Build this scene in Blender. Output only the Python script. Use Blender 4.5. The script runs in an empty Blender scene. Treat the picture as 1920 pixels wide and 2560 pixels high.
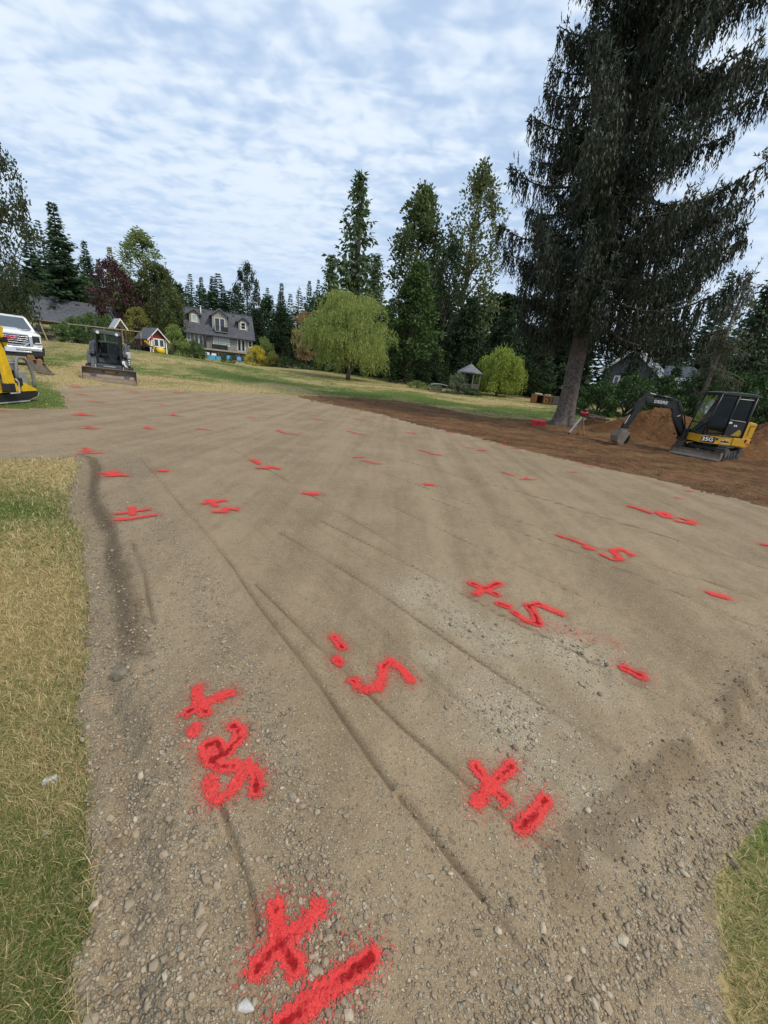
import bpy, math, random
import numpy as np
from mathutils import Vector, Matrix, Euler
SC = bpy.context.scene
COL = SC.collection
R_ = math.radians
rng = np.random.default_rng(7)
random.seed(7)

# ------------------------------------------------------------------ camera
FPX, PW, PH = 960.0, 1920.0, 2560.0          # focal length in pixels of the 1920x2560 photograph
PITCH, ROLL = R_(19.3), R_(5.9)
CAM = np.array([0.0, 0.0, 1.55])
_F = np.array([0, math.cos(PITCH), -math.sin(PITCH)])
_U0 = np.array([0, math.sin(PITCH), math.cos(PITCH)])
_R0 = np.array([1.0, 0, 0])
_U = math.cos(ROLL) * _U0 - math.sin(ROLL) * _R0
_R = math.cos(ROLL) * _R0 + math.sin(ROLL) * _U0
cd = bpy.data.cameras.new('camera')
cam = bpy.data.objects.new('camera', cd)
COL.objects.link(cam)
cam.matrix_world = Matrix(((_R[0], _U[0], -_F[0], CAM[0]), (_R[1], _U[1], -_F[1], CAM[1]),
                           (_R[2], _U[2], -_F[2], CAM[2]), (0, 0, 0, 1)))
cd.sensor_fit = 'VERTICAL'
cd.sensor_height = 36.0
cd.lens = FPX / PH * 36.0
cd.clip_start = 0.05
cd.clip_end = 3000
SC.camera = cam

# ------------------------------------------------------------------ sky, sun, exposure
SUN_EL, SUN_AZ = 50.0, 118.0       # azimuth clockwise from +Y (the view direction)
w = bpy.data.worlds.new("World")
SC.world = w
w.use_nodes = True
nt = w.node_tree
nt.nodes.clear()
def N(nt, t, **k):
    n = nt.nodes.new(t)
    for a, v in k.items():
        if a.startswith('i_'):
            n.inputs[a[2:].replace('_', ' ')].default_value = v
        else:
            setattr(n, a, v)
    return n
def Lk(nt, a, b): nt.links.new(a, b)
def math_(nt, op, a, b=None, c=None):
    n = nt.nodes.new('ShaderNodeMath'); n.operation = op
    for i, v in enumerate((a, b, c)):
        if v is None: continue
        if isinstance(v, (int, float)): n.inputs[i].default_value = v
        else: Lk(nt, v, n.inputs[i])
    return n.outputs[0]
def mixc(nt, f, a, b, mode='MIX'):
    n = nt.nodes.new('ShaderNodeMix'); n.data_type = 'RGBA'; n.blend_type = mode
    for i, v in ((0, f), (6, a), (7, b)):
        if isinstance(v, (int, float)): n.inputs[i].default_value = v
        elif isinstance(v, tuple): n.inputs[i].default_value = (*v[:3], 1)
        else: Lk(nt, v, n.inputs[i])
    return n.outputs[2]
def ramp(nt, f, p0, p1, c0=0.0, c1=1.0):
    n = nt.nodes.new('ShaderNodeMapRange'); n.clamp = True; n.interpolation_type = 'SMOOTHSTEP'
    Lk(nt, f, n.inputs[0])
    n.inputs[1].default_value, n.inputs[2].default_value = p0, p1
    n.inputs[3].default_value, n.inputs[4].default_value = c0, c1
    return n.outputs[0]
out = N(nt, 'ShaderNodeOutputWorld'); bg = N(nt, 'ShaderNodeBackground')
sky = N(nt, 'ShaderNodeTexSky', sky_type='NISHITA', sun_disc=False)
sky.sun_elevation = R_(SUN_EL); sky.sun_rotation = R_(SUN_AZ)
sky.air_density = 1.3; sky.dust_density = 1.2; sky.ozone_density = 1.6
bg.inputs[1].default_value = 0.10
tc = N(nt, 'ShaderNodeTexCoord')
sx = N(nt, 'ShaderNodeSeparateXYZ'); Lk(nt, tc.outputs['Generated'], sx.inputs[0])
zz = math_(nt, 'ADD', math_(nt, 'MAXIMUM', sx.outputs[2], 0.0), 0.14)
cb = N(nt, 'ShaderNodeCombineXYZ')
Lk(nt, math_(nt, 'DIVIDE', sx.outputs[0], zz), cb.inputs[0])
Lk(nt, math_(nt, 'DIVIDE', sx.outputs[1], zz), cb.inputs[1])
def sky_noise(rot, scl, scale, detail, rough, dist=0.0, off=(0, 0, 0)):
    m = N(nt, 'ShaderNodeMapping'); m.inputs[1].default_value = off
    m.inputs[2].default_value = (0, 0, R_(rot)); m.inputs[3].default_value = scl
    Lk(nt, cb.outputs[0], m.inputs[0])
    n = N(nt, 'ShaderNodeTexNoise', noise_dimensions='3D')
    n.inputs['Scale'].default_value = scale; n.inputs['Detail'].default_value = detail
    n.inputs['Roughness'].default_value = rough; n.inputs['Distortion'].default_value = dist
    Lk(nt, m.outputs[0], n.inputs[0])
    return n.outputs[0]
big = sky_noise(20, (1, 1, 1), 0.9, 2, 0.5, 0.2, (3.1, 1.7, 0))
rip = sky_noise(-48, (0.55, 1.35, 1), 7.5, 2.5, 0.5, 0.4, (0.4, 0.2, 0))
puff = sky_noise(15, (1, 1.2, 1), 12.0, 2, 0.5, 0.3, (5.2, 0.2, 0))
s_ = math_(nt, 'ADD', math_(nt, 'MULTIPLY', big, 0.62), math_(nt, 'ADD', math_(nt, 'MULTIPLY', rip, 0.62), math_(nt, 'MULTIPLY', puff, 0.50)))
low = ramp(nt, sx.outputs[2], 0.42, 0.06)
nl_ = nt.nodes.new('ShaderNodeMix'); nl_.data_type = 'FLOAT'; Lk(nt, math_(nt, 'MULTIPLY', low, .72), nl_.inputs[0]); Lk(nt, ramp(nt, s_, 0.66, 0.98), nl_.inputs[2]); nl_.inputs[3].default_value = .55
cover = nl_.outputs[0]
lum = math_(nt, 'MULTIPLY', ramp(nt, s_, 0.70, 1.08), math_(nt, 'MULTIPLY_ADD', low, -.55, 1.0))
ccol = mixc(nt, lum, (6.3, 7.6, 9.3), (8.0, 8.85, 9.75))
blue = mixc(nt, 0.72, sky.outputs[0], (3.9, 5.6, 8.5))
final = mixc(nt, math_(nt, 'MULTIPLY_ADD', cover, 0.50, 0.42), blue, ccol)
Lk(nt, final, bg.inputs[0]); Lk(nt, bg.outputs[0], out.inputs[0])

sd = bpy.data.lights.new('sun', 'SUN'); so = bpy.data.objects.new('sun', sd); COL.objects.link(so)
sd.energy = 2.4; sd.angle = R_(9); sd.color = (1.0, 0.92, 0.80)
_sv = Vector((math.sin(R_(SUN_AZ)) * math.cos(R_(SUN_EL)), math.cos(R_(SUN_AZ)) * math.cos(R_(SUN_EL)), math.sin(R_(SUN_EL))))
so.rotation_euler = _sv.to_track_quat('Z', 'Y').to_euler()
so.location = (20, 5, 40)
SC.view_settings.view_transform = 'Standard'
SC.view_settings.look = 'None'
SC.view_settings.exposure = 0.10
SC.view_settings.gamma = 1.0
SC.view_settings.use_curve_mapping = False
SC.render.engine = 'CYCLES'
SC.cycles.max_bounces = 5
SC.cycles.diffuse_bounces = 2
SC.cycles.glossy_bounces = 2
SC.cycles.transmission_bounces = 3
SC.cycles.transparent_max_bounces = 8

# ------------------------------------------------------------------ helpers: rays from photograph pixels to places
def ray(px, py):
    d = _F + _R * ((px - PW / 2) / FPX) - _U * ((py - PH / 2) / FPX)
    return d
def at_z(px, py, z):
    d = ray(px, py); t = (z - CAM[2]) / d[2]
    return CAM + d * t
def at_cd(px, py, depth):           # point at a given distance along the view axis
    return CAM + ray(px, py) * depth

def vnoise(x, y, scale=1.0, seed=0):
    x = np.asarray(x, float) * scale + seed * 17.31; y = np.asarray(y, float) * scale - seed * 9.77
    xi = np.floor(x).astype(np.int64); yi = np.floor(y).astype(np.int64)
    fx = x - xi; fy = y - yi
    fx = fx * fx * (3 - 2 * fx); fy = fy * fy * (3 - 2 * fy)
    def h(a, b):
        n = (a * 374761393 + b * 668265263 + seed * 1013904223) & 0x7fffffff
        n = ((n ^ (n >> 13)) * 1274126177) & 0x7fffffff
        n = n ^ (n >> 16)
        return (n % 65536) / 65535.0
    return (h(xi, yi) * (1 - fx) + h(xi + 1, yi) * fx) * (1 - fy) + (h(xi, yi + 1) * (1 - fx) + h(xi + 1, yi + 1) * fx) * fy
def fbm(x, y, scale, seed=0, octv=3):
    s = 0; a = 0.5
    for i in range(octv):
        s = s + a * vnoise(x, y, scale * 2 ** i, seed + i); a *= 0.5
    return s / (1 - 0.5 ** octv)
def sstep(a, b, x):
    t = np.clip((x - a) / (b - a), 0, 1)
    return t * t * (3 - 2 * t)

# ------------------------------------------------------------------ terrain height (thin-plate spline through surveyed points)
_c = []
for px, py, z in [(693, 2365, 0), (501, 1772, 0), (1225, 1970, 0), (1585, 1677, 0), (331, 1279, 0), (1072, 1212, 0), (1793, 1488, 0),
                  (270, 990, 0), (600, 1000, 0), (960, 1040, 0), (1481, 1165, 0), (1900, 1265, -0.02), (60, 1900, -0.06), (60, 1300, -0.04),
                  (40, 1080, 0), (80, 1008, 0.0), (1200, 1060, -0.03), (1441, 1092, -0.15), (1750, 1150, -0.25), (1900, 1200, -0.25), (1870, 2200, -0.2),
                  (1405, 1060, 0.2), (1345, 1064, 0.02), (1320, 1034, 0.2), (960, 990, 0.2), (640, 965, 0.15), 
                  (1340, 1010, 0.6), (1100, 975, 0.8), (1620, 1040, 0.1), (400, 940, 0.25)]:
    p = at_z(px, py, z); _c.append((p[0], p[1], z))
for px, py, d in [(885, 950, 45), (750, 922, 58), (600, 906, 70), (460, 900, 58), (390, 886, 42), (130, 853, 34), (240, 868, 30), (120, 800, 68), (1165, 983, 37),
                  (1400, 1000, 40), (1600, 1028, 30), (1750, 1040, 28), (40, 880, 26), (25, 908, 15.2), (105, 934, 14.0), (145, 932, 15.0), (203, 951, 15.0), (345, 964, 16.1), (290, 930, 18.5), (-150, 905, 15.0)]:
    p = at_cd(px, py, d); _c.append((p[0], p[1], p[2]))
for x, y, z in [(-130, 40, 9), (-90, 110, 8), (-20, 130, 5), (60, 110, 3), (90, 50, 1), (80, 0, 0), (-60, -5, 0.5), (30, -20, -0.5), (-20, -25, -0.3), (-80, 75, 5.5)]:
    _c.append((x, y, z))
_c = np.array(_c)
def _tps(r2): return np.where(r2 > 1e-12, 0.5 * r2 * np.log(r2 + 1e-12), 0)
def _fit():
    n = len(_c); P = _c[:, :2] / 20
    K = _tps(((P[:, None] - P[None]) ** 2).sum(-1)) + np.eye(n) * 0.02
    Q = np.c_[np.ones(n), P]
    A = np.block([[K, Q], [Q.T, np.zeros((3, 3))]])
    return P, np.linalg.solve(A, np.r_[_c[:, 2], 0, 0, 0])
_tp, _tw = _fit()
def base_z(x, y):
    x = np.asarray(x, float); y = np.asarray(y, float); sh = x.shape
    q = np.stack([x.ravel(), y.ravel()], -1) / 20
    res = np.empty(len(q))
    for i in range(0, len(q), 40000):
        c = q[i:i + 40000]
        res[i:i + 40000] = _tps(((c[:, None] - _tp[None]) ** 2).sum(-1)) @ _tw[:len(_tp)] + _tw[-3] + c @ _tw[-2:]
    return res.reshape(sh)
def gpt(px, py, iters=25):          # where a photograph pixel meets the ground
    z = 0.0
    for _ in range(iters):
        p = at_z(px, py, z); z = 0.5 * z + 0.5 * float(base_z(p[0], p[1]))
    return at_z(px, py, z)

def W(pts): return np.array([gpt(*p)[:2] for p in pts])
# outlines of the ground regions, in world metres
left_edge = W([(171, 2560), (150, 2447), (153, 2360), (200, 2302), (214, 2239), (214, 2129), (202, 2065), (208, 1920), (205, 1834), (174, 1747), (200, 1678),
               (208, 1573), (214, 1487), (200, 1411), (205, 1324), (165, 1260), (168, 1220), (191, 1168), (188, 1149)])
LAWN_NEAR = np.vstack([np.array([[left_edge[0][0] - 0.1, -3.0]]), left_edge, W([(100, 1149), (0, 1150)]), np.array([[-40, gpt(0, 1150)[1] - 1.0], [-40, -3.0]])])
far_edge = W([(0, 1022), (90, 1022), (168, 1023), (158, 1000), (150, 985), (154, 962), (250, 963), (344, 970), (486, 979), (636, 982), (740, 990)])
dirt_top = W([(798, 990), (900, 993), (1006, 1002), (1105, 1020), (1180, 1036), (1249, 1046), (1327, 1051), (1380, 1052), (1430, 1060), (1500, 1058), (1570, 1056), (1640, 1050), (1760, 1046)])
pad_right = W([(740, 990), (775, 1000), (960, 1038), (1058, 1066), (1203, 1095), (1249, 1110), (1481, 1165), (1649, 1200), (1920, 1269), (2150, 1330)])
_e = pad_right[-1]
LAWN_FAR = np.vstack([np.array([[-40, gpt(0, 1022)[1] + 0.6]]), far_edge, dirt_top, np.array([[60, 25], [160, 20], [160, 190], [-190, 190], [-190, 12], [-40, 12]])])
DIRT = np.vstack([pad_right, np.array([[_e[0] + 25, _e[1] - 3], [60, 4], [60, 25]]), dirt_top[::-1]])
corner = W([(1905, 2600), (1892, 2528), (1863, 2355), (1840, 2268), (1816, 2164), (1863, 2094), (1920, 2025), (2000, 1930), (2150, 1780)])
LAWN_CORNER = np.vstack([[[1.4, -3.0]], corner, [[12, 1.5], [12, -3.0]]])
pad_lip = W([(1330, 2160), (1463, 2042), (1585, 1944), (1683, 1863), (1816, 1747), (1920, 1608), (2050, 1480), (2300, 1400)])
def inside(poly, x, y):
    r = np.zeros(x.shape, bool); n = len(poly); j = n - 1
    for i in range(n):
        xi, yi = poly[i]; xj, yj = poly[j]
        with np.errstate(divide='ignore', invalid='ignore'):
            c = ((yi > y) != (yj > y)) & (x < (xj - xi) * (y - yi) / (yj - yi + 1e-15) + xi)
        r ^= c; j = i
    return r
def dist_line(line, x, y, closed=False):
    d = np.full(np.shape(x), 1e9)
    L = list(line) + ([line[0]] if closed else [])
    for (ax, ay), (bx, by) in zip(L[:-1], L[1:]):
        vx, vy = bx - ax, by - ay
        t = np.clip(((x - ax) * vx + (y - ay) * vy) / (vx * vx + vy * vy + 1e-12), 0, 1)
        d = np.minimum(d, np.hypot(x - ax - t * vx, y - ay - t * vy))
    return d
# roller and blade lines along the pad: (pixel polyline, depth, width)
TRACKS = [([(355, 1150), (400, 1200), (450, 1262), (520, 1340), (590, 1430), (648, 1516), (764, 1666), (880, 1830), (985, 1975)], .014, .02),
          ([(1000, 1990), (1100, 2110), (1240, 2290), (1330, 2400)], .016, .02),
          ([(555, 2010), (590, 2110), (625, 2230), (650, 2330)], .012, .018),
          ([(640, 1460), (780, 1600), (1000, 1810), (1240, 2020), (1480, 2200)], .012, .025),
          ([(700, 1330), (900, 1450), (1180, 1640), (1400, 1790), (1540, 1870)], .014, .03),
          ([(800, 1300), (1000, 1400), (1300, 1560), (1620, 1720), (1800, 1810)], .012, .03),
          ([(980, 1265), (1200, 1370), (1500, 1510), (1700, 1600), (1860, 1670)], .014, .035),
          ([(1060, 1240), (1300, 1330), (1600, 1440), (1920, 1580)], .013, .04),
          ([(900, 1160), (1200, 1270), (1500, 1370), (1920, 1500)], .012, .05),
          ([(1000, 1150), (1300, 1230), (1920, 1420)], .012, .06),
          ([(330, 1350), (360, 1450), (385, 1560)], .012, .025),
          ([(560, 1110), (800, 1250), (1000, 1370)], .01, .04),
          ([(0, 1075), (120, 1080), (330, 1090)], .008, .05), ([(0, 1110), (200, 1112), (400, 1108)], .008, .06),
          ([(430, 985), (500, 1030), (620, 1090), (760, 1160)], .008, .06), ([(470, 985), (560, 1020), (720, 1080)], .008, .06)]
for bx_, by_, t0_ in ((1500, 2060, .45), (1650, 1905, .35), (1745, 1760, .30), (1850, 1580, .28), (1915, 1440, .25), (1120, 1760, .40), (900, 1500, .35), (1915, 1350, .3), (1380, 1950, .55), (1260, 1640, .3), (1600, 1480, .25)):
    TRACKS.append(([(150 + (bx_ - 150) * t, 872 + (by_ - 872) * t) for t in np.linspace(t0_, 1, 6)], .006, .03))
TRACKS = [(W(p), d * 1.1, wd * .62) for p, d, wd in TRACKS]
PALE = [(1440, 1625, .30), (1290, 1780, .32), (1250, 1600, .22), (1120, 1530, .25), (1330, 1900, .18), (1500, 2000, .2), (1060, 1480, .3), (1180, 1560, .2), (1480, 1690, .2), (1090, 1640, .12)]
PALE = [(gpt(a, b), s) for a, b, s in PALE]
GRAVEL_R = np.vstack([W([(1150, 2420), (1290, 2230)]), pad_lip[1:], [[9, 3.5], [12, 1.0], [3, -.5], [.45, .2]], W([(1080, 2640)])])
def stony(x, y):                     # how much loose pale stone lies here, 0..1
    dl = dist_line(left_edge, x, y)
    s = 0.75 * sstep(.62, .05, dl + .25 * (vnoise(x, y, 2.2, 5) - .5)) * (y < 11)
    s = np.maximum(s, .62 * np.exp(-((dl - .55 - .18 * vnoise(x, y, .9, 61)) / .14) ** 2) * (y < 9))
    ins = inside(GRAVEL_R, x, y); dlp = dist_line(GRAVEL_R, x, y, True)
    s = np.maximum(s, np.where(ins, .30 + .70 * sstep(.06, .30, dlp + .22 * (vnoise(x, y, 2.4, 6) - .5)), .30 * sstep(.22, 0, dlp)) * (y < 7))
    s = np.maximum(s, .13 * sstep(1.15, .7, y + .55 * (vnoise(x, y, 2.5, 9) - .5) - .25 * np.abs(x - .6)))
    for p, r in PALE:
        q = ((x - p[0]) ** 2 + (y - p[1]) ** 2) / (r * r)
        s = np.maximum(s, .85 * np.exp(-q * 1.2) * (0.35 + 1.1 * vnoise(x, y, 7, 8)))
    return np.clip(s, 0, 1)
def soil_and_shade(x, y):                       # dark soil tone with painted shade along left bank, lip and grooves
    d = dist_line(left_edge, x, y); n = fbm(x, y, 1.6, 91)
    a = np.exp(-((d - .21 - .10 * (vnoise(x, y, .8, 93) - .5)) / .085) ** 2) * sstep(1.1, 2.2, y) * sstep(9.5, 7.5, y) * (.55 + .9 * (n - .3))  # left bank: dark soil and the slope's shade painted as one tone
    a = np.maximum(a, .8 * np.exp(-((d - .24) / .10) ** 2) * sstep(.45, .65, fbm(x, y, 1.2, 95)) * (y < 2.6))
    dl = dist_line(pad_lip, x, y); a = np.maximum(a, .62 * np.where(inside(GRAVEL_R, x, y), np.exp(-(dl / .22) ** 2), np.exp(-(dl / .05) ** 2)) * sstep(.30, .58, fbm(x, y, 6, 97)) * (x > .7))  # lip: brown soil, with the shade of the step painted in
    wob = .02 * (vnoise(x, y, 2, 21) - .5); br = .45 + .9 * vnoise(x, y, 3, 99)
    for L, dep, wd in TRACKS: a = np.maximum(a, .74 * min(1, dep / .013) * br * np.exp(-(dist_line(L, x + wob, y) / (wd * .9)) ** 2))  # groove shade painted in as a darker ground colour
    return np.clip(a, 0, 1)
DRIVE_EDGE = np.vstack([W([(188, 1149), (100, 1149), (0, 1150)]), [[-40, gpt(0, 1150)[1] - 1.0]]])
def palez(x, y):
    s = np.zeros(np.shape(x))
    for p, r in PALE: s = np.maximum(s, np.exp(-((x - p[0]) ** 2 + (y - p[1]) ** 2) / (r * r)) * (.4 + 1.0 * vnoise(x, y, 7, 8)))
    return np.clip(s, 0, 1)
def ground_z(x, y):
    x = np.asarray(x, float); y = np.asarray(y, float)
    z = base_z(x, y)
    r = np.hypot(x, y)
    near = r < 14
    add = np.zeros(x.shape)
    if near.any():
        xn, yn = x[near], y[near]
        inl = inside(LAWN_NEAR, xn, yn); inc = inside(LAWN_CORNER, xn, yn)
        d = dist_line(left_edge, xn, yn)
        wob = .14 * (vnoise(xn, yn, 1.1, 3) - .5)
        de_ = dist_line(DRIVE_EDGE, xn, yn)
        a = np.where(inl, -.10, -.10 * (1 - sstep(.10, .27, d + .5 * wob))) * sstep(.05, 1.2, de_) * sstep(11.5, 9.5, yn)
        # loose windrow beside the bank
        a += np.where(~inl, .03 * np.exp(-((d - .06) / .06) ** 2), 0) * (yn < 9.5)
        # slope at the near right end of the pad
        dlip = dist_line(pad_lip, xn, yn)
        ref = pad_lip[2]; dirv = pad_lip[4] - pad_lip[1]; dirv /= np.linalg.norm(dirv)
        side = (xn - ref[0]) * dirv[1] - (yn - ref[1]) * dirv[0]
        dl_ = np.where(side > 0, dlip, 0) + .05 * (vnoise(xn, yn, 4, 4) - .5) + .03 * (vnoise(xn, yn, 13, 4) - .5)
        wv = .55 * sstep(0, .10, dl_) + .45 * sstep(.1, .6, dl_)
        a -= .16 * wv * sstep(.55, 1.0, xn)
        a += np.where(inl | inc, 0, .055 * (fbm(xn, yn, 10, 17) - .5) * np.exp(-((d - .2) / .16) ** 2))
        lipfade = 1 - sstep(.0, .25, np.where(side > 0, dlip, 0))
        g = np.zeros(xn.shape)
        for L, dep, wd in TRACKS:
            dd = dist_line(L, xn + .02 * (vnoise(xn, yn, 2, 21) - .5), yn)
            g += -dep * np.exp(-(dd / wd) ** 2) + dep * .6 * np.exp(-((dd - 2.0 * wd) / wd) ** 2)
        a += np.where(inl | inc, 0, g * lipfade)
        a += np.where(inl | inc, .02 * (fbm(xn, yn, 1.5, 12) - .5), .010 * (fbm(xn, yn, 6, 13) - .5) + .015 * (fbm(xn, yn, .7, 14, 2) - .5))
        st = stony(xn, yn)
        a += np.where(inl, 0, .022 * st * (fbm(xn, yn, 16, 15, 2) - .5))
        add[near] = a
    dm = inside(DIRT, x, y)
    if dm.any():
        xd, yd = x[dm], y[dm]
        de = dist_line(DIRT, xd, yd, True)
        add[dm] += sstep(0, 1.0, de) * (.22 * (fbm(xd * .45 + yd * .5, yd * 1.6 - xd * .5, 1.1, 31) - .5) + .14 * (fbm(xd, yd, 3.0, 33) - .5) + .05 * (fbm(xd, yd, 9, 35) - .5))
    far = r > 12
    add[far] += (.06 * (fbm(x[far], y[far], .35, 41) - .5)) * sstep(12, 20, r[far])
    return z + add
def gz(x, y): return float(ground_z(np.array([x]), np.array([y]))[0])

# ------------------------------------------------------------------ scene-building helpers
def link(o): COL.objects.link(o); return o
def tag(o, label=None, cat=None, group=None, kind=None):
    if label: o['label'] = label
    if cat: o['category'] = cat
    if group: o['group'] = group
    if kind: o['kind'] = kind
    return o
def thing(name, label, cat, loc=(0, 0, 0), rz=0.0, group=None):
    o = bpy.data.objects.new(name, None); link(o)
    o.empty_display_size = .2
    o.location = loc; o.rotation_euler = (0, 0, rz)
    return tag(o, label, cat, group)
def np_mesh(name, V, quads=None, tris=None, mat=None, smooth=False):
    V = np.asarray(V, np.float32)
    me = bpy.data.meshes.new(name)
    q = np.asarray(quads if quads is not None else np.zeros((0, 4)), np.int32).reshape(-1, 4)
    t = np.asarray(tris if tris is not None else np.zeros((0, 3)), np.int32).reshape(-1, 3)
    me.vertices.add(len(V)); me.vertices.foreach_set('co', V.ravel())
    nl = q.size + t.size
    me.loops.add(nl); me.loops.foreach_set('vertex_index', np.concatenate([q.ravel(), t.ravel()]))
    me.polygons.add(len(q) + len(t))
    ls = np.concatenate([np.arange(len(q)) * 4, q.size + np.arange(len(t)) * 3]).astype(np.int32)
    me.polygons.foreach_set('loop_start', ls)
    if smooth: me.polygons.foreach_set('use_smooth', np.ones(len(ls), bool))
    if mat: me.materials.append(mat)
    me.update(calc_edges=True)
    return me
def add_attr(me, name, arr):
    a = me.attributes.new(name, 'FLOAT', 'POINT'); a.data.foreach_set('value', np.asarray(arr, np.float32))
def obj(name, me, parent=None):
    o = bpy.data.objects.new(name, me); link(o)
    if parent: o.parent = parent
    return o
def children(o): return [c for c in bpy.data.objects if c.parent == o]
KIDS = {}
def copy_tree(o, parent=None, kids=None):
    c = o.copy(); link(c)
    if parent: c.parent = parent
    for ch in list(o.children): copy_tree(ch, c)
    return c

class MB:
    """collects simple shapes and links them as one mesh"""
    def __init__(s, M=None): s.v = []; s.f = []; s.M = M
    def add(s, vs, fs):
        b = len(s.v); s.v += [tuple(v) for v in vs]; s.f += [tuple(i + b for i in f) for f in fs]; return s
    def box(s, c, d, rot=(0, 0, 0)):
        E = Euler(rot).to_matrix(); x, y, z = d[0] / 2, d[1] / 2, d[2] / 2
        P = [E @ Vector(p) + Vector(c) for p in ((-x, -y, -z), (x, -y, -z), (x, y, -z), (-x, y, -z), (-x, -y, z), (x, -y, z), (x, y, z), (-x, y, z))]
        return s.add(P, [(3, 2, 1, 0), (4, 5, 6, 7), (0, 1, 5, 4), (1, 2, 6, 5), (2, 3, 7, 6), (3, 0, 4, 7)])
    def b2(s, a, b):
        return s.box([(a[i] + b[i]) / 2 for i in range(3)], [abs(b[i] - a[i]) for i in range(3)])
    def tube(s, path, r, n=8, closed=False, cap=True):
        P = [Vector(p) for p in path]; m = len(P); rs = r if hasattr(r, '__len__') else [r] * m
        rings = []; up = None
        for i in range(m):
            if closed: t = P[(i + 1) % m] - P[i - 1]
            else: t = P[min(i + 1, m - 1)] - P[max(i - 1, 0)]
            t = t.normalized() if t.length > 1e-9 else Vector((0, 0, 1))
            if up is None: up = Vector((0, 0, 1)) if abs(t.z) < .9 else Vector((1, 0, 0))
            a = t.cross(up); a = a.normalized() if a.length > 1e-6 else t.orthogonal().normalized()
            b = a.cross(t).normalized(); up = b
            rings.append([P[i] + (a * math.cos(2 * math.pi * k / n) + b * math.sin(2 * math.pi * k / n)) * rs[i] for k in range(n)])
        vs = [v for rg in rings for v in rg]; fs = []
        for i in range(m if closed else m - 1):
            j = (i + 1) % m
            for k in range(n):
                fs.append((i * n + k, i * n + (k + 1) % n, j * n + (k + 1) % n, j * n + k))
        if cap and not closed: fs += [tuple(range(n - 1, -1, -1)), tuple((m - 1) * n + k for k in range(n))]
        return s.add(vs, fs)
    def cyl(s, a, b, r, n=16, r2=None): return s.tube([a, b], [r, r if r2 is None else r2], n)
    def prism(s, prof, a0, a1, axis='x'):
        """profile polygon (u, v) swept along an axis: x -> (y, z); y -> (x, z); z -> (x, y)"""
        f = {'x': lambda t, u, v: (t, u, v), 'y': lambda t, u, v: (u, t, v), 'z': lambda t, u, v: (u, v, t)}[axis]
        n = len(prof); vs = [f(a0, *p) for p in prof] + [f(a1, *p) for p in prof]
        fs = [tuple(range(n)), tuple(range(2 * n - 1, n - 1, -1))] + [(i, i + n, (i + 1) % n + n, (i + 1) % n) for i in range(n)]
        return s.add(vs, fs)
    def loft(s, rings, cap=True):
        n = len(rings[0]); vs = [p for r in rings for p in r]; fs = []
        for i in range(len(rings) - 1):
            for k in range(n): fs.append((i * n + k, i * n + (k + 1) % n, (i + 1) * n + (k + 1) % n, (i + 1) * n + k))
        if cap: fs += [tuple(range(n - 1, -1, -1)), tuple((len(rings) - 1) * n + k for k in range(n))]
        return s.add(vs, fs)
    def quad(s, *p): return s.add(p, [tuple(range(len(p)))])
    def build(s, name, mat, parent=None, bevel=0, smooth=False, seg=2):
        me = bpy.data.meshes.new(name); me.from_pydata(s.v, [], s.f)
        import bmesh
        bm = bmesh.new(); bm.from_mesh(me); bmesh.ops.recalc_face_normals(bm, faces=bm.faces); bm.to_mesh(me); bm.free()
        me.materials.append(mat)
        if smooth:
            me.polygons.foreach_set('use_smooth', np.ones(len(me.polygons), bool))
        o = obj(name, me, parent)
        if bevel:
            m = o.modifiers.new('bevel', 'BEVEL'); m.width = bevel; m.segments = seg; m.limit_method = 'ANGLE'; m.angle_limit = R_(35)
        return o
def lettering(text, size, mat, parent, loc, rot, name='lettering', bold=.012, ext=.004, sx=1.0):
    cu = bpy.data.curves.new(name, 'FONT'); cu.body = text; cu.size = size; cu.extrude = ext; cu.offset = bold * size
    cu.align_x = 'CENTER'; cu.align_y = 'CENTER'; cu.materials.append(mat)
    tmp = bpy.data.objects.new('tmp', cu); link(tmp); dg = bpy.context.evaluated_depsgraph_get(); dg.update()
    me = bpy.data.meshes.new_from_object(tmp.evaluated_get(dg)); bpy.data.objects.remove(tmp)
    o = obj(name, me, parent); o.location = loc; o.rotation_euler = rot; o.scale = (sx, 1, 1)
    return o

# ------------------------------------------------------------------ materials
MATS = {}
def pbsdf(name):
    m = bpy.data.materials.new(name); m.use_nodes = True
    return m, m.node_tree, m.node_tree.nodes['Principled BSDF']
def noise_n(nt, scale, detail=3, rough=.55, vec=None, dist=0.0):
    n = N(nt, 'ShaderNodeTexNoise'); n.inputs['Scale'].default_value = scale; n.inputs['Detail'].default_value = detail
    n.inputs['Roughness'].default_value = rough; n.inputs['Distortion'].default_value = dist
    if vec is not None: Lk(nt, vec, n.inputs['Vector'])
    return n.outputs['Fac']
def objvec(nt): return N(nt, 'ShaderNodeTexCoord').outputs['Object']
def worldpos(nt): return N(nt, 'ShaderNodeNewGeometry').outputs['Position']
def vmap(nt, vec, scale=(1, 1, 1), rot=0.0):
    m = N(nt, 'ShaderNodeMapping'); m.inputs[3].default_value = scale; m.inputs[2].default_value = (0, 0, rot)
    Lk(nt, vec, m.inputs[0]); return m.outputs[0]
def bump_n(nt, b, h, strength, dist):
    n = N(nt, 'ShaderNodeBump'); n.inputs['Strength'].default_value = strength; n.inputs['Distance'].default_value = dist
    Lk(nt, h, n.inputs['Height']); Lk(nt, n.outputs[0], b.inputs['Normal'])
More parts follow.
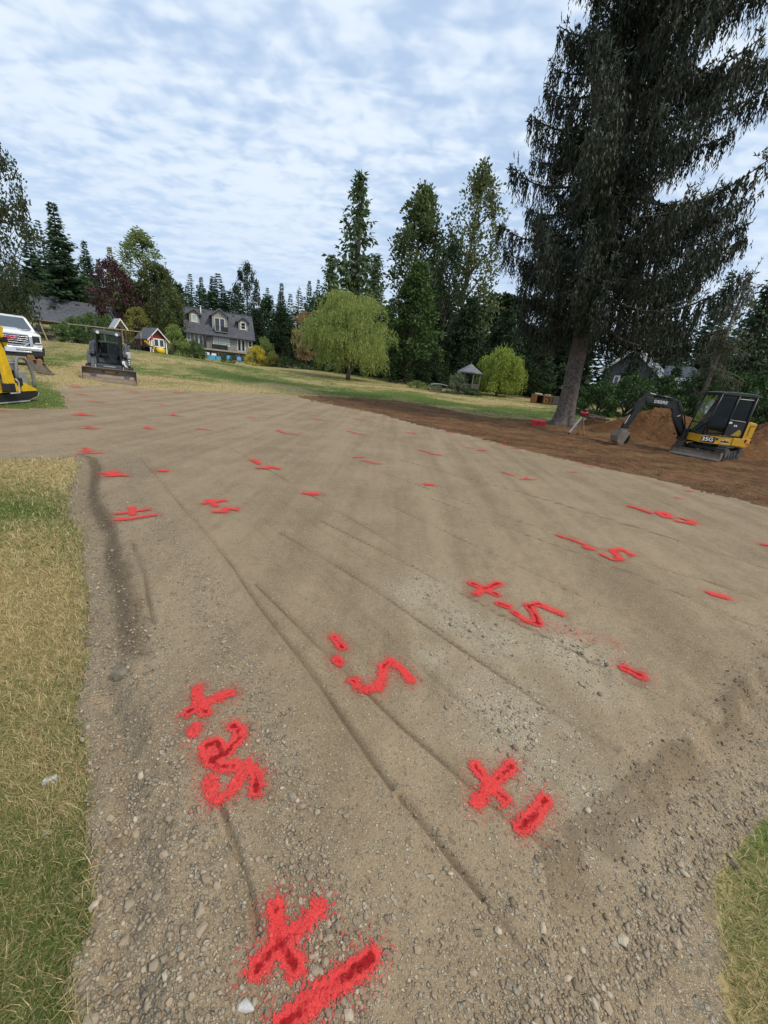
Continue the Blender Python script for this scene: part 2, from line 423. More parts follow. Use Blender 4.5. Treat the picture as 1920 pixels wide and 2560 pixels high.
def pm(name, c1, c2=None, scale=8, rough=.6, metal=0.0, bump=0.0, bscale=30, bdist=.01, spec=.5, dirt=None, dscale=2.5, damt=.5):
    """two-tone weathered surface with optional dirt patches"""
    if name in MATS: return MATS[name]
    m, nt, b = pbsdf(name); v = objvec(nt)
    c2 = c2 or tuple(x * .8 for x in c1)
    f = ramp(nt, noise_n(nt, scale, 4, .6, v), .35, .68)
    col = mixc(nt, f, c1, c2)
    if dirt:
        d = ramp(nt, noise_n(nt, dscale, 6, .65, v), .48, .72)
        col = mixc(nt, math_(nt, 'MULTIPLY', d, damt), col, dirt)
    Lk(nt, col, b.inputs['Base Color'])
    b.inputs['Metallic'].default_value = metal; b.inputs['Specular IOR Level'].default_value = spec
    r = N(nt, 'ShaderNodeMapRange'); Lk(nt, noise_n(nt, scale * 2.3, 3, .6, v), r.inputs[0])
    r.inputs[3].default_value = max(.03, rough - .12); r.inputs[4].default_value = min(1, rough + .12)
    Lk(nt, r.outputs[0], b.inputs['Roughness'])
    if bump: bump_n(nt, b, noise_n(nt, bscale, 4, .6, v), bump, bdist)
    MATS[name] = m; return m
def glass(name, col=(.02, .025, .03), rough=.06):
    if name in MATS: return MATS[name]
    m, nt, b = pbsdf(name); v = objvec(nt)
    Lk(nt, mixc(nt, noise_n(nt, 1.5, 2, .5, v), col, tuple(min(1, c * 1.8) for c in col)), b.inputs['Base Color'])
    b.inputs['Roughness'].default_value = rough; b.inputs['Specular IOR Level'].default_value = .8
    MATS[name] = m; return m
def clear_glass(name, tint=(.75, .8, .78), refl=.12):
    """window glass one can look through, with a reflection that grows at grazing angles"""
    m = bpy.data.materials.new(name); m.use_nodes = True; nt = m.node_tree; nt.nodes.clear()
    o = N(nt, 'ShaderNodeOutputMaterial'); mx = N(nt, 'ShaderNodeMixShader')
    t = N(nt, 'ShaderNodeBsdfTransparent'); t.inputs[0].default_value = (*tint, 1)
    g = N(nt, 'ShaderNodeBsdfGlossy'); g.inputs['Roughness'].default_value = .03; g.inputs[0].default_value = (.5, .52, .54, 1)
    fr = N(nt, 'ShaderNodeFresnel'); fr.inputs[0].default_value = 1.5
    Lk(nt, math_(nt, 'ADD', fr.outputs[0], refl), mx.inputs[0])
    Lk(nt, t.outputs[0], mx.inputs[1]); Lk(nt, g.outputs[0], mx.inputs[2]); Lk(nt, mx.outputs[0], o.inputs[0])
    return m
def foliage(name, dark, light, transl=.25, hue2=None):
    if name in MATS: return MATS[name]
    m = bpy.data.materials.new(name); m.use_nodes = True; nt = m.node_tree; nt.nodes.clear()
    o = N(nt, 'ShaderNodeOutputMaterial'); mx = N(nt, 'ShaderNodeMixShader'); mx.inputs[0].default_value = transl
    g = N(nt, 'ShaderNodeNewGeometry')
    col = mixc(nt, g.outputs['Random Per Island'], dark, light)
    pn = ramp(nt, noise_n(nt, .9, 2, .5, g.outputs['Position']), .35, .65)
    col = mixc(nt, math_(nt, 'MULTIPLY', pn, .55), col, hue2 or tuple((a + b) * .5 * 1.25 for a, b in zip(dark, light)))
    b = N(nt, 'ShaderNodeBsdfPrincipled'); b.inputs['Roughness'].default_value = .6; b.inputs['Specular IOR Level'].default_value = .25
    t = N(nt, 'ShaderNodeBsdfTranslucent')
    Lk(nt, col, b.inputs['Base Color']); Lk(nt, mixc(nt, .5, col, (light[0] * 1.3, light[1] * 1.4, light[2] * .7)), t.inputs[0])
    Lk(nt, b.outputs[0], mx.inputs[1]); Lk(nt, t.outputs[0], mx.inputs[2]); Lk(nt, mx.outputs[0], o.inputs[0])
    MATS[name] = m; return m

# ---- ground materials
def lawn_color(nt, fine=True):
    pos = worldpos(nt)
    at = N(nt, 'ShaderNodeAttribute', attribute_name='green').outputs['Fac']
    n1 = noise_n(nt, 3.2, 4, .6, pos); n2 = noise_n(nt, 26, 3, .6, pos)
    g = math_(nt, 'ADD', at, math_(nt, 'ADD', math_(nt, 'MULTIPLY_ADD', n1, .7, -.35), math_(nt, 'MULTIPLY_ADD', n2, .5, -.25)))
    f = ramp(nt, g, .2, .85)
    straw = mixc(nt, n2, (.44, .345, .165), (.31, .235, .105))
    green = mixc(nt, n2, (.075, .115, .024), (.125, .170, .040))
    return mixc(nt, f, straw, green), n2, g
def mat_lawn():
    m, nt, b = pbsdf('lawn_turf')
    col, n2, g = lawn_color(nt)
    pos = worldpos(nt)
    soil = ramp(nt, noise_n(nt, 55, 2, .6, pos), .52, .75)
    col = mixc(nt, math_(nt, 'MULTIPLY', soil, .45), col, (.07, .058, .03))
    Lk(nt, col, b.inputs['Base Color']); b.inputs['Roughness'].default_value = .9; b.inputs['Specular IOR Level'].default_value = .1
    bump_n(nt, b, noise_n(nt, 45, 3, .7, pos), .8, .03)
    return m
def stone_layers(nt, pos):
    """colour and height of compacted crushed gravel"""
    st = N(nt, 'ShaderNodeAttribute', attribute_name='stony').outputs['Fac']
    def vor(scale, feat='F1'):
        v = N(nt, 'ShaderNodeTexVoronoi'); v.feature = feat; v.inputs['Scale'].default_value = scale; Lk(nt, pos, v.inputs['Vector']); return v
    va, vb, vc = vor(42), vor(105), vor(230)
    n0 = noise_n(nt, 1.1, 5, .6, pos); n1 = noise_n(nt, 9, 4, .65, pos); n2 = noise_n(nt, 120, 2, .6, pos)
    # streaks along the direction the roller drove
    strk = noise_n(nt, 2.2, 4, .6, vmap(nt, pos, (1.0, .07, 1), R_(-36)))
    f = ramp(nt, math_(nt, 'ADD', math_(nt, 'MULTIPLY', n0, .5), math_(nt, 'ADD', math_(nt, 'MULTIPLY', n1, .3), math_(nt, 'MULTIPLY', strk, .70))), .56, .92)
    fines = mixc(nt, f, (.180, .127, .073), (.318, .234, .142))
    fines = mixc(nt, math_(nt, 'MULTIPLY', ramp(nt, n2, .35, .75), .5), fines, (.38, .295, .19))
    stx = math_(nt, 'ADD', st, math_(nt, 'MULTIPLY_ADD', strk, .6, -.30))
    def chips(v, thr0, thr1, palette, scale):
        r = N(nt, 'ShaderNodeSeparateColor'); Lk(nt, v.outputs['Color'], r.inputs[0])
        sel = ramp(nt, math_(nt, 'SUBTRACT', math_(nt, 'MULTIPLY_ADD', stx, palette[2], r.outputs[0]), 0.0), thr0, thr1)
        body = ramp(nt, vor(scale, 'DISTANCE_TO_EDGE').outputs['Distance'], .05, .16)
        return math_(nt, 'MULTIPLY', sel, body), mixc(nt, r.outputs[1], palette[0], palette[1]), body
    m3, c3, b3 = chips(vc, .70, .82, ((.56, .47, .33), (.24, .19, .13), .25), 230)
    m2, c2, b2 = chips(vb, .80, .90, ((.52, .44, .31), (.17, .14, .10), .32), 105)
    m1, c1, b1 = chips(va, .99, 1.05, ((.42, .36, .27), (.18, .15, .11), .28), 42)
    pale = (.60, .52, .385)
    pl = N(nt, 'ShaderNodeAttribute', attribute_name='pale').outputs['Fac']
    fines = mixc(nt, math_(nt, 'MULTIPLY', pl, .45), fines, (.44, .365, .25))
    c3, c2, c1 = [mixc(nt, math_(nt, 'MULTIPLY', pl, .8), c, pale) for c in (c3, c2, c1)]
    col = mixc(nt, math_(nt, 'MULTIPLY', m3, .8), fines, c3)
    col = mixc(nt, math_(nt, 'MULTIPLY', m2, .85), col, c2)
    col = mixc(nt, math_(nt, 'MULTIPLY', m1, .9), col, c1)
    dp = N(nt, 'ShaderNodeAttribute', attribute_name='soil_and_shade').outputs['Fac']
    col = mixc(nt, math_(nt, 'MULTIPLY', ramp(nt, math_(nt, 'ADD', dp, math_(nt, 'ADD', math_(nt, 'MULTIPLY_ADD', n1, .7, -.35), math_(nt, 'MULTIPLY_ADD', n2, .4, -.2))), .2, .85), .62), col, (.095, .066, .040))  # mixes dark soil and painted shade into the gravel colour
    h = math_(nt, 'ADD', math_(nt, 'MULTIPLY', n2, .30), math_(nt, 'ADD', math_(nt, 'MULTIPLY', m3, .28), math_(nt, 'ADD', math_(nt, 'MULTIPLY', m2, .5), math_(nt, 'MULTIPLY', m1, .9))))
    h = math_(nt, 'ADD', h, math_(nt, 'MULTIPLY', n1, .5))
    return col, h, st
def mat_gravel():
    m, nt, b = pbsdf('crushed_gravel'); pos = worldpos(nt)
    col, h, st = stone_layers(nt, pos)
    Lk(nt, col, b.inputs['Base Color']); b.inputs['Roughness'].default_value = .92; b.inputs['Specular IOR Level'].default_value = .15
    bump_n(nt, b, h, .9, .011)
    return m
def mat_paint():
    m = bpy.data.materials.new('marking_paint'); m.use_nodes = True; nt = m.node_tree
    b = nt.nodes['Principled BSDF']; o = nt.nodes['Material Output']; pos = worldpos(nt)
    ink = N(nt, 'ShaderNodeAttribute', attribute_name='ink').outputs['Fac']
    col, h, st = stone_layers(nt, pos)
    sp = noise_n(nt, 260, 3, .75, pos); sp2 = noise_n(nt, 60, 3, .6, pos); sp3 = noise_n(nt, 14, 2, .5, pos)
    red = mixc(nt, ramp(nt, sp, .35, .7), (.84, .048, .050), (.60, .022, .026))
    red = mixc(nt, ramp(nt, sp2, .58, .78), red, (.90, .13, .12))
    red = mixc(nt, .10, red, col)
    wet = ramp(nt, math_(nt, 'ADD', ink, math_(nt, 'ADD', math_(nt, 'MULTIPLY_ADD', sp2, 1.0, -.5), math_(nt, 'MULTIPLY_ADD', sp3, .6, -.3))), .92, 1.25)
    red = mixc(nt, wet, red, (.30, .007, .009))
    Lk(nt, red, b.inputs['Base Color'])
    b.inputs['Roughness'].default_value = .8; b.inputs['Specular IOR Level'].default_value = .2
    bump_n(nt, b, h, .7, .009)
    a = ramp(nt, math_(nt, 'ADD', ink, math_(nt, 'ADD', math_(nt, 'MULTIPLY_ADD', sp, .8, -.4), math_(nt, 'ADD', math_(nt, 'MULTIPLY_ADD', noise_n(nt, 105, 2, .8, pos), 2.0, -1.0), math_(nt, 'MULTIPLY_ADD', sp2, .5, -.25)))), .24, .62, 0, .94)
    t = N(nt, 'ShaderNodeBsdfTransparent'); mx = N(nt, 'ShaderNodeMixShader')
    Lk(nt, a, mx.inputs[0]); Lk(nt, t.outputs[0], mx.inputs[1]); Lk(nt, b.outputs[0], mx.inputs[2]); Lk(nt, mx.outputs[0], o.inputs[0])
    return m
def mat_dirt(name='bare_soil', lift=0.0):
    m, nt, b = pbsdf(name); pos = worldpos(nt)
    n0 = noise_n(nt, .55, 4, .6, vmap(nt, pos, (1, 2.2, 1), R_(25))); n1 = noise_n(nt, 4.5, 5, .65, pos); n2 = noise_n(nt, 30, 3, .7, pos)
    f = ramp(nt, math_(nt, 'ADD', math_(nt, 'MULTIPLY', n0, .6), math_(nt, 'MULTIPLY', n1, .4)), .38, .64)
    col = mixc(nt, f, (.062, .029, .014), (.180, .090, .042))
    col = mixc(nt, math_(nt, 'MULTIPLY', ramp(nt, n2, .48, .66), .75), col, (.29, .175, .095))
    if not lift:
        g = ramp(nt, noise_n(nt, .9, 4, .6, vmap(nt, pos, (1, 2.6, 1), R_(20))), .50, .66)
        col = mixc(nt, math_(nt, 'MULTIPLY', math_(nt, 'MULTIPLY', g, ramp(nt, n2, .38, .62)), .6), col, (.22, .18, .075))
    if lift: col = mixc(nt, .30, col, (.25, .118, .050))
    Lk(nt, col, b.inputs['Base Color']); b.inputs['Roughness'].default_value = .95; b.inputs['Specular IOR Level'].default_value = .1
    bump_n(nt, b, math_(nt, 'ADD', n1, math_(nt, 'MULTIPLY', n2, .5)), .9, .09)
    return m
M_LAWN, M_GRAVEL, M_PAINT, M_DIRT, M_MOUND = mat_lawn(), mat_gravel(), mat_paint(), mat_dirt(), mat_dirt('spoil_soil', 1.0)
def mat_stone():
    m, nt, b = pbsdf('gravel_stone'); g = N(nt, 'ShaderNodeNewGeometry'); oi = N(nt, 'ShaderNodeObjectInfo')
    rv = math_(nt, 'FRACT', math_(nt, 'ADD', g.outputs['Random Per Island'], oi.outputs['Random']))
    c = N(nt, 'ShaderNodeValToRGB'); Lk(nt, rv, c.inputs[0])
    e = c.color_ramp.elements; e[0].color = (.17, .132, .090, 1); e[1].color = (.56, .475, .345, 1)
    for p, q in ((.25, (.27, .212, .145)), (.5, (.345, .275, .19)), (.7, (.40, .305, .21)), (.85, (.30, .26, .195))):
        k = e.new(p); k.color = (*q, 1)
    n = noise_n(nt, 90, 3, .6, g.outputs['Position'])
    Lk(nt, mixc(nt, math_(nt, 'MULTIPLY', n, .55), c.outputs[0], (.26, .195, .12)), b.inputs['Base Color'])
    b.inputs['Roughness'].default_value = .88; b.inputs['Specular IOR Level'].default_value = .2
    bump_n(nt, b, n, .5, .004)
    return m
M_STONE = mat_stone()

# ------------------------------------------------------------------ the ground: one sheet split into lawn, gravel and bare soil
def greenness(x, y):
    g = .50 + .75 * (fbm(x, y, .22, 71, 3) - .5) + .7 * (fbm(x, y, 1.3, 75, 3) - .5)
    r = np.hypot(x, y)
    # far lawn: mown bands, dry straw near the pad and by the truck
    for L, wd, amt in GREEN_BANDS:
        d = dist_line(L, x, y); g = g + amt * np.exp(-(d / wd) ** 2)
    nl = inside(LAWN_NEAR, x, y)
    if nl.any():
        d = dist_line(left_edge, x[nl], y[nl])
        g[nl] = g[nl] + .14 * np.exp(-(d / .10) ** 2) - .12 + .38 * np.exp(-((y[nl] - 6.3) / .8) ** 2) + .30 * np.exp(-((y[nl] - 3.6) / .5) ** 2) + .45 * sstep(1.15, .7, y[nl]) - .25 * np.exp(-((y[nl] - 2.0) / .7) ** 2) - .3 * np.exp(-((y[nl] - 5.0) / .5) ** 2)
    cn = inside(LAWN_CORNER, x, y); g = np.where(cn, g + .3, g)
    return np.clip(g, -.3, 1.4)
GREEN_BANDS = [(W([(860, 985), (1000, 988), (1150, 1012), (1300, 1028), (1400, 1040)]), 1.3, .75), (W([(560, 940), (700, 955), (850, 972)]), 1.4, .5),
               (W([(350, 968), (500, 975), (640, 975)]), .9, -.6), (W([(340, 945), (450, 950), (600, 968)]), .8, -.45), (W([(130, 905), (200, 930), (235, 945)]), .8, .45), (W([(150, 990), (120, 1010), (60, 1018)]), 1.2, .5),
               (W([(100, 868), (170, 885), (230, 905)]), .9, -.6), (W([(860, 960), (1000, 972), (1200, 1000), (1330, 1015)]), 1.0, -.45),
               (W([(420, 915), (560, 928), (700, 948)]), 1.0, .3), (W([(1460, 1030), (1600, 1045)]), 1.5, .8)]
def build_ground():
    na = 540
    az = np.concatenate([np.linspace(-66, 74, na), ]) * math.pi / 180
    rad = np.concatenate([np.geomspace(.35, 9, 300), np.geomspace(9.0, 75, 130)[1:], np.geomspace(75, 420, 26)[1:]])
    A, Rr = np.meshgrid(az, rad)
    X = np.sin(A) * Rr; Y = np.cos(A) * Rr
    Z = ground_z(X.ravel(), Y.ravel()).reshape(X.shape)
    V = np.stack([X.ravel(), Y.ravel(), Z.ravel()], -1)
    nr, nc = X.shape
    i = np.arange(nr * nc).reshape(nr, nc)
    Q = np.stack([i[:-1, :-1], i[:-1, 1:], i[1:, 1:], i[1:, :-1]], -1).reshape(-1, 4)
    C = V[Q].mean(1); cx, cy = C[:, 0], C[:, 1]
    r = np.hypot(cx, cy); amp = np.clip(.14 * r / 6, .075, .5)
    wx = cx + amp * (fbm(cx, cy, 5, 51) - .5) + .5 * amp * (vnoise(cx, cy, 22, 55) - .5)
    wy = cy + amp * (fbm(cx, cy, 5, 53) - .5) + .5 * amp * (vnoise(cx, cy, 22, 57) - .5)
    lawn = inside(LAWN_NEAR, wx, wy) | inside(LAWN_FAR, wx, wy) | inside(LAWN_CORNER, wx, wy)
    dirt = inside(DIRT, wx, wy) & ~lawn
    grav = ~lawn & ~dirt
    res = {}
    for nm, mk, mat in (('lawn', lawn, M_LAWN), ('bare_soil', dirt, M_DIRT), ('gravel_pad', grav, M_GRAVEL)):
        q = Q[mk]; u, inv = np.unique(q, return_inverse=True)
        me = np_mesh(nm, V[u], quads=inv.reshape(-1, 4), mat=mat, smooth=True)
        x, y = V[u][:, 0], V[u][:, 1]
        if nm == 'lawn': add_attr(me, 'green', greenness(x, y))
        if nm == 'gravel_pad':
            st = np.zeros(len(x)); k = np.hypot(x, y) < 16; st[k] = stony(x[k], y[k]); add_attr(me, 'stony', st); dm = np.zeros(len(x)); dm[k] = soil_and_shade(x[k], y[k]); add_attr(me, 'soil_and_shade', dm); dm = np.zeros(len(x)); dm[k] = palez(x[k], y[k]); add_attr(me, 'pale', dm)
        o = obj(nm, me); tag(o, {'lawn': 'patchy green and straw coloured lawn', 'bare_soil': 'strip of bare reddish brown soil beside the pad',
                                 'gravel_pad': 'compacted crushed gravel pad with roller lines'}[nm], kind='structure')
        res[nm] = o
    # coarse ground all round, outside the fan, so that the land goes on behind and beside the camera
    a2 = np.linspace(74, 294, 60) * math.pi / 180; r2 = np.concatenate([[.35], np.geomspace(1, 420, 40)])
    A, Rr = np.meshgrid(a2, r2); X = np.sin(A) * Rr; Y = np.cos(A) * Rr
    Z = ground_z(X.ravel(), Y.ravel())
    i = np.arange(X.size).reshape(X.shape)
    Q = np.stack([i[:-1, :-1], i[:-1, 1:], i[1:, 1:], i[1:, :-1]], -1).reshape(-1, 4)
    me = np_mesh('ground', np.stack([X.ravel(), Y.ravel(), Z], -1), quads=Q, mat=M_LAWN, smooth=True); add_attr(me, 'green', greenness(X.ravel(), Y.ravel()))
    tag(obj('ground', me), 'grass around and behind the viewpoint', kind='structure')
    return res
GROUND = build_ground()

# ------------------------------------------------------------------ red paint marks
S1, S3 = .5787, .3617
def T(pts, s, ox, oy): return [(ox + s * a, oy + s * b) for a, b in pts]
c1 = lambda *p: T(p, .5787, 0, 1400)
c3 = lambda *p: T(p, .5787, 0, 1000)
c4 = lambda *p: T(p, .5787, 960, 1000)
c5 = lambda *p: T(p, .3014, 500, 2100)
c6 = lambda *p: T(p, .2411, 400, 1680)
c7 = lambda *p: T(p, .3617, 1100, 1400)
c8 = lambda *p: T(p, .3858, 0, 950)
MARKS = [
 ('plus sign and numeral 1 nearest the bottom edge of the gravel', .034, [c5((620, 575), (628, 740), (690, 900), (790, 1050)), c5((985, 600), (700, 820), (470, 1070)), c5((1410, 990), (1000, 1270), (740, 1480), (650, 1590))]),
 ('plus, dot and digits 2 and 5 by the stony left bank', .034, [c6((385, 200), (400, 350), (470, 440)), c6((730, 240), (440, 350), (300, 425)), c6((350, 600), (362, 650)),
   c6((760, 570), (820, 590), (815, 700), (690, 870), (560, 930), (460, 870), (480, 780), (580, 745), (640, 800), (630, 880), (540, 950)), c6((540, 950), (620, 1015), (780, 1010)),
   c6((500, 1150), (540, 1300), (600, 1340), (700, 1280), (830, 1110), (920, 990), (1000, 1080), (1000, 1240))]),
 ('plus and short stroke beside the crumbling pad corner', .036, [c7((240, 1430), (345, 1570), (450, 1665)), c7((485, 1430), (345, 1570), (250, 1680)), c7((715, 1660), (660, 1770), (545, 1855))]),
 ('dash, dot and large digit 5 in the middle foreground', .036, [c1((1445, 335), (1475, 380)), c1((1452, 438), (1462, 445)), T([(762, 1472), (785, 1492), (815, 1492), (825, 1465), (828, 1440), (840, 1431), (865, 1448), (885, 1470)], 1.1573, 0, 0)]),
 ('single bright oval dab with loose stones above it', .05, [c7((1300, 745), (1380, 785))]),
 ('plus, dot and 5 dragged into a streak above the pale stones', .04, [c7((225, 167), (300, 205), (390, 240)), c7((405, 165), (310, 200), (245, 240)), c7((405, 298), (470, 322)), c7((515, 367), (590, 420), (680, 440)), c7((680, 440), (650, 360), (612, 318), (690, 310), (830, 372))]),
 ('long dash, dot and 5 on the right half of the pad', .045, [c4((758, 586), (865, 625)), c4((870, 638), (895, 644)), c4((945, 668), (985, 688), (1018, 686), (1008, 662), (985, 650), (1030, 648), (1070, 668))]),
 ('dash, nought and 5 near the brown soil on the right', .06, [c4((1067, 462), (1150, 490)), c4((1180, 490), (1215, 490), (1238, 510), (1205, 506), (1180, 490)), c4((1270, 525), (1320, 535), (1340, 528), (1290, 513))]),
 ('lone slanting dab near the right edge of the pad', .05, [c4((1412, 837), (1472, 853))]),
 ('plus over a long underline beside the left bank', .04, [c3((512, 492), (640, 475)), c3((566, 468), (574, 495)), c3((515, 520), (665, 500))]),
 ('plus with a ragged 5 right of the underlined plus', .045, [c3((890, 448), (968, 437)), c3((905, 437), (932, 460)), c3((932, 485), (968, 486), (978, 470), (1018, 475))]),
 ('single dab in the centre of the pad', .06, [c3((1325, 405), (1362, 407))]),
 ('smudged plus just beyond the lawn corner', .06, [c3((455, 320), (540, 329)), c3((490, 313), (492, 331)), c3((470, 329), (515, 323))]),
 ('small dab at the head of the rut', .06, [c3((697, 309), (718, 309))]),
 ('tick mark and crooked 5 left of centre', .055, [c3((1087, 258), (1115, 275)), c3((1115, 295), (1150, 299), (1168, 290), (1203, 298))]),
 ('stepped row of four dashes in the middle distance', .07, [c3((1528, 250), (1568, 248)), c3((1572, 264), (1610, 268)), c3((1605, 274), (1645, 277))]),
 ('wide arrow-like mark at the mouth of the driveway', .07, [c3((335, 236), (435, 230)), c3((368, 210), (378, 230)), c3((345, 226), (400, 222))]),
 ('hat-shaped mark in the middle of the driveway mouth', .09, [c3((357, 124), (420, 126)), c3((384, 116), (386, 124))]),
 ('hat-shaped mark right of the driveway', .09, [c3((624, 124), (665, 129)), c3((635, 117), (638, 127))]),
 ('short dash right of two hat-shaped marks', .09, [c3((852, 125), (905, 131))]),
 ('long kinked dash on the far left of centre', .09, [c3((1198, 132), (1230, 146), (1295, 152))]),
 ('kinked dash in line with the big willow', .1, [c3((1505, 135), (1540, 145), (1575, 150))]),
 ('pair of joined dashes left of the red case', .1, [c4((157, 218), (200, 230)), c4((205, 234), (250, 240))]),
 ('two dashes level with the kinked row', .11, [c4((355, 206), (385, 210)), c4((408, 218), (438, 218))]),
 ('two dashes close to the soil edge, under the red case', .12, [c4((490, 191), (530, 200)), c4((552, 208), (582, 210))]),
 ('faint dash beyond the two dashes', .13, [c4((105, 142), (135, 144))]),
 ('dash hard against the soil edge', .13, [c4((250, 138), (292, 143))]),
 ('two dashes below the tripod at the pad edge', .1, [c4((835, 275), (865, 280)), c4((880, 287), (897, 288))]),
 ('small dash just inside the pad edge', .08, [c4((805, 311), (828, 312))]),
 ('small dab near the excavator side of the pad', .07, [c4((1263, 423), (1285, 426))]),
 ('dab on the edge of the brown soil', .08, [c4((1302, 393), (1330, 397))]),
 ('dash and hooked 5 right of centre', .07, [c4((512, 312), (560, 328)), c4((592, 343), (650, 342)), c4((612, 335), (630, 345))]),
 ('dab between the two long rows of figures', .07, [c4((182, 367), (205, 368))]),
 ('dash cut off by the right border', .06, [c4((1647, 628), (1690, 636))]),
 ('arrow-like mark below the grass corner', .12, [c3((322, 65), (405, 70)), c3((350, 58), (356, 66))]),
 ('dash in front of the grader bucket', .13, [c3((390, 8), (440, 11))]),
 ('dab right of the bucket', .13, [c3((690, 20), (708, 21))]),
 ('flat arrow right of the hat marks', .12, [c3((732, 68), (780, 71)), c3((748, 62), (755, 69))]),
 ('dash on the driveway at the left border', .12, [c3((-5, 46), (20, 47))]),
]
TINY = [c3((1080, 76), (1096, 78)), c3((1357, 82), (1395, 88)), c3((1510, 42), (1545, 46)), c3((1530, 83), (1570, 87)), c8((470, 46), (520, 48)), c8((505, 95), (555, 98)), c8((845, 72), (885, 76)),
        c8((1130, 82), (1170, 85)), c8((1275, 120), (1300, 122)), c8((925, 107), (950, 110))]
MARK_LINES = []
def build_mark(label, wd, strokes, share=False):
    S = [W(s) for s in strokes]
    if np.hypot(*S[0][0]) < 7: MARK_LINES.extend((q, wd) for q in S)
    else: wd = wd * .50
    allp = np.vstack(S); m = wd * 4.5
    lo = allp.min(0) - m; hi = allp.max(0) + m
    if strokes[0][0][1] > 1430 and 'streak' in label: hi = hi + [.35, 0]; lo = lo - [0, .25]
    dcam = np.hypot(*allp.mean(0))
    step = max(.011, .0035 * dcam)
    nx, ny = [int(np.clip((hi[k] - lo[k]) / step, 6, 110)) for k in (0, 1)]
    X, Y = np.meshgrid(np.linspace(lo[0], hi[0], nx), np.linspace(lo[1], hi[1], ny))
    x, y = X.ravel(), Y.ravel()
    jx = x + wd * .5 * (vnoise(x, y, 9, 81) - .5); jy = y + wd * .5 * (vnoise(x, y, 9, 82) - .5)
    ink = np.zeros(len(x))
    for s in S:
        d = dist_line(s, jx, jy)
        if len(s) == 2:
            ln = np.linalg.norm(s[1] - s[0])
        ink = np.maximum(ink, (.80 if dcam < 7 else .66) * np.exp(-(d / (wd * .98)) ** 1.9) + .42 * (dcam < 4.2) * np.exp(-(d / (wd * .55)) ** 2) * np.clip(2.2 * vnoise(x, y, 11, 84) - .5, 0, 1))
        ink = np.maximum(ink, .30 * np.exp(-(d / (wd * 2.2)) ** 2))
        for e in (s[0], s[-1]):
            ink += .16 * np.exp(-((x - e[0]) ** 2 + (y - e[1]) ** 2) / (wd * .7) ** 2) * (dcam < 5)
    if 'streak' in label:
        a, b = W([c7((700, 440))[0], c7((1200, 580))[0]])
        d = dist_line([a, b], x, y); ink = np.maximum(ink, .22 * np.exp(-(d / .10) ** 2))
    z = ground_z(x, y) + .006 + .0012 * dcam
    i = np.arange(nx * ny).reshape(ny, nx)
    Q = np.stack([i[:-1, :-1], i[:-1, 1:], i[1:, 1:], i[1:, :-1]], -1).reshape(-1, 4)
    Q = Q[(ink[Q].max(1) > .10)]
    u, inv = np.unique(Q, return_inverse=True)
    me = np_mesh('paint_mark', np.stack([x, y, z], -1)[u], quads=inv.reshape(-1, 4), mat=M_PAINT, smooth=True)
    add_attr(me, 'ink', ink[u]); st = stony(x[u], y[u]) if dcam < 16 else np.zeros(len(u)); add_attr(me, 'stony', st)
    return tag(obj('paint_mark', me), label, 'paint mark', 'red paint marks sprayed on the gravel')
for lb, wd, st in MARKS: build_mark('red sprayed ' + lb, wd, st)
TL = ['left of the far kinked dash', 'right of centre far back', 'closest to the far brown soil', 'just below the one closest to the soil', 'farthest left, under the grader bucket', 'second below the left bucket corner', 'under the middle of the grader bucket', 'under the right corner of the grader bucket', 'well right of the bucket corner', 'below and left of the last one right of the bucket']
for st, lb in zip(TINY, TL): build_mark('faint small red dab ' + lb, .13, [st])

# ------------------------------------------------------------------ loose stones
def stone_protos(n):
    import bmesh
    res = []
    for k in range(n):
        bm = bmesh.new(); bmesh.ops.create_icosphere(bm, subdivisions=1 if k < 10 else 2, radius=.5)
        rr = random.Random(k)
        s = (rr.uniform(.8, 1.35), rr.uniform(.7, 1.0), rr.uniform(.42, .7))
        cuts = [Vector((rr.gauss(0, 1), rr.gauss(0, 1), rr.gauss(0, 1))).normalized() for _ in range(6)]
        for v in bm.verts:
            p = v.co.copy()
            for c in cuts:
                d = p.dot(c)
                if d > .34: p -= c * (d - .34)
            v.co = Vector((p.x * s[0], p.y * s[1], p.z * s[2])) * rr.uniform(.93, 1.1)
        me = bpy.data.meshes.new('stone'); bm.to_mesh(me); bm.free(); me.materials.append(M_STONE)
        res.append(me)
    return res
STONES = stone_protos(10)
def mesh_arrays(me):
    V = np.empty(len(me.vertices) * 3, np.float32); me.vertices.foreach_get('co', V)
    T_ = np.array([list(p.vertices) for p in me.polygons], np.int32)
    return V.reshape(-1, 3), T_
def rot_mats(n, tilt):
    a = rng.uniform(0, 2 * np.pi, n); t = rng.normal(0, tilt, n); u = rng.normal(0, tilt, n)
    ca, sa = np.cos(a), np.sin(a); ct, st = np.cos(t), np.sin(t); cu, su = np.cos(u), np.sin(u)
    Z = np.zeros(n); O = np.ones(n)
    Rz = np.stack([ca, -sa, Z, sa, ca, Z, Z, Z, O], -1).reshape(-1, 3, 3)
    Rx = np.stack([O, Z, Z, Z, ct, -st, Z, st, ct], -1).reshape(-1, 3, 3)
    Ry = np.stack([cu, Z, su, Z, O, Z, -su, Z, cu], -1).reshape(-1, 3, 3)
    return Rz @ Rx @ Ry
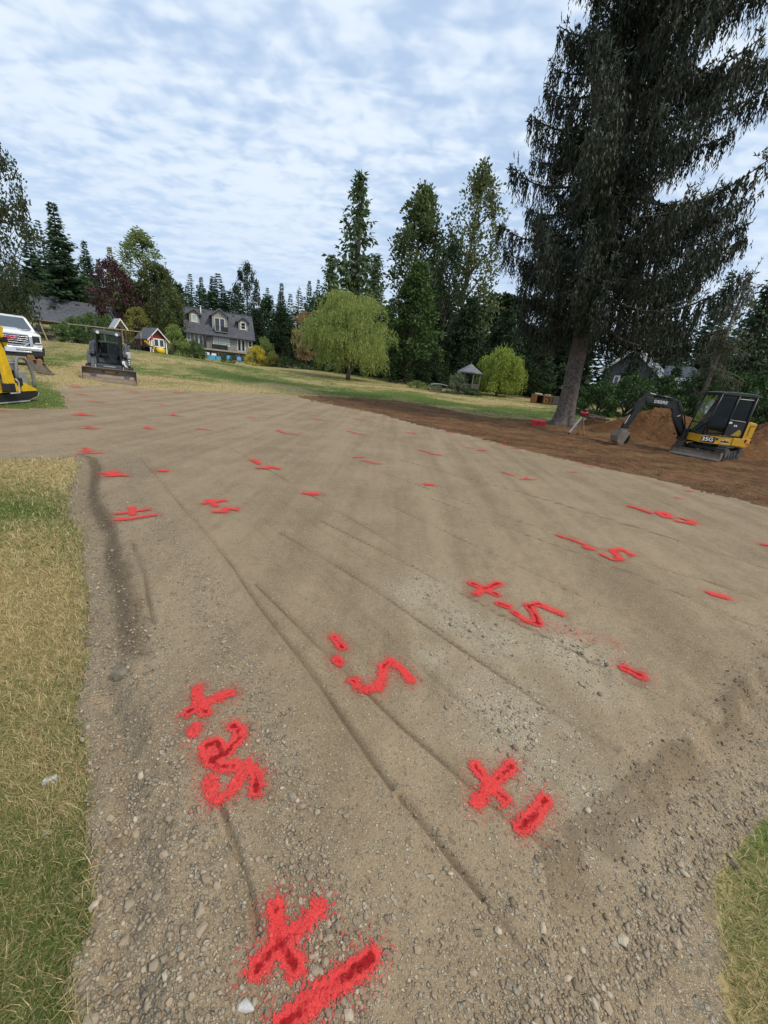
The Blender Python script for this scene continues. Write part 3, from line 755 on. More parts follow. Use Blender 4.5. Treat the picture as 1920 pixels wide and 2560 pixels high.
def scatter_stones():
    n = 150000
    az = rng.uniform(-56, 56, n) * np.pi / 180; r = np.exp(rng.uniform(np.log(.5), np.log(12), n))
    x = np.sin(az) * r; y = np.cos(az) * r
    inl = inside(LAWN_NEAR, x, y) | inside(LAWN_CORNER, x, y) | inside(LAWN_FAR, x, y) | inside(DIRT, x, y)
    st = stony(x, y); st = np.where(st < .10, .009, st)
    keep = (~inl) & (rng.uniform(0, 1, n) < st * np.clip(.30 + .1 * r, 0, .8))
    x, y, r, st = x[keep], y[keep], r[keep], st[keep]
    # a few stones thrown on to the grass beside the edges
    m = 2600; L = np.vstack([left_edge[:-1], ]); k = rng.integers(0, len(L) - 1, m); t = rng.uniform(0, 1, m)
    ex = L[k, 0] * (1 - t) + L[k + 1, 0] * t - np.abs(rng.normal(0, .09, m)); ey = L[k, 1] * (1 - t) + L[k + 1, 1] * t + rng.normal(0, .05, m)
    kk = (ey < 6); x = np.r_[x, ex[kk]]; y = np.r_[y, ey[kk]]; r = np.r_[r, np.hypot(ex[kk], ey[kk])]; st = np.r_[st, np.full(kk.sum(), .5)]
    size = np.exp(rng.normal(math.log(.0078), .50, len(x))) * (.7 + .65 * st)
    size = np.clip(size, .0035, .040); size = np.where(st < .05, np.clip(size, 0, .012), size)
    size = np.maximum(size, .0019 * r)
    for L_, w_ in MARK_LINES:
        c_ = L_.mean(0); q_ = np.where(np.hypot(x - c_[0], y - c_[1]) < 1.2)[0]
        if len(q_): size[q_] = np.where(dist_line(L_, x[q_], y[q_]) < w_ * 1.1, np.minimum(size[q_], .0075), size[q_])
    vis = size / r
    order = np.argsort(-vis); return x[order], y[order], size[order], r[order]
sx_, sy_, ss_, sr_ = scatter_stones()
_lim = 25000
sx_, sy_, ss_, sr_ = sx_[:_lim], sy_[:_lim], ss_[:_lim], sr_[:_lim]
sz_ = ground_z(sx_, sy_)
for k in range(300):
    o = obj('stone', STONES[k % 10], GROUND['gravel_pad'])
    s = ss_[k]; o.scale = (s, s, s); o.location = (sx_[k], sy_[k], sz_[k] + s * .16)
    o.rotation_euler = (random.gauss(0, .25), random.gauss(0, .25), random.uniform(0, 6.28))
def joined_stones():
    Vs, Ts, b = [], [], 0
    x, y, z, s = sx_[300:], sy_[300:], sz_[300:], ss_[300:]
    pid = rng.integers(0, 10, len(x))
    for p in range(10):
        v, t = mesh_arrays(STONES[p]); k = np.where(pid == p)[0]; Rm = rot_mats(len(k), .35)
        P = np.einsum('nij,vj->nvi', Rm, v) * s[k, None, None] + np.stack([x[k], y[k], z[k] + s[k] * .14], -1)[:, None]
        Vs.append(P.reshape(-1, 3)); Ts.append((t[None] + (np.arange(len(k)) * len(v))[:, None, None]).reshape(-1, 3) + b); b += len(k) * len(v)
    me = np_mesh('loose_gravel', np.vstack(Vs), tris=np.vstack(Ts), mat=M_STONE)
    o = obj('loose_gravel', me, GROUND['gravel_pad']); o['kind'] = 'stuff'
joined_stones()
M_CLOD = pm('dark_clod', (.155, .110, .066), (.10, .07, .043), 12, .95, bump=.5, bscale=40, bdist=.01)  # clods in the dark tone of the bank band
def clods():
    n = 60000; x = np.r_[rng.uniform(-4.5, 0, n), rng.uniform(.6, 4.5, n)]; y = np.r_[rng.uniform(.5, 9.5, n), rng.uniform(.5, 5, n)]
    d = soil_and_shade(x, y)
    for L, dep, wd in TRACKS: d = np.where(dist_line(L, x, y) < wd * 2, 0, d)
    k = (rng.random(len(x)) < d * .5) & ~inside(LAWN_NEAR, x, y); x, y = x[k], y[k]; n = len(x); s = np.exp(rng.normal(math.log(.009), .5, n)); s = np.clip(s, .004, .022)
    z = ground_z(x, y); v, T0 = mesh_arrays(STONES[3]); Rm = rot_mats(n, .9)
    P = np.einsum('nij,vj->nvi', Rm, v) * s[:, None, None] + np.stack([x, y, z + s * .12], -1)[:, None]
    o = obj('soil_clods', np_mesh('soil_clods', P.reshape(-1, 3), tris=(T0[None] + (np.arange(n) * len(v))[:, None, None]).reshape(-1, 3), mat=M_CLOD), GROUND['gravel_pad']); o['kind'] = 'stuff'; print('clods', n)
clods()
def rock(name, px, py, size, label, mat, seed, sq=(1, .85, .6), sink=.25):
    import bmesh
    rr = random.Random(seed); bm = bmesh.new(); bmesh.ops.create_icosphere(bm, subdivisions=3, radius=.5)
    cuts = [(Vector((rr.gauss(0, 1), rr.gauss(0, 1), rr.gauss(0, 1))).normalized(), rr.uniform(.26, .42)) for _ in range(9)]
    for v in bm.verts:
        p = v.co.copy()
        for c, q in cuts:
            d = p.dot(c)
            if d > q: p -= c * (d - q) * .93
        p *= 1 + .03 * math.sin(p.x * 23 + seed) * math.cos(p.y * 19)
        v.co = Vector((p.x * sq[0], p.y * sq[1], p.z * sq[2])) * size
    me = bpy.data.meshes.new(name); bm.to_mesh(me); bm.free(); me.materials.append(mat)
    g = gpt(px, py); o = obj(name, me); o.location = (g[0], g[1], gz(g[0], g[1]) + size * sq[2] * (.5 - sink)); o.rotation_euler = (0, .1, rr.uniform(0, 6))
    return tag(o, label, 'rock')
M_WHITE_ROCK = pm('pale_rock', (.52, .50, .45), (.36, .34, .30), 14, .85, bump=.5, bscale=40, bdist=.01)
M_GREY_ROCK = pm('brown_rock', (.20, .165, .115), (.12, .098, .07), 12, .9, bump=.6, bscale=40, bdist=.01)
rock('rock', 115, 1910, .056, 'white angular rock lying in the dry grass strip', M_WHITE_ROCK, 3)
rock('rock', 104, 2040, .036, 'smaller pale rock in the dry grass below the white one', M_WHITE_ROCK, 5)
rock('rock', 296, 1672, .088, 'brown boulder half buried in the dark left bank', M_GREY_ROCK, 8, (1.1, .9, .75))
rock('rock', 1862, 2110, .05, 'tan rock at the edge of the right corner grass', M_GREY_ROCK, 11)
rock('rock', 88, 1966, .035, 'brownish stone between the two pale rocks in the grass', M_GREY_ROCK, 14)
rock('rock', 615, 2520, .04, 'pale oval stone left of the painted numeral 1', M_WHITE_ROCK, 16, (1.2, .8, .45))

# ------------------------------------------------------------------ grass blades
def mat_blades():
    m = bpy.data.materials.new('grass_blade'); m.use_nodes = True; nt = m.node_tree; nt.nodes.clear()
    o = N(nt, 'ShaderNodeOutputMaterial'); mx = N(nt, 'ShaderNodeMixShader'); mx.inputs[0].default_value = .3
    g = N(nt, 'ShaderNodeNewGeometry')
    at = N(nt, 'ShaderNodeAttribute', attribute_name='green').outputs['Fac']
    f = ramp(nt, math_(nt, 'ADD', at, math_(nt, 'MULTIPLY_ADD', g.outputs['Random Per Island'], 1.2, -.6)), .2, .8)
    r2 = math_(nt, 'FRACT', math_(nt, 'MULTIPLY', g.outputs['Random Per Island'], 37.7))
    col = mixc(nt, f, mixc(nt, r2, (.74, .60, .33), (.36, .26, .11)), mixc(nt, r2, (.055, .098, .018), (.20, .255, .068)))
    d = N(nt, 'ShaderNodeBsdfDiffuse'); t = N(nt, 'ShaderNodeBsdfTranslucent')
    Lk(nt, col, d.inputs[0]); Lk(nt, col, t.inputs[0]); Lk(nt, d.outputs[0], mx.inputs[1]); Lk(nt, t.outputs[0], mx.inputs[2]); Lk(nt, mx.outputs[0], o.inputs[0])
    return m
M_BLADE = mat_blades()
def grass(n, az0, az1, r0, r1, name, label, hmul=1.0):
    az = rng.uniform(az0, az1, n) * np.pi / 180; r = np.exp(rng.uniform(np.log(r0), np.log(r1), n))
    x = np.sin(az) * r; y = np.cos(az) * r
    wob = np.clip(.06 * r / 4, .03, .4)
    wx = x + rng.normal(0, 1, n) * wob * .5; wy = y + rng.normal(0, 1, n) * wob * .5
    k = inside(LAWN_NEAR, wx, wy) | inside(LAWN_FAR, wx, wy) | inside(LAWN_CORNER, wx, wy)
    x, y, r = x[k], y[k], r[k]; n = len(x)
    z = ground_z(x, y)
    L = (.022 + .034 * rng.random(n)) * hmul * (1 + .015 * r); wd = np.maximum(.0022, r * .0011) * (.7 + .6 * rng.random(n))
    a = rng.uniform(0, 2 * np.pi, n); lean = np.clip(rng.normal(.9, .45, n), .05, 1.5)
    dx, dy, dz = np.cos(a) * np.sin(lean), np.sin(a) * np.sin(lean), np.cos(lean)
    b = a + np.pi / 2 + rng.normal(0, .5, n)
    ox, oy = np.cos(b) * wd / 2, np.sin(b) * wd / 2
    B = np.stack([x, y, z], -1); O = np.stack([ox, oy, np.zeros(n)], -1); D = np.stack([dx, dy, dz], -1) * L[:, None]
    droop = np.stack([np.cos(a), np.sin(a), -.3 * np.ones(n)], -1) * (L * .35)[:, None]
    V = np.stack([B - O, B + O, B + D * .6 + O * .8, B + D * .6 - O * .8, B + D + droop], 1).reshape(-1, 3)
    i = np.arange(n) * 5
    me = np_mesh(name, V, quads=np.stack([i, i + 1, i + 2, i + 3], -1), tris=np.stack([i + 3, i + 2, i + 4], -1), mat=M_BLADE)
    add_attr(me, 'green', np.repeat(greenness(x, y), 5))
    return tag(obj(name, me), label, 'grass', kind='stuff')
grass(230000, -66, -22, .42, 9, 'grass', 'short dry and green grass blades left of the gravel')
grass(60000, 35, 74, .5, 4, 'grass', 'green grass in the near right corner')
grass(130000, -52, 48, 10, 48, 'grass', 'mown grass of the lawn beyond the pad', .8)

# ------------------------------------------------------------------ vegetation
def unit(v): return v / np.maximum(np.linalg.norm(v, axis=-1, keepdims=True), 1e-9)
def cards(P, D, Wd, S=None, r=None):
    """leaf-shaped diamonds from base points P along D (length included), width Wd, side vector S"""
    r = r or rng; P = np.asarray(P, float); D = np.asarray(D, float); n = len(P)
    if S is None:
        S = unit(np.cross(D, r.normal(0, 1, (n, 3))))
    Wd = np.asarray(Wd, float).reshape(-1, 1) * np.ones((n, 1))
    a = P + D * .45 + S * Wd / 2; b = P + D * .45 - S * Wd / 2
    return np.stack([P, a, P + D, b], 1).reshape(-1, 3)
def crown_mesh(name, Vs, mat):
    V = np.vstack(Vs); n = len(V) // 4
    return np_mesh(name, V, quads=np.arange(n * 4).reshape(-1, 4), mat=mat)
M_BARK = pm('bark', (.105, .080, .060), (.055, .042, .033), 6, .95, bump=.9, bscale=14, bdist=.04)
M_BARK_PALE = pm('pale_bark', (.24, .215, .18), (.11, .095, .08), 5, .95, bump=.6, bscale=12, bdist=.03)
M_BARK_SPRUCE = pm('spruce_bark', (.150, .118, .100), (.062, .048, .042), 7, .95, bump=1.0, bscale=11, bdist=.06)
FOL = {
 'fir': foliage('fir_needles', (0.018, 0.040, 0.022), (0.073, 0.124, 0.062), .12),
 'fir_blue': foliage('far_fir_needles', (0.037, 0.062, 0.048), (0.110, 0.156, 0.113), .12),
 'feathery': foliage('feathery_green', (0.026, 0.066, 0.018), (0.102, 0.193, 0.055), .2),
 'cedar': foliage('cedar_sprays', (0.029, 0.055, 0.022), (0.121, 0.172, 0.073), .18),
 'poplar': foliage('poplar_leaves', (0.037, 0.062, 0.022), (0.156, 0.193, 0.073), .25),
 'alder': foliage('alder_leaves', (0.040, 0.062, 0.023), (0.174, 0.193, 0.088), .28),
 'maple': foliage('maple_leaves', (.024, .052, .014), (.100, .155, .045), .25),
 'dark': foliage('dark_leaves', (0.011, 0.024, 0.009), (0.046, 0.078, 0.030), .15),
 'edge': foliage('red_tinged_leaves', (.016, .030, .012), (.075, .095, .038), .2, (.045, .048, .022)),
 'olive': foliage('olive_leaves', (.028, .042, .014), (.120, .140, .050), .25),
 'purple': foliage('purple_leaves', (0.027, 0.011, 0.013), (0.093, 0.039, 0.045), .15),
 'pale': foliage('pale_leaves', (0.090, 0.128, 0.039), (0.255, 0.300, 0.128), .3),
 'gold': foliage('golden_green_leaves', (0.098, 0.105, 0.021), (0.285, 0.262, 0.068), .3),
 'yellow': foliage('yellow_leaves', (0.300, 0.240, 0.020), (0.620, 0.520, 0.070), .3),
 'shrub': foliage('shrub_leaves', (0.030, 0.068, 0.018), (0.128, 0.203, 0.060), .25),
 'light_shrub': foliage('light_shrub_leaves', (0.090, 0.143, 0.033), (0.255, 0.323, 0.098), .3),
 'rust': foliage('rust_tipped_leaves', (0.135, 0.105, 0.045), (0.390, 0.247, 0.135), .3),
 'willow': foliage('willow_leaves', (0.120, 0.160, 0.038), (0.400, 0.440, 0.160), .4, (.26, .31, .085)),
 'willow2': foliage('young_willow_leaves', (0.115, 0.165, 0.024), (0.400, 0.450, 0.115), .4, (.26, .33, .06)),
 'spruce': foliage('spruce_needles', (0.009, 0.014, 0.010), (0.052, 0.062, 0.040), .10, (.042, .046, .022)),
 'spruce_tip': foliage('spruce_shoots', (0.055, 0.080, 0.062), (0.130, 0.165, 0.125), .12),
 'moss': foliage('mossy_twigs', (0.055, 0.061, 0.033), (0.138, 0.143, 0.088), .2),
 'laurel': foliage('laurel_leaves', (0.015, 0.042, 0.012), (0.075, 0.135, 0.039), .15),
 'grey': foliage('grey_green_leaves', (0.083, 0.108, 0.060), (0.210, 0.247, 0.150), .25),
}
def trunk_mesh(name, h, r0, r1, mat, limbs=(), bend=.0, n=10, flare=1.35):
    b = MB(); k = 9
    path = [(bend * h * .3 * math.sin(2.5 * t), bend * h * .2 * (1 - math.cos(2 * t)), h * t - (.3 if t == 0 else 0)) for t in np.linspace(0, 1, k)]
    b.tube(path, [r0 * flare] + [r0 + (r1 - r0) * t for t in np.linspace(.08, 1, k - 1)], n)
    for L in limbs: b.tube(L[0], L[1], 5)
    me = bpy.data.meshes.new(name); me.from_pydata(b.v, [], b.f); me.materials.append(mat)
    me.polygons.foreach_set('use_smooth', np.ones(len(me.polygons), bool)); return me
def mk_fir(seed, h=12.0, r=2.6, z0=.6, droop=.25, dense=1.0, top=.9, spr=1.0):
    q = np.random.default_rng(seed); P, D, Wd = [], [], []
    z = z0
    while z < h * .985:
        t = (z - z0) / (h - z0); rad = (r * (1 - t) ** top + .12) * q.uniform(.72, 1.1)
        nb = max(4, int((6.5 - 2 * t) * dense)); a0 = q.uniform(0, 6.28)
        for i in range(nb):
            if q.random() < .1: continue
            a = a0 + i * 6.283 / nb + q.normal(0, .25); L = rad * q.uniform(.7, 1.12)
            el = -droop + .55 * t + q.normal(0, .08)
            u = np.array([math.cos(a), math.sin(a), 0]); s = np.array([-math.sin(a), math.cos(a), 0])
            m = max(3, int(L * 4.2 * dense)); ss = np.linspace(.12, 1, m)
            pos = np.array([0, 0, z]) + (u * L)[None] * ss[:, None]; pos[:, 2] += L * (math.tan(el) * ss + .22 * ss ** 2.2)
            wl = (.30 + .34 * (1 - ss)) * min(1, .35 + L / 2) * spr
            for sg in (-1, 0, 1):
                d = u[None] * (.62 if sg else .9) + s[None] * sg * .85 + np.array([0, 0, -.18])
                d = unit(d + q.normal(0, .16, (m, 3))) * (wl * (1.1 if sg else .85))[:, None]
                P.append(pos + q.normal(0, .03, (m, 3))); D.append(d); Wd.append(wl * .42)
        z += (.30 + .20 * (1 - t)) / dense ** .5 * q.uniform(.8, 1.2) * (h / 12) ** .5
    P.append(np.array([[0, 0, h * .94]])); D.append(np.array([[0, 0, h * .06]])); Wd.append(np.array([.14]))
    return cards(np.vstack(P), np.vstack(D), np.concatenate(Wd), r=q)
def mk_cedar(seed, h=16.0, r=2.6):
    q = np.random.default_rng(seed); P, D, Wd = [], [], []
    z = .5
    while z < h * .985:
        t = z / h; rad = r * (1 - t ** 1.15) * q.uniform(.6, 1.12) + .10
        nb = 7; a0 = q.uniform(0, 6.28)
        for i in range(nb):
            if q.random() < .14: continue
            a = a0 + i * .9 + q.normal(0, .3); L = rad * q.uniform(.6, 1.15)
            u = np.array([math.cos(a), math.sin(a), 0])
            m = max(3, int(L * 5)); ss = np.linspace(.15, 1, m)
            pos = np.array([0, 0, z]) + (u * L)[None] * ss[:, None]; pos[:, 2] += L * (-.35 * ss + .42 * ss ** 2.5)
            for k in range(4):
                d = np.stack([q.normal(0, .34, m), q.normal(0, .34, m), -1 + q.normal(0, .35, m)], -1) + u[None] * .35
                wl = q.uniform(.28, .62, m) * (.55 + .45 * (1 - t))
                P.append(pos + q.normal(0, .07, (m, 3))); D.append(unit(d) * wl[:, None]); Wd.append(wl * .50)
            P.append(pos[-1:]); D.append(unit(u + np.array([0, 0, .35]))[None] * .35); Wd.append(np.array([.1]))
        z += .30 * q.uniform(.7, 1.3)
    P.append(np.array([[0, 0, h * .95]])); D.append(np.array([[.06, 0, h * .05]])); Wd.append(np.array([.12]))
    return cards(np.vstack(P), np.vstack(D), np.concatenate(Wd), r=q)
def mk_broad(seed, h=10.0, r=3.6, zc=.18, clumps=110, leaves=60, leaf=.26, cr=.62, shape='round', flat=.75):
    """crown of leaf clumps at limb ends inside an uneven envelope; returns leaves and limbs"""
    q = np.random.default_rng(seed); C = []; limbs = []
    lob = q.uniform(0, 6.28, 3)
    while len(C) < clumps:
        a = q.uniform(0, 6.283); t = q.uniform(0, 1)
        if shape == 'round': env = math.sin(math.pi * min(1, .12 + .88 * t)) ** .6
        elif shape == 'cone': env = (1 - t) ** .75 * min(1, .55 + 3 * t)
        elif shape == 'column': env = (1 - t ** 2.2) ** .7 * min(1, .45 + 1.6 * t)
        else: env = (1 - t ** 2) ** .5
        env *= 1 + .16 * math.sin(2 * a + lob[0]) + .12 * math.sin(3 * a + lob[1] + 4 * t)
        rr = r * env * (q.uniform(.25, 1) ** .45)
        C.append((math.cos(a) * rr, math.sin(a) * rr, h * (zc + (1 - zc) * t * .97)))
    C = np.array(C); n = clumps * leaves
    cs = cr * q.uniform(.55, 1.25, clumps)
    base = np.repeat(C, leaves, 0); sc = np.repeat(cs, leaves)
    off = unit(q.normal(0, 1, (n, 3))) * (q.random(n) ** .5)[:, None] * sc[:, None]; off[:, 2] *= flat if shape != 'column' else 1.5
    d = unit(unit(off) * .6 + q.normal(0, .6, (n, 3)) + np.array([0, 0, -.15 if shape != 'column' else .35]))
    ln = leaf * q.uniform(.6, 1.3, n)
    V = cards(base + off, d * ln[:, None], ln * .62, r=q)
    for k in q.permutation(clumps)[:min(clumps, 34)]:
        c = C[k]; z0 = max(h * zc * .6, c[2] - np.hypot(c[0], c[1]) * .9 - .4)
        mid = np.array([c[0] * .45, c[1] * .45, (z0 + c[2]) / 2 - .1])
        limbs.append(([(0, 0, z0), tuple(mid), tuple(c)], [.012 * h * (1 - z0 / h) + .02, .02 + .003 * h, .012]))
    return V, limbs
def mk_willow(seed, h=9.5, r=5.2, zmin=.9, clusters=64, per=46, dk=(.13, .30)):
    q = np.random.default_rng(seed); P, D, Wd = [], [], []; limbs = []
    for i in range(clusters):
        a = q.uniform(0, 6.283); v = q.random() ** .85; zr_ = .26 + .70 * v; f = q.uniform(.55, 1) if i % 5 else q.uniform(.1, .5)
        env = math.sqrt(max(.02, 1 - (max(0, zr_ - .46) / .52) ** 2)) * (1 if zr_ > .46 else .86 + .3 * (zr_ - .26))
        rr = r * env * f * (1 + .10 * math.sin(3 * a + seed) + .09 * math.sin(5 * a + 7 * v)) * .92; zt = h * zr_
        c = np.array([math.cos(a) * rr, math.sin(a) * rr, zt]); cr = q.uniform(.55, 1.1) * r / 5.2 * 1.15
        u = np.array([math.cos(a), math.sin(a), 0])
        if i % 2 == 0: limbs.append(([(0, 0, h * .16), tuple(c * .35 + np.array([0, 0, h * .20])), tuple(c * .75 + np.array([0, 0, h * .10])), tuple(c)], [.12, .085, .05, .015]))
        drop = h * q.uniform(*dk)
        for k in range(per):
            th = q.uniform(0, 6.283); e = q.random() ** .5; s0 = c + np.array([math.cos(th) * e * cr, math.sin(th) * e * cr, .42 * cr * (1 - e * e)])
            L = drop * q.uniform(.35, 1.1); zend = max(zmin * q.uniform(.5, 3.2), s0[2] - L); m = int((s0[2] - zend) / .20)
            if m < 1: continue
            t_ = np.arange(m); out = (.30 * e + .12) * cr * (1 - np.exp(-t_ / 2.5)); sw = np.cumsum(q.normal(0, .022, (m, 2)), 0)
            p = np.stack([s0[0] + math.cos(th) * out * .7 + u[0] * out * .5 + sw[:, 0], s0[1] + math.sin(th) * out * .7 + u[1] * out * .5 + sw[:, 1], s0[2] - .20 * t_], -1)
            keep = q.random(m) < .82; p = p[keep]; m = len(p)
            d = np.stack([q.normal(0, .55, m), q.normal(0, .55, m), -np.ones(m)], -1)
            ln = q.uniform(.16, .36, m); P.append(p); D.append(unit(d) * ln[:, None]); Wd.append(ln * .27)
        for k in range(10):        # arching tops of the boughs
            s0 = c + q.normal(0, cr * .5, 3); P.append(s0[None]); D.append((u * .2 + q.normal(0, .18, 3) + np.array([0, 0, .12]))[None]); Wd.append(np.array([.08]))
    return cards(np.vstack(P), np.vstack(D), np.concatenate(Wd), r=q), limbs

PROTO = {}
def proto(kind, variant):
    key = (kind, variant)
    if key in PROTO: return PROTO[key]
    s = hash(kind) % 1 + variant * 13 + len(kind)
    limbs = []
    if kind == 'fir': h, r = 12.0, 2.6; V = mk_fir(100 + s, h, r, dense=1.25, spr=1.35); tr = (.20, .03)
    elif kind == 'sparse_fir': h, r = 12.0, 1.9; V = mk_fir(140 + s, h, r, dense=.9, droop=.35, spr=1.2); tr = (.18, .03)
    elif kind == 'feathery': h, r = 7.5, 2.4; V = mk_fir(170 + s, h, r, dense=1.25, droop=-.15, top=.62, spr=1.05); tr = (.16, .03)
    elif kind == 'cedar': h, r = 16.0, 2.7; V = mk_cedar(200 + s, h, r); tr = (.3, .04)
    elif kind == 'poplar': h, r = 16.0, 3.4; V, limbs = mk_broad(230 + s, h, r, .06, 190, 72, .30, .66, 'column'); tr = (.28, .05)
    elif kind == 'alder': h, r = 17.0, 3.2; V, limbs = mk_broad(260 + s, h, r, .10, 170, 52, .27, .66, 'column', .8); tr = (.22, .04)
    elif kind == 'maple': h, r = 11.0, 3.7; V, limbs = mk_broad(290 + s, h, r, .10, 190, 62, .30, .68, 'cone', .7); tr = (.22, .05)
    elif kind == 'round': h, r = 9.0, 3.4; V, limbs = mk_broad(320 + s, h, r, .12, 130, 60, .27, .66, 'round'); tr = (.2, .04)
    elif kind == 'near_round': h, r = 9.0, 3.4; V, limbs = mk_broad(335 + s, h, r, .12, 140, 135, .155, .66, 'round'); tr = (.2, .04)
    elif kind == 'small': h, r = 4.5, 1.7; V, limbs = mk_broad(350 + s, h, r, .20, 70, 46, .17, .36, 'round', .5); tr = (.09, .02)
    elif kind == 'shrub': h, r = 2.4, 1.6; V, limbs = mk_broad(380 + s, h, r, .02, 70, 60, .14, .34, 'dome'); tr = (.05, .02)
    elif kind == 'willow': h, r = 9.3, 5.4; V, limbs = mk_willow(410 + s, h, r, .35, 120, 56); tr = (.26, .10)
    elif kind == 'willow2': h, r = 5.2, 2.7; V, limbs = mk_willow(440 + s, h, r, .25, 56, 60, (.28, .60)); tr = (.15, .06)
    hh = h * (.94 if kind in ('fir', 'sparse_fir', 'cedar', 'feathery') else .45 if 'willow' in kind else .9)
    PROTO[key] = (h, r, crown_mesh(kind + '_crown', [V], None), trunk_mesh(kind + '_trunk', hh, tr[0], tr[1], M_BARK, limbs, bend=.03 if h > 5 else .1))
    return PROTO[key]
def plant(name, kind, variant, x, y, zb, h, r, label, cat, fol, group=None, bark=None, rz=None, sink=.1, lean=(0, 0)):
    H, R0, cm, tm = proto(kind, variant)
    t = thing(name, label, cat, (x, y, zb - sink), rng.uniform(0, 6.28) if rz is None else rz, group)
    t.rotation_euler[0], t.rotation_euler[1] = lean
    t.scale = (r / R0, r / R0, h / H)
    if kind != 'shrub' or True:
        o = obj('trunk' if cat == 'tree' else 'stem', tm, t); o.data.materials
        if bark:
            o.material_slots[0].link = 'OBJECT'; o.material_slots[0].material = bark
    c = obj('crown' if cat == 'tree' else 'foliage', cm, t)
    if not cm.materials: cm.materials.append(FOL[fol])
    c.material_slots[0].link = 'OBJECT'; c.material_slots[0].material = FOL[fol]
    return t
def tree_at(name, kind, variant, px, py_top, depth, w_px, label, cat, fol, group=None, bark=None, hmin=1.0, lean=(0, 0), py_base=None):
    p = at_cd(px, py_top, depth)
    x, y = p[0], p[1]
    if py_base is not None:
        q = gpt(*py_base) if isinstance(py_base, tuple) else gpt(px, py_base); x, y = q[0], q[1]
    zb = gz(x, y); h = max(hmin, p[2] - zb); r = w_px / FPX * depth / 2 * (1.3 if 'fir' in kind else 1)
    return plant(name, kind, variant, x, y, zb, h, r, label, cat, fol, group, bark, lean=lean)

# --- woods: the mass of trees behind, too many and too far to count
def woods(name, label, spots, fol, seed):
    q = np.random.default_rng(seed); parts = []
    vv = [mk_fir(500 + seed, 12, 2.7, spr=1.5, dense=.72), mk_fir(520 + seed, 12, 2.4, spr=1.5, dense=.72), mk_broad(540 + seed, 11, 3.4, .05, 100, 26, .55, .75, 'cone')[0]]
    for px0, px1, n, d0, d1, ty0, ty1 in spots:
        for i in range(n):
            px = px0 + (px1 - px0) * (i + q.uniform(.1, .9)) / n; f = (px - px0) / (px1 - px0); d = q.uniform(d0, d1)
            p = at_cd(px, (ty0 + (ty1 - ty0) * f) + q.normal(0, 14), d); zb = gz(p[0], p[1]) - .5; h = max(4, p[2] - zb)
            v = vv[q.integers(0, 3)]; a = q.uniform(0, 6.28); s = h / 12 * q.uniform(.95, 1.3)
            X = v[:, 0] * math.cos(a) - v[:, 1] * math.sin(a); Y = v[:, 0] * math.sin(a) + v[:, 1] * math.cos(a)
            parts.append(np.stack([X * s + p[0], Y * s + p[1], v[:, 2] * h / 12 + zb], -1))
    me = crown_mesh(name, parts, FOL[fol]); return tag(obj(name, me), label, 'woods', kind='stuff')
woods('woods', 'dark conifer woods rising behind the barn on the left', [(-150, 260, 16, 78, 95, 620, 690), (-150, 240, 12, 66, 76, 680, 730), (200, 470, 12, 85, 100, 715, 735)], 'fir', 1)
woods('woods', 'distant firs behind the house', [(370, 600, 16, 82, 94, 700, 722), (560, 860, 16, 88, 105, 745, 728), (600, 780, 9, 76, 84, 815, 810)], 'fir', 2)
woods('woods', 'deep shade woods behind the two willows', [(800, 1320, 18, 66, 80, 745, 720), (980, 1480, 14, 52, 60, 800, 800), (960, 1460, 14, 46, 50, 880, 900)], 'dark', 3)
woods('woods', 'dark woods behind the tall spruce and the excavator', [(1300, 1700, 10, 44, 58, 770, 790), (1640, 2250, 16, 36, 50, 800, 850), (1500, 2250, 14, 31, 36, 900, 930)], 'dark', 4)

G1 = 'firs standing above the woods'
A = tree_at
A('maple_tree', 'near_round', 1, -150, 150, 21, 255, 'tall dark leafy tree cut off by the left border', 'tree', 'edge')
A('maple_tree', 'near_round', 2, -285, 430, 24, 250, 'low dark leafy tree at the left border under the taller one', 'tree', 'edge')
A('fir_tree', 'fir', 0, 60, 550, 66, 75, 'short dark fir between the left border tree and the bare-topped fir', 'tree', 'fir', G1)
A('fir_tree', 'sparse_fir', 0, 92, 545, 70, 62, 'thin bare-topped fir left of the tallest left fir', 'tree', 'fir', G1)
A('fir_tree', 'fir', 1, 128, 503, 62, 120, 'tallest pointed fir on the left, above the barn roof', 'tree', 'fir', G1)
A('fir_tree', 'fir', 2, 208, 596, 76, 66, 'pointed fir right of the tallest left fir', 'tree', 'fir', G1)
A('fir_tree', 'fir', 1, 172, 640, 74, 56, 'small fir in the dip between two taller firs', 'tree', 'fir', G1)
A('fir_tree', 'fir', 0, 244, 645, 80, 50, 'small dark fir tip left of the purple tree', 'tree', 'fir', G1)
for i, (px, py, wd, lb) in enumerate([(15, 700, 105, 'feathery green conifer behind the white truck'), (78, 668, 110, 'feathery green conifer left of the barn ridge'), (132, 655, 115, 'tallest feathery green conifer above the barn ridge'),
                                      (180, 672, 100, 'feathery green conifer above the middle of the barn roof'), (216, 690, 85, 'feathery green conifer beside the purple tree')]):
    A('conifer_tree', 'feathery', i % 2, px, py, 72, wd, lb, 'tree', 'feathery', 'feathery conifers behind the barn')
A('plum_tree', 'round', 0, 274, 648, 58, 125, 'dark purple-leaved tree above the right end of the barn', 'tree', 'purple')
A('fir_tree', 'fir', 2, 272, 612, 78, 62, 'yellow-green fir tip behind the purple tree', 'tree', 'gold')
A('ash_tree', 'alder', 0, 346, 573, 66, 180, 'tall airy pale green tree left of the house', 'tree', 'pale')
A('leafy_tree', 'round', 1, 385, 655, 62, 130, 'broad green tree touching the left gable of the house', 'tree', 'olive')
A('leafy_tree', 'round', 2, 345, 700, 61, 90, 'green tree between the purple tree and the house', 'tree', 'olive')
A('golden_tree', 'small', 0, 338, 763, 56, 72, 'small golden-green tree behind the white gabled arbour', 'tree', 'gold')
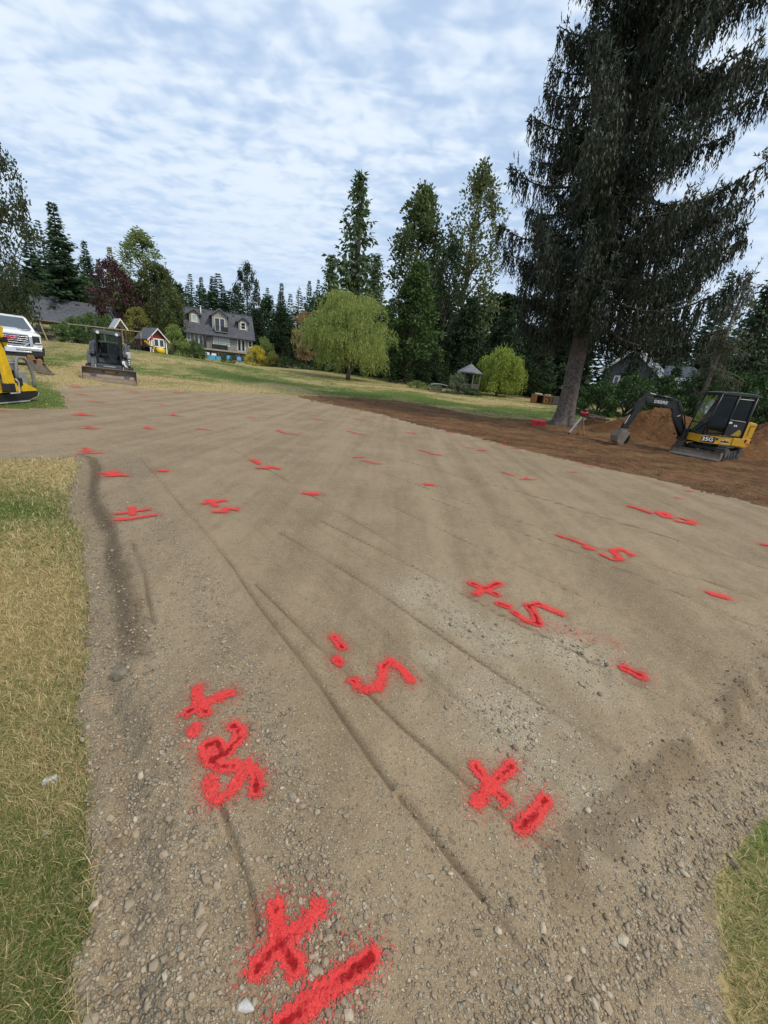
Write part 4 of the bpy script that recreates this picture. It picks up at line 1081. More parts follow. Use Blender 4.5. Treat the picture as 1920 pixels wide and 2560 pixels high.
for i, (px, py, wd, lb) in enumerate([(444, 712, 40, 'low fir tip above the left end of the house ridge'), (474, 682, 52, 'twin-topped fir behind the house vent pipe'), (502, 688, 48, 'fir beside the twin-topped one behind the house'),
                                      (530, 696, 52, 'fir above the right half of the house ridge'), (557, 712, 48, 'fir at the right end of the house ridge')]):
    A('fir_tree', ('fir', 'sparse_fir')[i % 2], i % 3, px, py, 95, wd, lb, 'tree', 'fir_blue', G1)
A('oak_tree', 'round', 0, 617, 658, 84, 78, 'dark rounded tree standing alone above the trees right of the house', 'tree', 'dark')
for i, (px, py, wd, lb) in enumerate([(668, 716, 46, 'fir right of the lone rounded tree'), (704, 706, 50, 'slender fir with clear sky on both sides'), (748, 712, 46, 'left one of three firs beside the cedar'),
                                      (774, 698, 46, 'middle one of three firs beside the cedar'), (796, 696, 44, 'right one of three firs beside the cedar')]):
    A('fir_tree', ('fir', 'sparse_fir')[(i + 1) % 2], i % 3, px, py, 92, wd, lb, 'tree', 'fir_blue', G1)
A('leafy_tree', 'maple', 0, 640, 772, 78, 105, 'dark green tree at the right gable of the house', 'tree', 'dark')
A('leafy_tree', 'maple', 1, 706, 768, 76, 110, 'dark green tree behind the small layered tree', 'tree', 'dark')
A('cedar_tree', 'cedar', 0, 904, 420, 58, 270, 'tall narrow cedar rising behind the big willow', 'tree', 'cedar')
A('cedar_tree', 'cedar', 1, 830, 632, 56, 150, 'short cedar on the left shoulder of the tall cedar', 'tree', 'cedar')
A('cedar_tree', 'cedar', 1, 945, 632, 56, 165, 'short cedar on the right shoulder of the tall cedar', 'tree', 'cedar')
A('poplar_tree', 'poplar', 0, 1062, 462, 62, 215, 'broad upswept poplar right of the tall cedar', 'tree', 'poplar')
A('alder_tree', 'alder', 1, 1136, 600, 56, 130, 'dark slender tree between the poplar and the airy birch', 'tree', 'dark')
A('birch_tree', 'alder', 0, 1212, 408, 58, 200, 'tall airy birch with the sky showing through, beside the spruce', 'tree', 'alder')
A('maple_tree', 'maple', 0, 1050, 650, 49, 200, 'bright green maple in front of the poplar', 'tree', 'maple')
A('maple_tree', 'maple', 1, 1085, 770, 44, 110, 'lower green maple left of the gazebo', 'tree', 'maple', py_base=(1061, 962))
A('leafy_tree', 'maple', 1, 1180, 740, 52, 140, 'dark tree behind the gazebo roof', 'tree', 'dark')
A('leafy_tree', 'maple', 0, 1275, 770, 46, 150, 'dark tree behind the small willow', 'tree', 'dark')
A('willow_tree', 'willow', 0, 852, 744, 45, 222, 'large weeping willow alone on the lawn', 'tree', 'willow', py_base=(870, 950))
A('willow_tree', 'willow2', 0, 1236, 862, 36, 130, 'small bright weeping willow beside the gazebo', 'tree', 'willow2', py_base=(1240, 990))
A('layered_tree', 'small', 1, 712, 800, 56, 82, 'small tree with flat layered boughs left of the big willow', 'tree', 'light_shrub', py_base=(722, 926))
A('leafy_tree', 'small', 2, 764, 775, 54, 70, 'rust-tipped pale tree peeping out left of the big willow', 'tree', 'rust')
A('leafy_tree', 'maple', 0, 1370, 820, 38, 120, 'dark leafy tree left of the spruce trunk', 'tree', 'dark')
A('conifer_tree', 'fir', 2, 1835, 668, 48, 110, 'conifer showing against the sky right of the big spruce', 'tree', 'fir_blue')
A('cedar_tree', 'cedar', 0, 1935, 700, 25, 210, 'dark drooping cedar at the right border', 'tree', 'dark')
A('cedar_tree', 'cedar', 1, 2010, 560, 32, 240, 'tall dark cedar beyond the right border', 'tree', 'dark')
# shrubs
B = tree_at
def shrub_at(px, py_top, py_base, depth, w_px, label, fol, name='shrub', v=0, group=None):
    p = at_cd(px, py_base, depth); zb = gz(p[0], p[1]); q = at_cd(px, py_top, depth); h = max(.4, q[2] - min(zb, q[2] - .3))
    return plant(name, 'shrub', v, p[0], p[1], zb, h, w_px / FPX * depth / 2, label, 'shrub', fol, group)
shrub_at(232, 784, 835, 52, 70, 'vine-like leafy shrub over the middle of the barn front', 'shrub', v=0)
shrub_at(186, 794, 838, 54, 76, 'leafy shrub over the left part of the barn front', 'shrub', v=1)
shrub_at(272, 790, 840, 54, 52, 'leafy shrub over the right end of the barn', 'shrub', v=2)
shrub_at(160, 812, 865, 40, 84, 'loose dark green shrub in front of the barn wall', 'shrub', v=1)
shrub_at(205, 822, 870, 40, 60, 'dark shrub at the garden fence corner', 'laurel', v=2)
shrub_at(440, 815, 893, 50, 62, 'light green shrub right of the red playhouse', 'light_shrub', v=0)
shrub_at(487, 850, 903, 52, 62, 'green shrub in front of the left balcony of the house', 'shrub', v=1)
shrub_at(428, 874, 893, 42, 18, 'small clipped round bush at the playhouse corner', 'laurel', v=2)
shrub_at(642, 866, 920, 58, 62, 'bright yellow bush at the right corner of the house', 'yellow', v=0)
shrub_at(682, 882, 924, 58, 56, 'dark low shrub right of the yellow bush', 'gold', v=1)
shrub_at(712, 892, 926, 57, 44, 'dark shrub under the layered tree', 'laurel', v=2)
shrub_at(662, 845, 880, 66, 50, 'green shrub behind the yellow bush', 'light_shrub', v=1)
shrub_at(1140, 930, 985, 36, 56, 'grey-green shrub beside the footbridge', 'grey', v=0)
shrub_at(1042, 950, 966, 40, 60, 'low ragged planting under the green maple', 'light_shrub', v=2)
shrub_at(1085, 955, 975, 38, 40, 'low planting left of the footbridge', 'grey', v=1)
shrub_at(1180, 968, 995, 36, 50, 'dark low planting at the gazebo foot', 'shrub', v=1)
for i, (px, t_, b_, wd, lb) in enumerate([(1490, 950, 1035, 110, 'laurel bush behind the spruce trunk'), (1560, 935, 1040, 120, 'laurel bush under the grey gable'), (1640, 940, 1045, 120, 'laurel bush above the boom'),
                                          (1715, 935, 1050, 120, 'laurel bush behind the excavator cab'), (1800, 930, 1055, 130, 'laurel bush behind the leaning trunk'), (1890, 925, 1060, 140, 'laurel bush at the right border'), (1440, 965, 1020, 80, 'laurel bush left of the spruce trunk'), (1985, 920, 1065, 150, 'laurel bush beyond the right border')]):
    shrub_at(px, t_, b_, 26, wd, lb, 'laurel', 'laurel_bush', i % 3, 'laurel bushes along the back of the soil strip')
for px, lb, wd in ((560, 'tuft of tall green grass by the left terrace post', 14), (580, 'tuft of tall green grass by the right terrace post', 16)):
    shrub_at(px, 888, 908, 62, wd, lb, 'shrub', 'grass_tuft', 1)

# --- the big drooping spruce
def spruce():
    q = np.random.default_rng(99)
    g = gpt(1408, 1062); x0, y0 = g[0], g[1]; zb = gz(x0, y0)
    t = thing('spruce_tree', 'huge dark spruce with drooping curtains of twigs right of centre', 'tree', (x0, y0, zb))
    H = 36.0
    # trunk with root flare
    rings = []
    for z in [-.4, 0, .12, .3, .6, 1.0, 1.6, 2.5, 4, 6, 9, 12, 16, 20, 24, 30, H]:
        f = max(z, 0); rad = .36 * (1 - f / H) ** .8 + .03 + .30 * math.exp(-f / .38)
        ring = []
        for k in range(40):
            a = 2 * math.pi * k / 40
            rr = rad * (1 + .16 * math.exp(-f / .5) * math.sin(5 * a + 1) + .05 * math.sin(9 * a + f) + .03 * math.sin(17 * a + 3 * f))
            ring.append((math.cos(a) * rr - .040 * f, math.sin(a) * rr, z))
        rings.append(ring)
    b = MB(); b.loft(rings); b.build('trunk', M_BARK_SPRUCE, t, smooth=True)
    P, D, Wd, S = [], [], [], []; TP, TD, TW = [], [], []; lim = MB()
    z = 5.0; nb = 0
    while z < 30:
        tt = z / H
        n_here = 5 if z < 21 else 4
        a0 = q.uniform(0, 6.28)
        for i in range(n_here):
            a = a0 + i * 6.283 / n_here + q.normal(0, .3)
            R0 = (5.9 * (.96 + .20 * math.cos(a)) * (1 - max(0, tt - .22) / .80) ** .8) * min(1, (.22 + .105 * z) if math.cos(a) < .1 else (.50 + .075 * z)) * q.uniform(.62, 1.08)
            u = np.array([math.cos(a), math.sin(a), 0]); s = np.array([-u[1], u[0], 0])
            # keep the boughs thinner towards the camera so that gaps stay
            m = 15; ss = np.linspace(0, 1, m)
            dr = q.uniform(.20, .40)
            arc = u[None] * (R0 * ss)[:, None] + s[None] * (q.normal(0, .25) * ss ** 2)[:, None]
            arc[:, 2] = z - dr * R0 * np.sin(ss * 2.2) * .75 + (.16 * R0 * ss ** 2.5)
            lim.tube([tuple(v - np.array([.040 * z, 0, 0])) for v in arc[::2]], [.085 * (1 - v * .9) * (1 - tt * .5) + .008 for v in ss[::2]], 5, cap=False)
            # side boughs, twig curtains
            nst = int(R0 * 30)
            for k in range(nst):
                f = q.uniform(.02, 1) ** .75; j = f * (m - 1); j0 = int(min(j, m - 2)); base = arc[j0] * (1 - (j - j0)) + arc[j0 + 1] * (j - j0)
                lat = q.normal(0, 1) * .27 * (1.15 - .6 * f) * min(1.3, R0 / 3.5)
                base = base + s * lat + np.array([-.040 * z, 0, -.10 * abs(lat)])
                Ls = q.uniform(.4, 1.6) * (1 - .35 * f) * (1.05 if abs(lat) < .5 else .8)
                mm = max(3, int(Ls / .115)); sv = np.arange(mm) * .115
                wob = np.cumsum(q.normal(0, .012, (mm, 2)), 0)
                pts = np.stack([base[0] + wob[:, 0] + u[0] * .05 * np.sin(sv), base[1] + wob[:, 1], base[2] - sv], -1)
                w0 = .10 * (1 - .55 * sv / Ls)
                ang = q.uniform(0, 6.28, mm)
                out_ = np.stack([np.cos(ang), np.sin(ang), np.zeros(mm)], -1)
                for sg in (1, -1):
                    dd = np.stack([out_[:, 0] * sg * .45, out_[:, 1] * sg * .45, -np.ones(mm)], -1)
                    kp = np.ones(mm, bool) if sg == 1 else q.random(mm) < .45
                    P.append(pts[kp]); D.append((unit(dd) * (.17 + w0 * .4)[:, None])[kp]); Wd.append((w0 * .72)[kp])
                if q.random() < .22:
                    TP.append(pts[-1:]); TD.append(np.array([[q.normal(0, .05), q.normal(0, .05), -.11]])); TW.append(np.array([.035]))
            # rising shoots and star tips along the top of the bough
            ns = int(R0 * 9)
            f = q.uniform(.25, 1, ns) ** .7; j = f * (m - 1); j0 = np.minimum(j.astype(int), m - 2); fr = (j - j0)[:, None]
            base = arc[j0] * (1 - fr) + arc[j0 + 1] * fr + s[None] * (q.normal(0, .28, ns))[:, None] + np.array([-.040 * z, 0, .02])
            for c in range(5):
                dd = unit(u[None] * .45 + q.normal(0, .75, (ns, 3)) + np.array([0, 0, .32])) * q.uniform(.10, .24, ns)[:, None]
                P.append(base); D.append(dd); Wd.append(np.full(ns, .05))
            tp = f > .62; tp &= q.random(ns) < .8
            nb_ = int(tp.sum())
            if nb_:
                for c in range(4):
                    dd = unit(u[None] * .6 + q.normal(0, .7, (nb_, 3)) + np.array([0, 0, .35])) * q.uniform(.09, .18, nb_)[:, None]
                    TP.append(base[tp] + np.array([0, 0, .04])); TD.append(dd); TW.append(np.full(nb_, .036))
            # upright leader at the bough tip
            tip = arc[-1] + np.array([-.040 * z, 0, 0])
            for c in range(4):
                b0 = tip + q.normal(0, .1, 3) - u * q.uniform(0, .5)
                hh = q.uniform(.2, .45); TP.append(b0[None]); TD.append(np.array([[u[0] * .12, u[1] * .12, hh]])); TW.append(np.array([.04]))
                for e in (.45, .75):
                    for sg in (-1, 1):
                        TP.append((b0 + np.array([u[0] * .12 * e, u[1] * .12 * e, hh * e]))[None]); TD.append((s * sg * .12 + np.array([0, 0, .07]))[None]); TW.append(np.array([.03]))
            nb += 1
        z += q.uniform(.42, .74) * (1.0 if z < 21 else 1.9)
    V = cards(np.vstack(P), np.vstack(D), np.concatenate(Wd), r=q)
    obj('crown', crown_mesh('spruce_crown', [V], FOL['spruce']), t)
    obj('pale_shoots', crown_mesh('spruce_shoots', [cards(np.vstack(TP), np.vstack(TD), np.concatenate(TW), r=q)], FOL['spruce_tip']), t)
    lim.build('limbs', M_BARK_SPRUCE, t, smooth=True)['kind'] = 'stuff'
    print('spruce cards', len(V) // 4, 'boughs', nb)
spruce()
def mossy_spruce():
    q = np.random.default_rng(5); p0 = at_cd(1752, 1000, 25); x0, y0 = p0[0], p0[1]; zb = gz(x0, y0)
    t = thing('mossy_tree', 'smaller tree with a pale leaning trunk and mossy drooping twigs behind the excavator', 'tree', (x0, y0, zb))
    b = MB(); b.tube([(.02 * k * k * .12, 0, k * .8 - .3) for k in range(12)], [.2 - .014 * k for k in range(12)], 10)
    P, D, Wd = [], [], []
    for i in range(46):
        z = q.uniform(2.2, 8.6); a = q.uniform(0, 6.28); L = q.uniform(.9, 2.6) * (1.15 - z / 10); u = np.array([math.cos(a), math.sin(a), 0])
        ss = np.linspace(0, 1, 9); arc = u[None] * (L * ss)[:, None]; arc[:, 2] = z + L * (.15 * ss - .45 * ss ** 2); arc[:, 0] += .0038 * z * z
        b.tube([tuple(v) for v in arc[::2]], [.03, .024, .018, .012, .006], 4, cap=False)
        for k in range(26):
            f = q.uniform(.2, 1); base = arc[int(f * 8)] + q.normal(0, .12, 3); m = q.integers(3, 8); sv = np.arange(m) * .11
            pts = np.stack([base[0] + 0 * sv, base[1] + 0 * sv, base[2] - sv], -1) + q.normal(0, .03, (m, 3))
            P.append(pts); D.append(unit(np.stack([q.normal(0, .5, m), q.normal(0, .5, m), -np.ones(m)], -1)) * .17); Wd.append(np.full(m, .05))
    b.build('trunk', M_BARK_PALE, t, smooth=True)
    obj('crown', crown_mesh('mossy_crown', [cards(np.vstack(P), np.vstack(D), np.concatenate(Wd), r=q)], FOL['moss']), t)
mossy_spruce()

# ------------------------------------------------------------------ placing by photograph: small solvers
def project(p):
    d = np.asarray(p, float) - CAM; k = d @ _F
    return np.array([PW / 2 + FPX * (d @ _R) / k, PH / 2 - FPX * (d @ _U) / k])
def solve(f, lo, hi, target):
    for _ in range(60):
        m = (lo + hi) / 2
        if (f(m) - target) * (f(hi) - f(lo)) < 0: lo = m
        else: hi = m
    return (lo + hi) / 2
def hdir(px):                         # level direction through a pixel column, on the horizon
    py = solve(lambda y: ray(px, y)[2], 0, 2560, 0.0); d = ray(px, py); return d / np.linalg.norm(d)
def zat(x, y, py): return solve(lambda z: -project((x, y, z))[1], -3, 30, -py)

# ---- shared paints
P_WHITE = pm('white_trim', (.80, .79, .76), (.70, .69, .66), 5, .55)
P_GREYWALL = pm('grey_siding', (.36, .34, .30), (.29, .275, .245), 3, .85, bump=.3, bscale=30)
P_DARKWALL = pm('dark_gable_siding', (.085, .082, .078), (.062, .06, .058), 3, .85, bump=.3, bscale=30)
P_ROOF = pm('slate_grey_roof', (.108, .112, .130), (.070, .073, .086), 2.2, .7, bump=.12, bscale=9, bdist=.01)
P_DKMETAL = pm('dark_metal', (.022, .023, .025), (.014, .014, .016), 6, .5)
P_TIMBER = pm('weathered_timber', (.17, .115, .068), (.10, .066, .04), 7, .85, bump=.4, bscale=22)
P_PALEWOOD = pm('pale_fence_wood', (.42, .33, .19), (.30, .23, .13), 6, .85, bump=.3)
P_GREYWOOD = pm('grey_old_wood', (.20, .18, .155), (.125, .11, .095), 6, .9, bump=.4)
G_WIN = glass('dark_window_glass', (.018, .022, .026), .05)
G_WIN2 = glass('curtained_window_glass', (.30, .38, .36), .12)
P_BLUE = pm('pale_blue_plastic', (.12, .42, .70), (.10, .36, .62), 3, .45)

def sash(parent, x, z, w_, h_, y, mullions=1, rows=1, name='window', glassm=None, fr=.09, mat=None):
    """framed window standing on a wall plane at depth y (local -y is outward); pane, muntins as parts of the frame"""
    m = MB(); mat = mat or P_WHITE
    m.b2((x - w_ / 2, y - .06, z), (x - w_ / 2 + fr, y + .02, z + h_)); m.b2((x + w_ / 2 - fr, y - .06, z), (x + w_ / 2, y + .02, z + h_))
    m.b2((x - w_ / 2 + fr, y - .06, z), (x + w_ / 2 - fr, y + .02, z + fr)); m.b2((x - w_ / 2 + fr, y - .06, z + h_ - fr), (x + w_ / 2 - fr, y + .02, z + h_))
    for k in range(1, mullions):
        xx = x - w_ / 2 + w_ * k / mullions; m.b2((xx - fr * .8, y - .055, z + fr), (xx + fr * .8, y + .02, z + h_ - fr))
    for k in range(1, rows):
        zz = z + h_ * k / rows; m.b2((x - w_ / 2 + fr, y - .05, zz - .018), (x + w_ / 2 - fr, y + .015, zz + .018))
    f = m.build(name, mat, parent)
    p = MB(); p.b2((x - w_ / 2 + fr * .9, y - .03, z + fr * .9), (x + w_ / 2 - fr * .9, y - .005, z + h_ - fr * .9)); p.build('pane', glassm or G_WIN, f)
    return f
def roof_slope(parent, x0, x1, y0, z0, y1, z1, name='roof_slope', mat=None, step=.27, th=.10):
    """stepped roof courses from eave (y0, z0) to ridge (y1, z1)"""
    m = MB(); L = math.hypot(y1 - y0, z1 - z0); n = max(3, int(L / step)); ny, nz = -(z1 - z0) / L, (y1 - y0) / L
    if nz < 0: ny, nz = -ny, -nz
    for k in range(n):
        a, b = k / n, (k + 1) / n
        A0 = (y0 + (y1 - y0) * a, z0 + (z1 - z0) * a); B0 = (y0 + (y1 - y0) * min(1, b + .12 / n), z0 + (z1 - z0) * min(1, b + .12 / n))
        lift = .035
        m.prism([(A0[0] - ny * th * .0, A0[1]), (A0[0] + ny * lift, A0[1] + nz * lift + .01), (B0[0] + ny * .004, B0[1] + nz * .004), (B0[0] - ny * .05, B0[1] - nz * .05), (A0[0] - ny * .05, A0[1] - nz * .05)], x0, x1, 'x')
    return m.build(name, mat or P_ROOF, parent)

# ------------------------------------------------------------------ the grey house
def house():
    O = at_cd(470, 898, 70); d = hdir(3040); d2 = d[:2] / np.linalg.norm(d[:2])
    fx = lambda px: solve(lambda t: project((O[0] + d2[0] * t, O[1] + d2[1] * t, O[2] + 3))[0], -5, 40, px)
    Wd = fx(633); D = 8.6
    z0 = O[2] - .35
    t = thing('grey_house', 'grey house with dark tiled roof, three gabled dormers and a long balcony', 'house', (O[0], O[1], z0), math.atan2(d2[1], d2[0]))
    wp = lambda x, y, z: (O[0] + d2[0] * x - d2[1] * y, O[1] + d2[1] * x + d2[0] * y, z0 + z)
    ze = zat(O[0], O[1], 826) - z0
    mp = wp(0, D / 2, 0); zr = zat(mp[0], mp[1], 766) - z0
    zb = solve(lambda z: -project(wp(Wd * .5, -1.2, z))[1], 0, 6, -874)
    print('house W', Wd, 'eave', ze, 'ridge', zr, 'balcony', zb)
    m = MB(); m.b2((0, 0, -.6), (Wd, D, ze + .15)); m.build('wall', P_GREYWALL, t)
    # gable ends
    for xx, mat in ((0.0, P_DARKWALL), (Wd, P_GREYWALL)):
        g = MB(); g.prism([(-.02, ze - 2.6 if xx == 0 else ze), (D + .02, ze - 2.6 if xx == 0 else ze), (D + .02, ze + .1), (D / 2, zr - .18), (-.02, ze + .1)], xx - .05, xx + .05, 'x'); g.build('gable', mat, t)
    oh = .55; sl = (zr - ze) / (D / 2)
    roof_slope(t, -.35, Wd + .35, -oh, ze - sl * oh * .55, D / 2, zr)
    roof_slope(t, -.35, Wd + .35, D + oh, ze - sl * oh * .55, D / 2, zr)
    b = MB(); b.b2((-.37, D / 2 - .16, zr - .04), (Wd + .37, D / 2 + .16, zr + .07)); b.build('ridge_cap', P_ROOF, t)
    ez = ze - sl * oh * .55
    b = MB(); b.b2((-.36, -oh - .10, ez - .14), (Wd + .36, -oh - .003, ez + .03)); b.build('gutter', P_DKMETAL, t)
    for k in (.13, .27, .41, .57, .72, .87):
        v = MB(); yy = D / 2 - .55; v.box((Wd * k, yy, zr - sl * .55 + .06), (.42, .30, .12), (math.atan(sl), 0, 0)); v.build('roof_vent', P_DKMETAL, t)
    v = MB(); px_ = fx(502); v.cyl((px_ + .3, D / 2 - .9, zr - 1.6), (px_ + .3, D / 2 - .9, zr + .25), .09, 12); v.cyl((px_ + .3, D / 2 - .9, zr + .25), (px_ + .3, D / 2 - .9, zr + .42), .15, 12); v.build('vent_pipe', P_WHITE, t, smooth=True)
    # dormers
    def dormer(px, w_, h_, yf, win):
        xc = fx(px) if False else None
        # local x where the dormer front shows at this pixel
        xc = solve(lambda x: project(wp(x, yf, ze + 1.8))[0], -3, Wd + 5, px)
        zf = ze + sl * (yf) * 1.0; rise = w_ * .36
        mm = MB(); yb = yf + (h_) / sl + .4
        mm.prism([(yf, zf - .15), (yf, zf + h_ - rise), (yf + (h_ - rise) / sl + .3, zf + h_ - rise)], xc - w_ / 2 + .22, xc + w_ / 2 - .22, 'x')
        mm.prism([(xc - w_ / 2 + .22, zf + h_ - rise), (xc + w_ / 2 - .22, zf + h_ - rise), (xc, zf + h_ - .12)], yf, yf + h_ / sl, 'y')
        dm = mm.build('dormer', P_GREYWALL, t)
        for sg in (-1, 1):
            r = MB(); e = (xc + sg * (w_ / 2 + .12), zf + h_ - rise - .10); tp = (xc, zf + h_ + .05); nx, nz = -(tp[1] - e[1]), (tp[0] - e[0])
            L = math.hypot(nx, nz); nx, nz = nx / L * .09, nz / L * .09
            if nz < 0: nx, nz = -nx, -nz
            r.prism([e, tp, (tp[0], tp[1] + .12), (e[0] + nx, e[1] + nz)], yf - .35, yf + h_ / sl + .5, 'y'); r.build('dormer_roof', P_ROOF, dm)
            r = MB(); r.prism([(e[0], e[1] - .13), (tp[0], tp[1] - .13), (tp[0], tp[1] + .02), (e[0], e[1] + .02)], yf - .40, yf - .354, 'y'); r.build('bargeboard', P_DKMETAL if False else pm('grey_trim', (.16, .16, .165), (.12, .12, .125), 4, .7), dm)
        if win == 'door':
            sash(dm, xc, zf + .02, 1.75, 2.25, yf - .01, 2, 1, 'balcony_door')
            bl = MB(); bl.b2((xc - 1.0, yf - .75, zf - .1), (xc + 1.35, yf - .02, zf - .02)); bl.build('balcony_slab', P_GREYWALL, dm)
            ra = MB()
            ra.b2((xc - 1.0, yf - .75, zf + .78), (xc + 1.35, yf - .70, zf + .83)); ra.b2((xc + .25, yf - .74, zf - .02), (xc + 1.35, yf - .71, zf + .78))
            ra.b2((xc + 1.30, yf - .69, zf - .02), (xc + 1.35, yf - .02, zf + .83)); ra.b2((xc - 1.0, yf - .69, zf - .02), (xc - .95, yf - .02, zf + .83))
            ra.build('balcony_railing', P_DKMETAL, dm)
        else:
            sash(dm, xc, zf + .28, 1.0, 1.35, yf - .01, 1, 1 if px < 500 else 2, 'dormer_window', G_WIN if px > 500 else G_WIN2, .17)
            mm = MB(); mm.b2((xc - w_ / 2 + .1, yf - .12, zf - .02), (xc + w_ / 2 - .1, yf + .1, zf + .08)); mm.build('dormer_sill', pm('pale_sill', (.40, .39, .36), None, 4, .7), dm)
    dormer(486, 2.1, 2.45, 1.35, 'w'); dormer(549.5, 3.0, 3.75, .55, 'door'); dormer(608, 2.1, 2.45, 1.15, 'w')
    sash(t, 0, 0, 1, 1, 0) if False else None
    # gable window: lies on the left end wall
    gw = MB(); gw.b2((-.11, D / 2 - .55, ze + 1.0), (-.052, D / 2 + .15, ze + 2.7)); gw = gw.build('gable_window', P_WHITE, t)
    pn = MB(); pn.b2((-.125, D / 2 - .42, ze + 1.12), (-.112, D / 2 + .02, ze + 2.58)); pn.build('pane', G_WIN2, gw)
    # main floor openings above the balcony
    top = ez - .35
    def X(px): return solve(lambda x: project(wp(x, 0, zb + 1))[0], -3, Wd + 5, px)
    for a, b_, nm, mul, row, gl in ((486, 508.5, 'french_door', 2, 1, G_WIN), (593, 613.5, 'french_door', 2, 1, G_WIN)):
        xa, xb = X(a), X(b_); sash(t, (xa + xb) / 2, zb + .05, xb - xa, 2.15, -.01, mul, row, nm, gl, .16)
    for a, b_ in ((533, 546), (547.5, 560), (561.5, 574)):
        xa, xb = X(a), X(b_); sash(t, (xa + xb) / 2, zb + .62, xb - xa, 1.72, -.01, 1, 3, 'window', G_WIN2, .13)
    for a, b_ in ((620, 630), (467, 477)):
        xa, xb = X(a), X(b_); sash(t, (xa + xb) / 2, zb + .95, xb - xa, 1.2, -.01, 1, 2, 'window', G_WIN, .14)
    # lower floor
    for a, b_, mul, nm, h0, hh in ((529, 540, 1, 'window', .8, 1.3), (547, 565, 2, 'french_door', .1, 2.0), (568, 579, 1, 'window', .7, 1.4), (598, 607, 1, 'window', .8, 1.2)):
        xa, xb = X(a), X(b_); sash(t, (xa + xb) / 2, h0 + .1, xb - xa, min(hh, zb - h0 - .35), -.01, mul, 1, nm, G_WIN, .11, pm('cream_trim', (.55, .53, .46), None, 4, .7))
    # balcony
    xa, xb = X(472), X(618)
    m = MB(); m.b2((xa, -1.9, zb - .30), (xb, -.02, zb - .02)); m.build('balcony_deck', P_GREYWALL, t)
    ra = MB(); ra.b2((xa, -1.88, zb + 1.0), (xb, -1.82, zb + 1.06)); ra.b2((xa, -1.88, zb + .08), (xb, -1.84, zb + .12))
    n = 8
    for k in range(n + 1):
        xx = xa + (xb - xa) * k / n; ra.b2((xx - .025, -1.885, zb - .02), (xx + .025, -1.835, zb + 1.0))
    for k in range(90):
        xx = xa + (xb - xa) * (k + .5) / 90; ra.b2((xx - .006, -1.865, zb + .12), (xx + .006, -1.853, zb + 1.0))
    ra.build('balcony_railing', P_DKMETAL, t)
    for px in (515,): 
        xx = X(px); s_ = MB(); s_.b2((xx - .15, -1.7, zb), (xx + .05, -.02, ez - .15)); s_.build('privacy_screen', pm('dark_wall_paint', (.05, .05, .052), None, 4, .8), t)
    xx = X(526); s_ = MB(); s_.cyl((xx, -.09, zb), (xx, -.09, ez), .05, 8); s_.build('downpipe', P_GREYWALL, t)
    for px in (544, 594):
        xx = X(px); s_ = MB(); s_.b2((xx - .13, -1.75, -.5), (xx + .13, -1.49, zb - .30)); s_.box((xx - .38, -1.62, zb - .65), (.14, .14, .85), (0, R_(45), 0)); s_.box((xx + .38, -1.62, zb - .65), (.14, .14, .85), (0, R_(-45), 0)); s_.build('post', P_TIMBER, t)
    # terrace things
    def at(px, y, z=0): return wp(X(px), y, z)
    def seat(px, y, w_, label, mat, cat, nm, h=.75):
        p = at(px, y, 0); s_ = thing(nm, label, cat, (p[0], p[1], gz(p[0], p[1])), t.rotation_euler[2])
        a = MB(); a.b2((-w_ / 2, -.35, .28), (w_ / 2, .35, .42)); a.build('seat', mat, s_, .03)
        a = MB(); a.b2((-w_ / 2, .28, .42), (w_ / 2, .38, h + .1)); a.build('backrest', mat, s_, .03)
        for sx in (-1, 1):
            a = MB(); a.b2((sx * (w_ / 2 - .05) - .05, -.33, .42), (sx * (w_ / 2 - .05) + .05, .27, .60)); a.build('armrest', mat, s_)
            for sy in (-.3, .3):
                a = MB(); a.b2((sx * (w_ / 2 - .06) - .03, sy - .03, -.1), (sx * (w_ / 2 - .06) + .03, sy + .03, .28)); a.build('leg', mat, s_)
    P_WICKER = pm('dark_wicker', (.04, .038, .036), (.025, .024, .023), 20, .8, bump=.5, bscale=60)
    def tub(px, y, w_, h, label):
        p = at(px, y, 0); s_ = thing('tub', label, 'tub', (p[0], p[1], gz(p[0], p[1])), t.rotation_euler[2])
        b_ = MB(); prof = [(w_ * .46, -.1), (w_ * .5, h), (w_ * .53, h), (w_ * .53, h + .05), (w_ * .44, h + .05), (w_ * .42, .1)]
        rings = [[(r * math.cos(2 * math.pi * k / 20), r * .62 * math.sin(2 * math.pi * k / 20), z) for k in range(20)] for r, z in prof]
        b_.loft(rings); b_.build('shell', P_BLUE, s_, smooth=False)
        b_ = MB(); b_.loft([[(w_ * .44 * math.cos(2 * math.pi * k / 20), w_ * .44 * .62 * math.sin(2 * math.pi * k / 20), z) for k in range(20)] for z in (h - .06, h - .04)]); b_.build('liner', P_WHITE, s_)
    seat(506, -3.4, 1.2, 'dark lounge chair at the left end of the terrace', P_WICKER, 'chair', 'lounge_chair')
    seat(605, -3.2, 1.1, 'dark garden chair at the right end of the terrace', P_WICKER, 'chair', 'garden_chair')
    seat(516, -3.3, .7, 'white chair standing beside the blue tub on the terrace', P_WHITE, 'chair', 'garden_chair', .85)
    seat(532, -3.0, .8, 'white bench behind the blue tub on the terrace', P_WHITE, 'bench', 'garden_bench', .8)
    tub(524, -4.0, 1.5, .55, 'widest pale blue tub on the terrace'); tub(541, -4.0, .95, .5, 'pale blue tub between the wide tub and the grass tuft')
    for px, lb in ((568, 'white armed chair with a blue seat between the two grass tufts'), (592, 'white armed chair with a blue seat right of the grass tufts')):
        seat(px, -3.9, .75, lb, P_BLUE, 'chair', 'garden_chair', .8)
    p = at(612, -4.2); s_ = thing('side_table', 'small white table at the right end of the terrace', 'table', (p[0], p[1], gz(p[0], p[1])), 0)
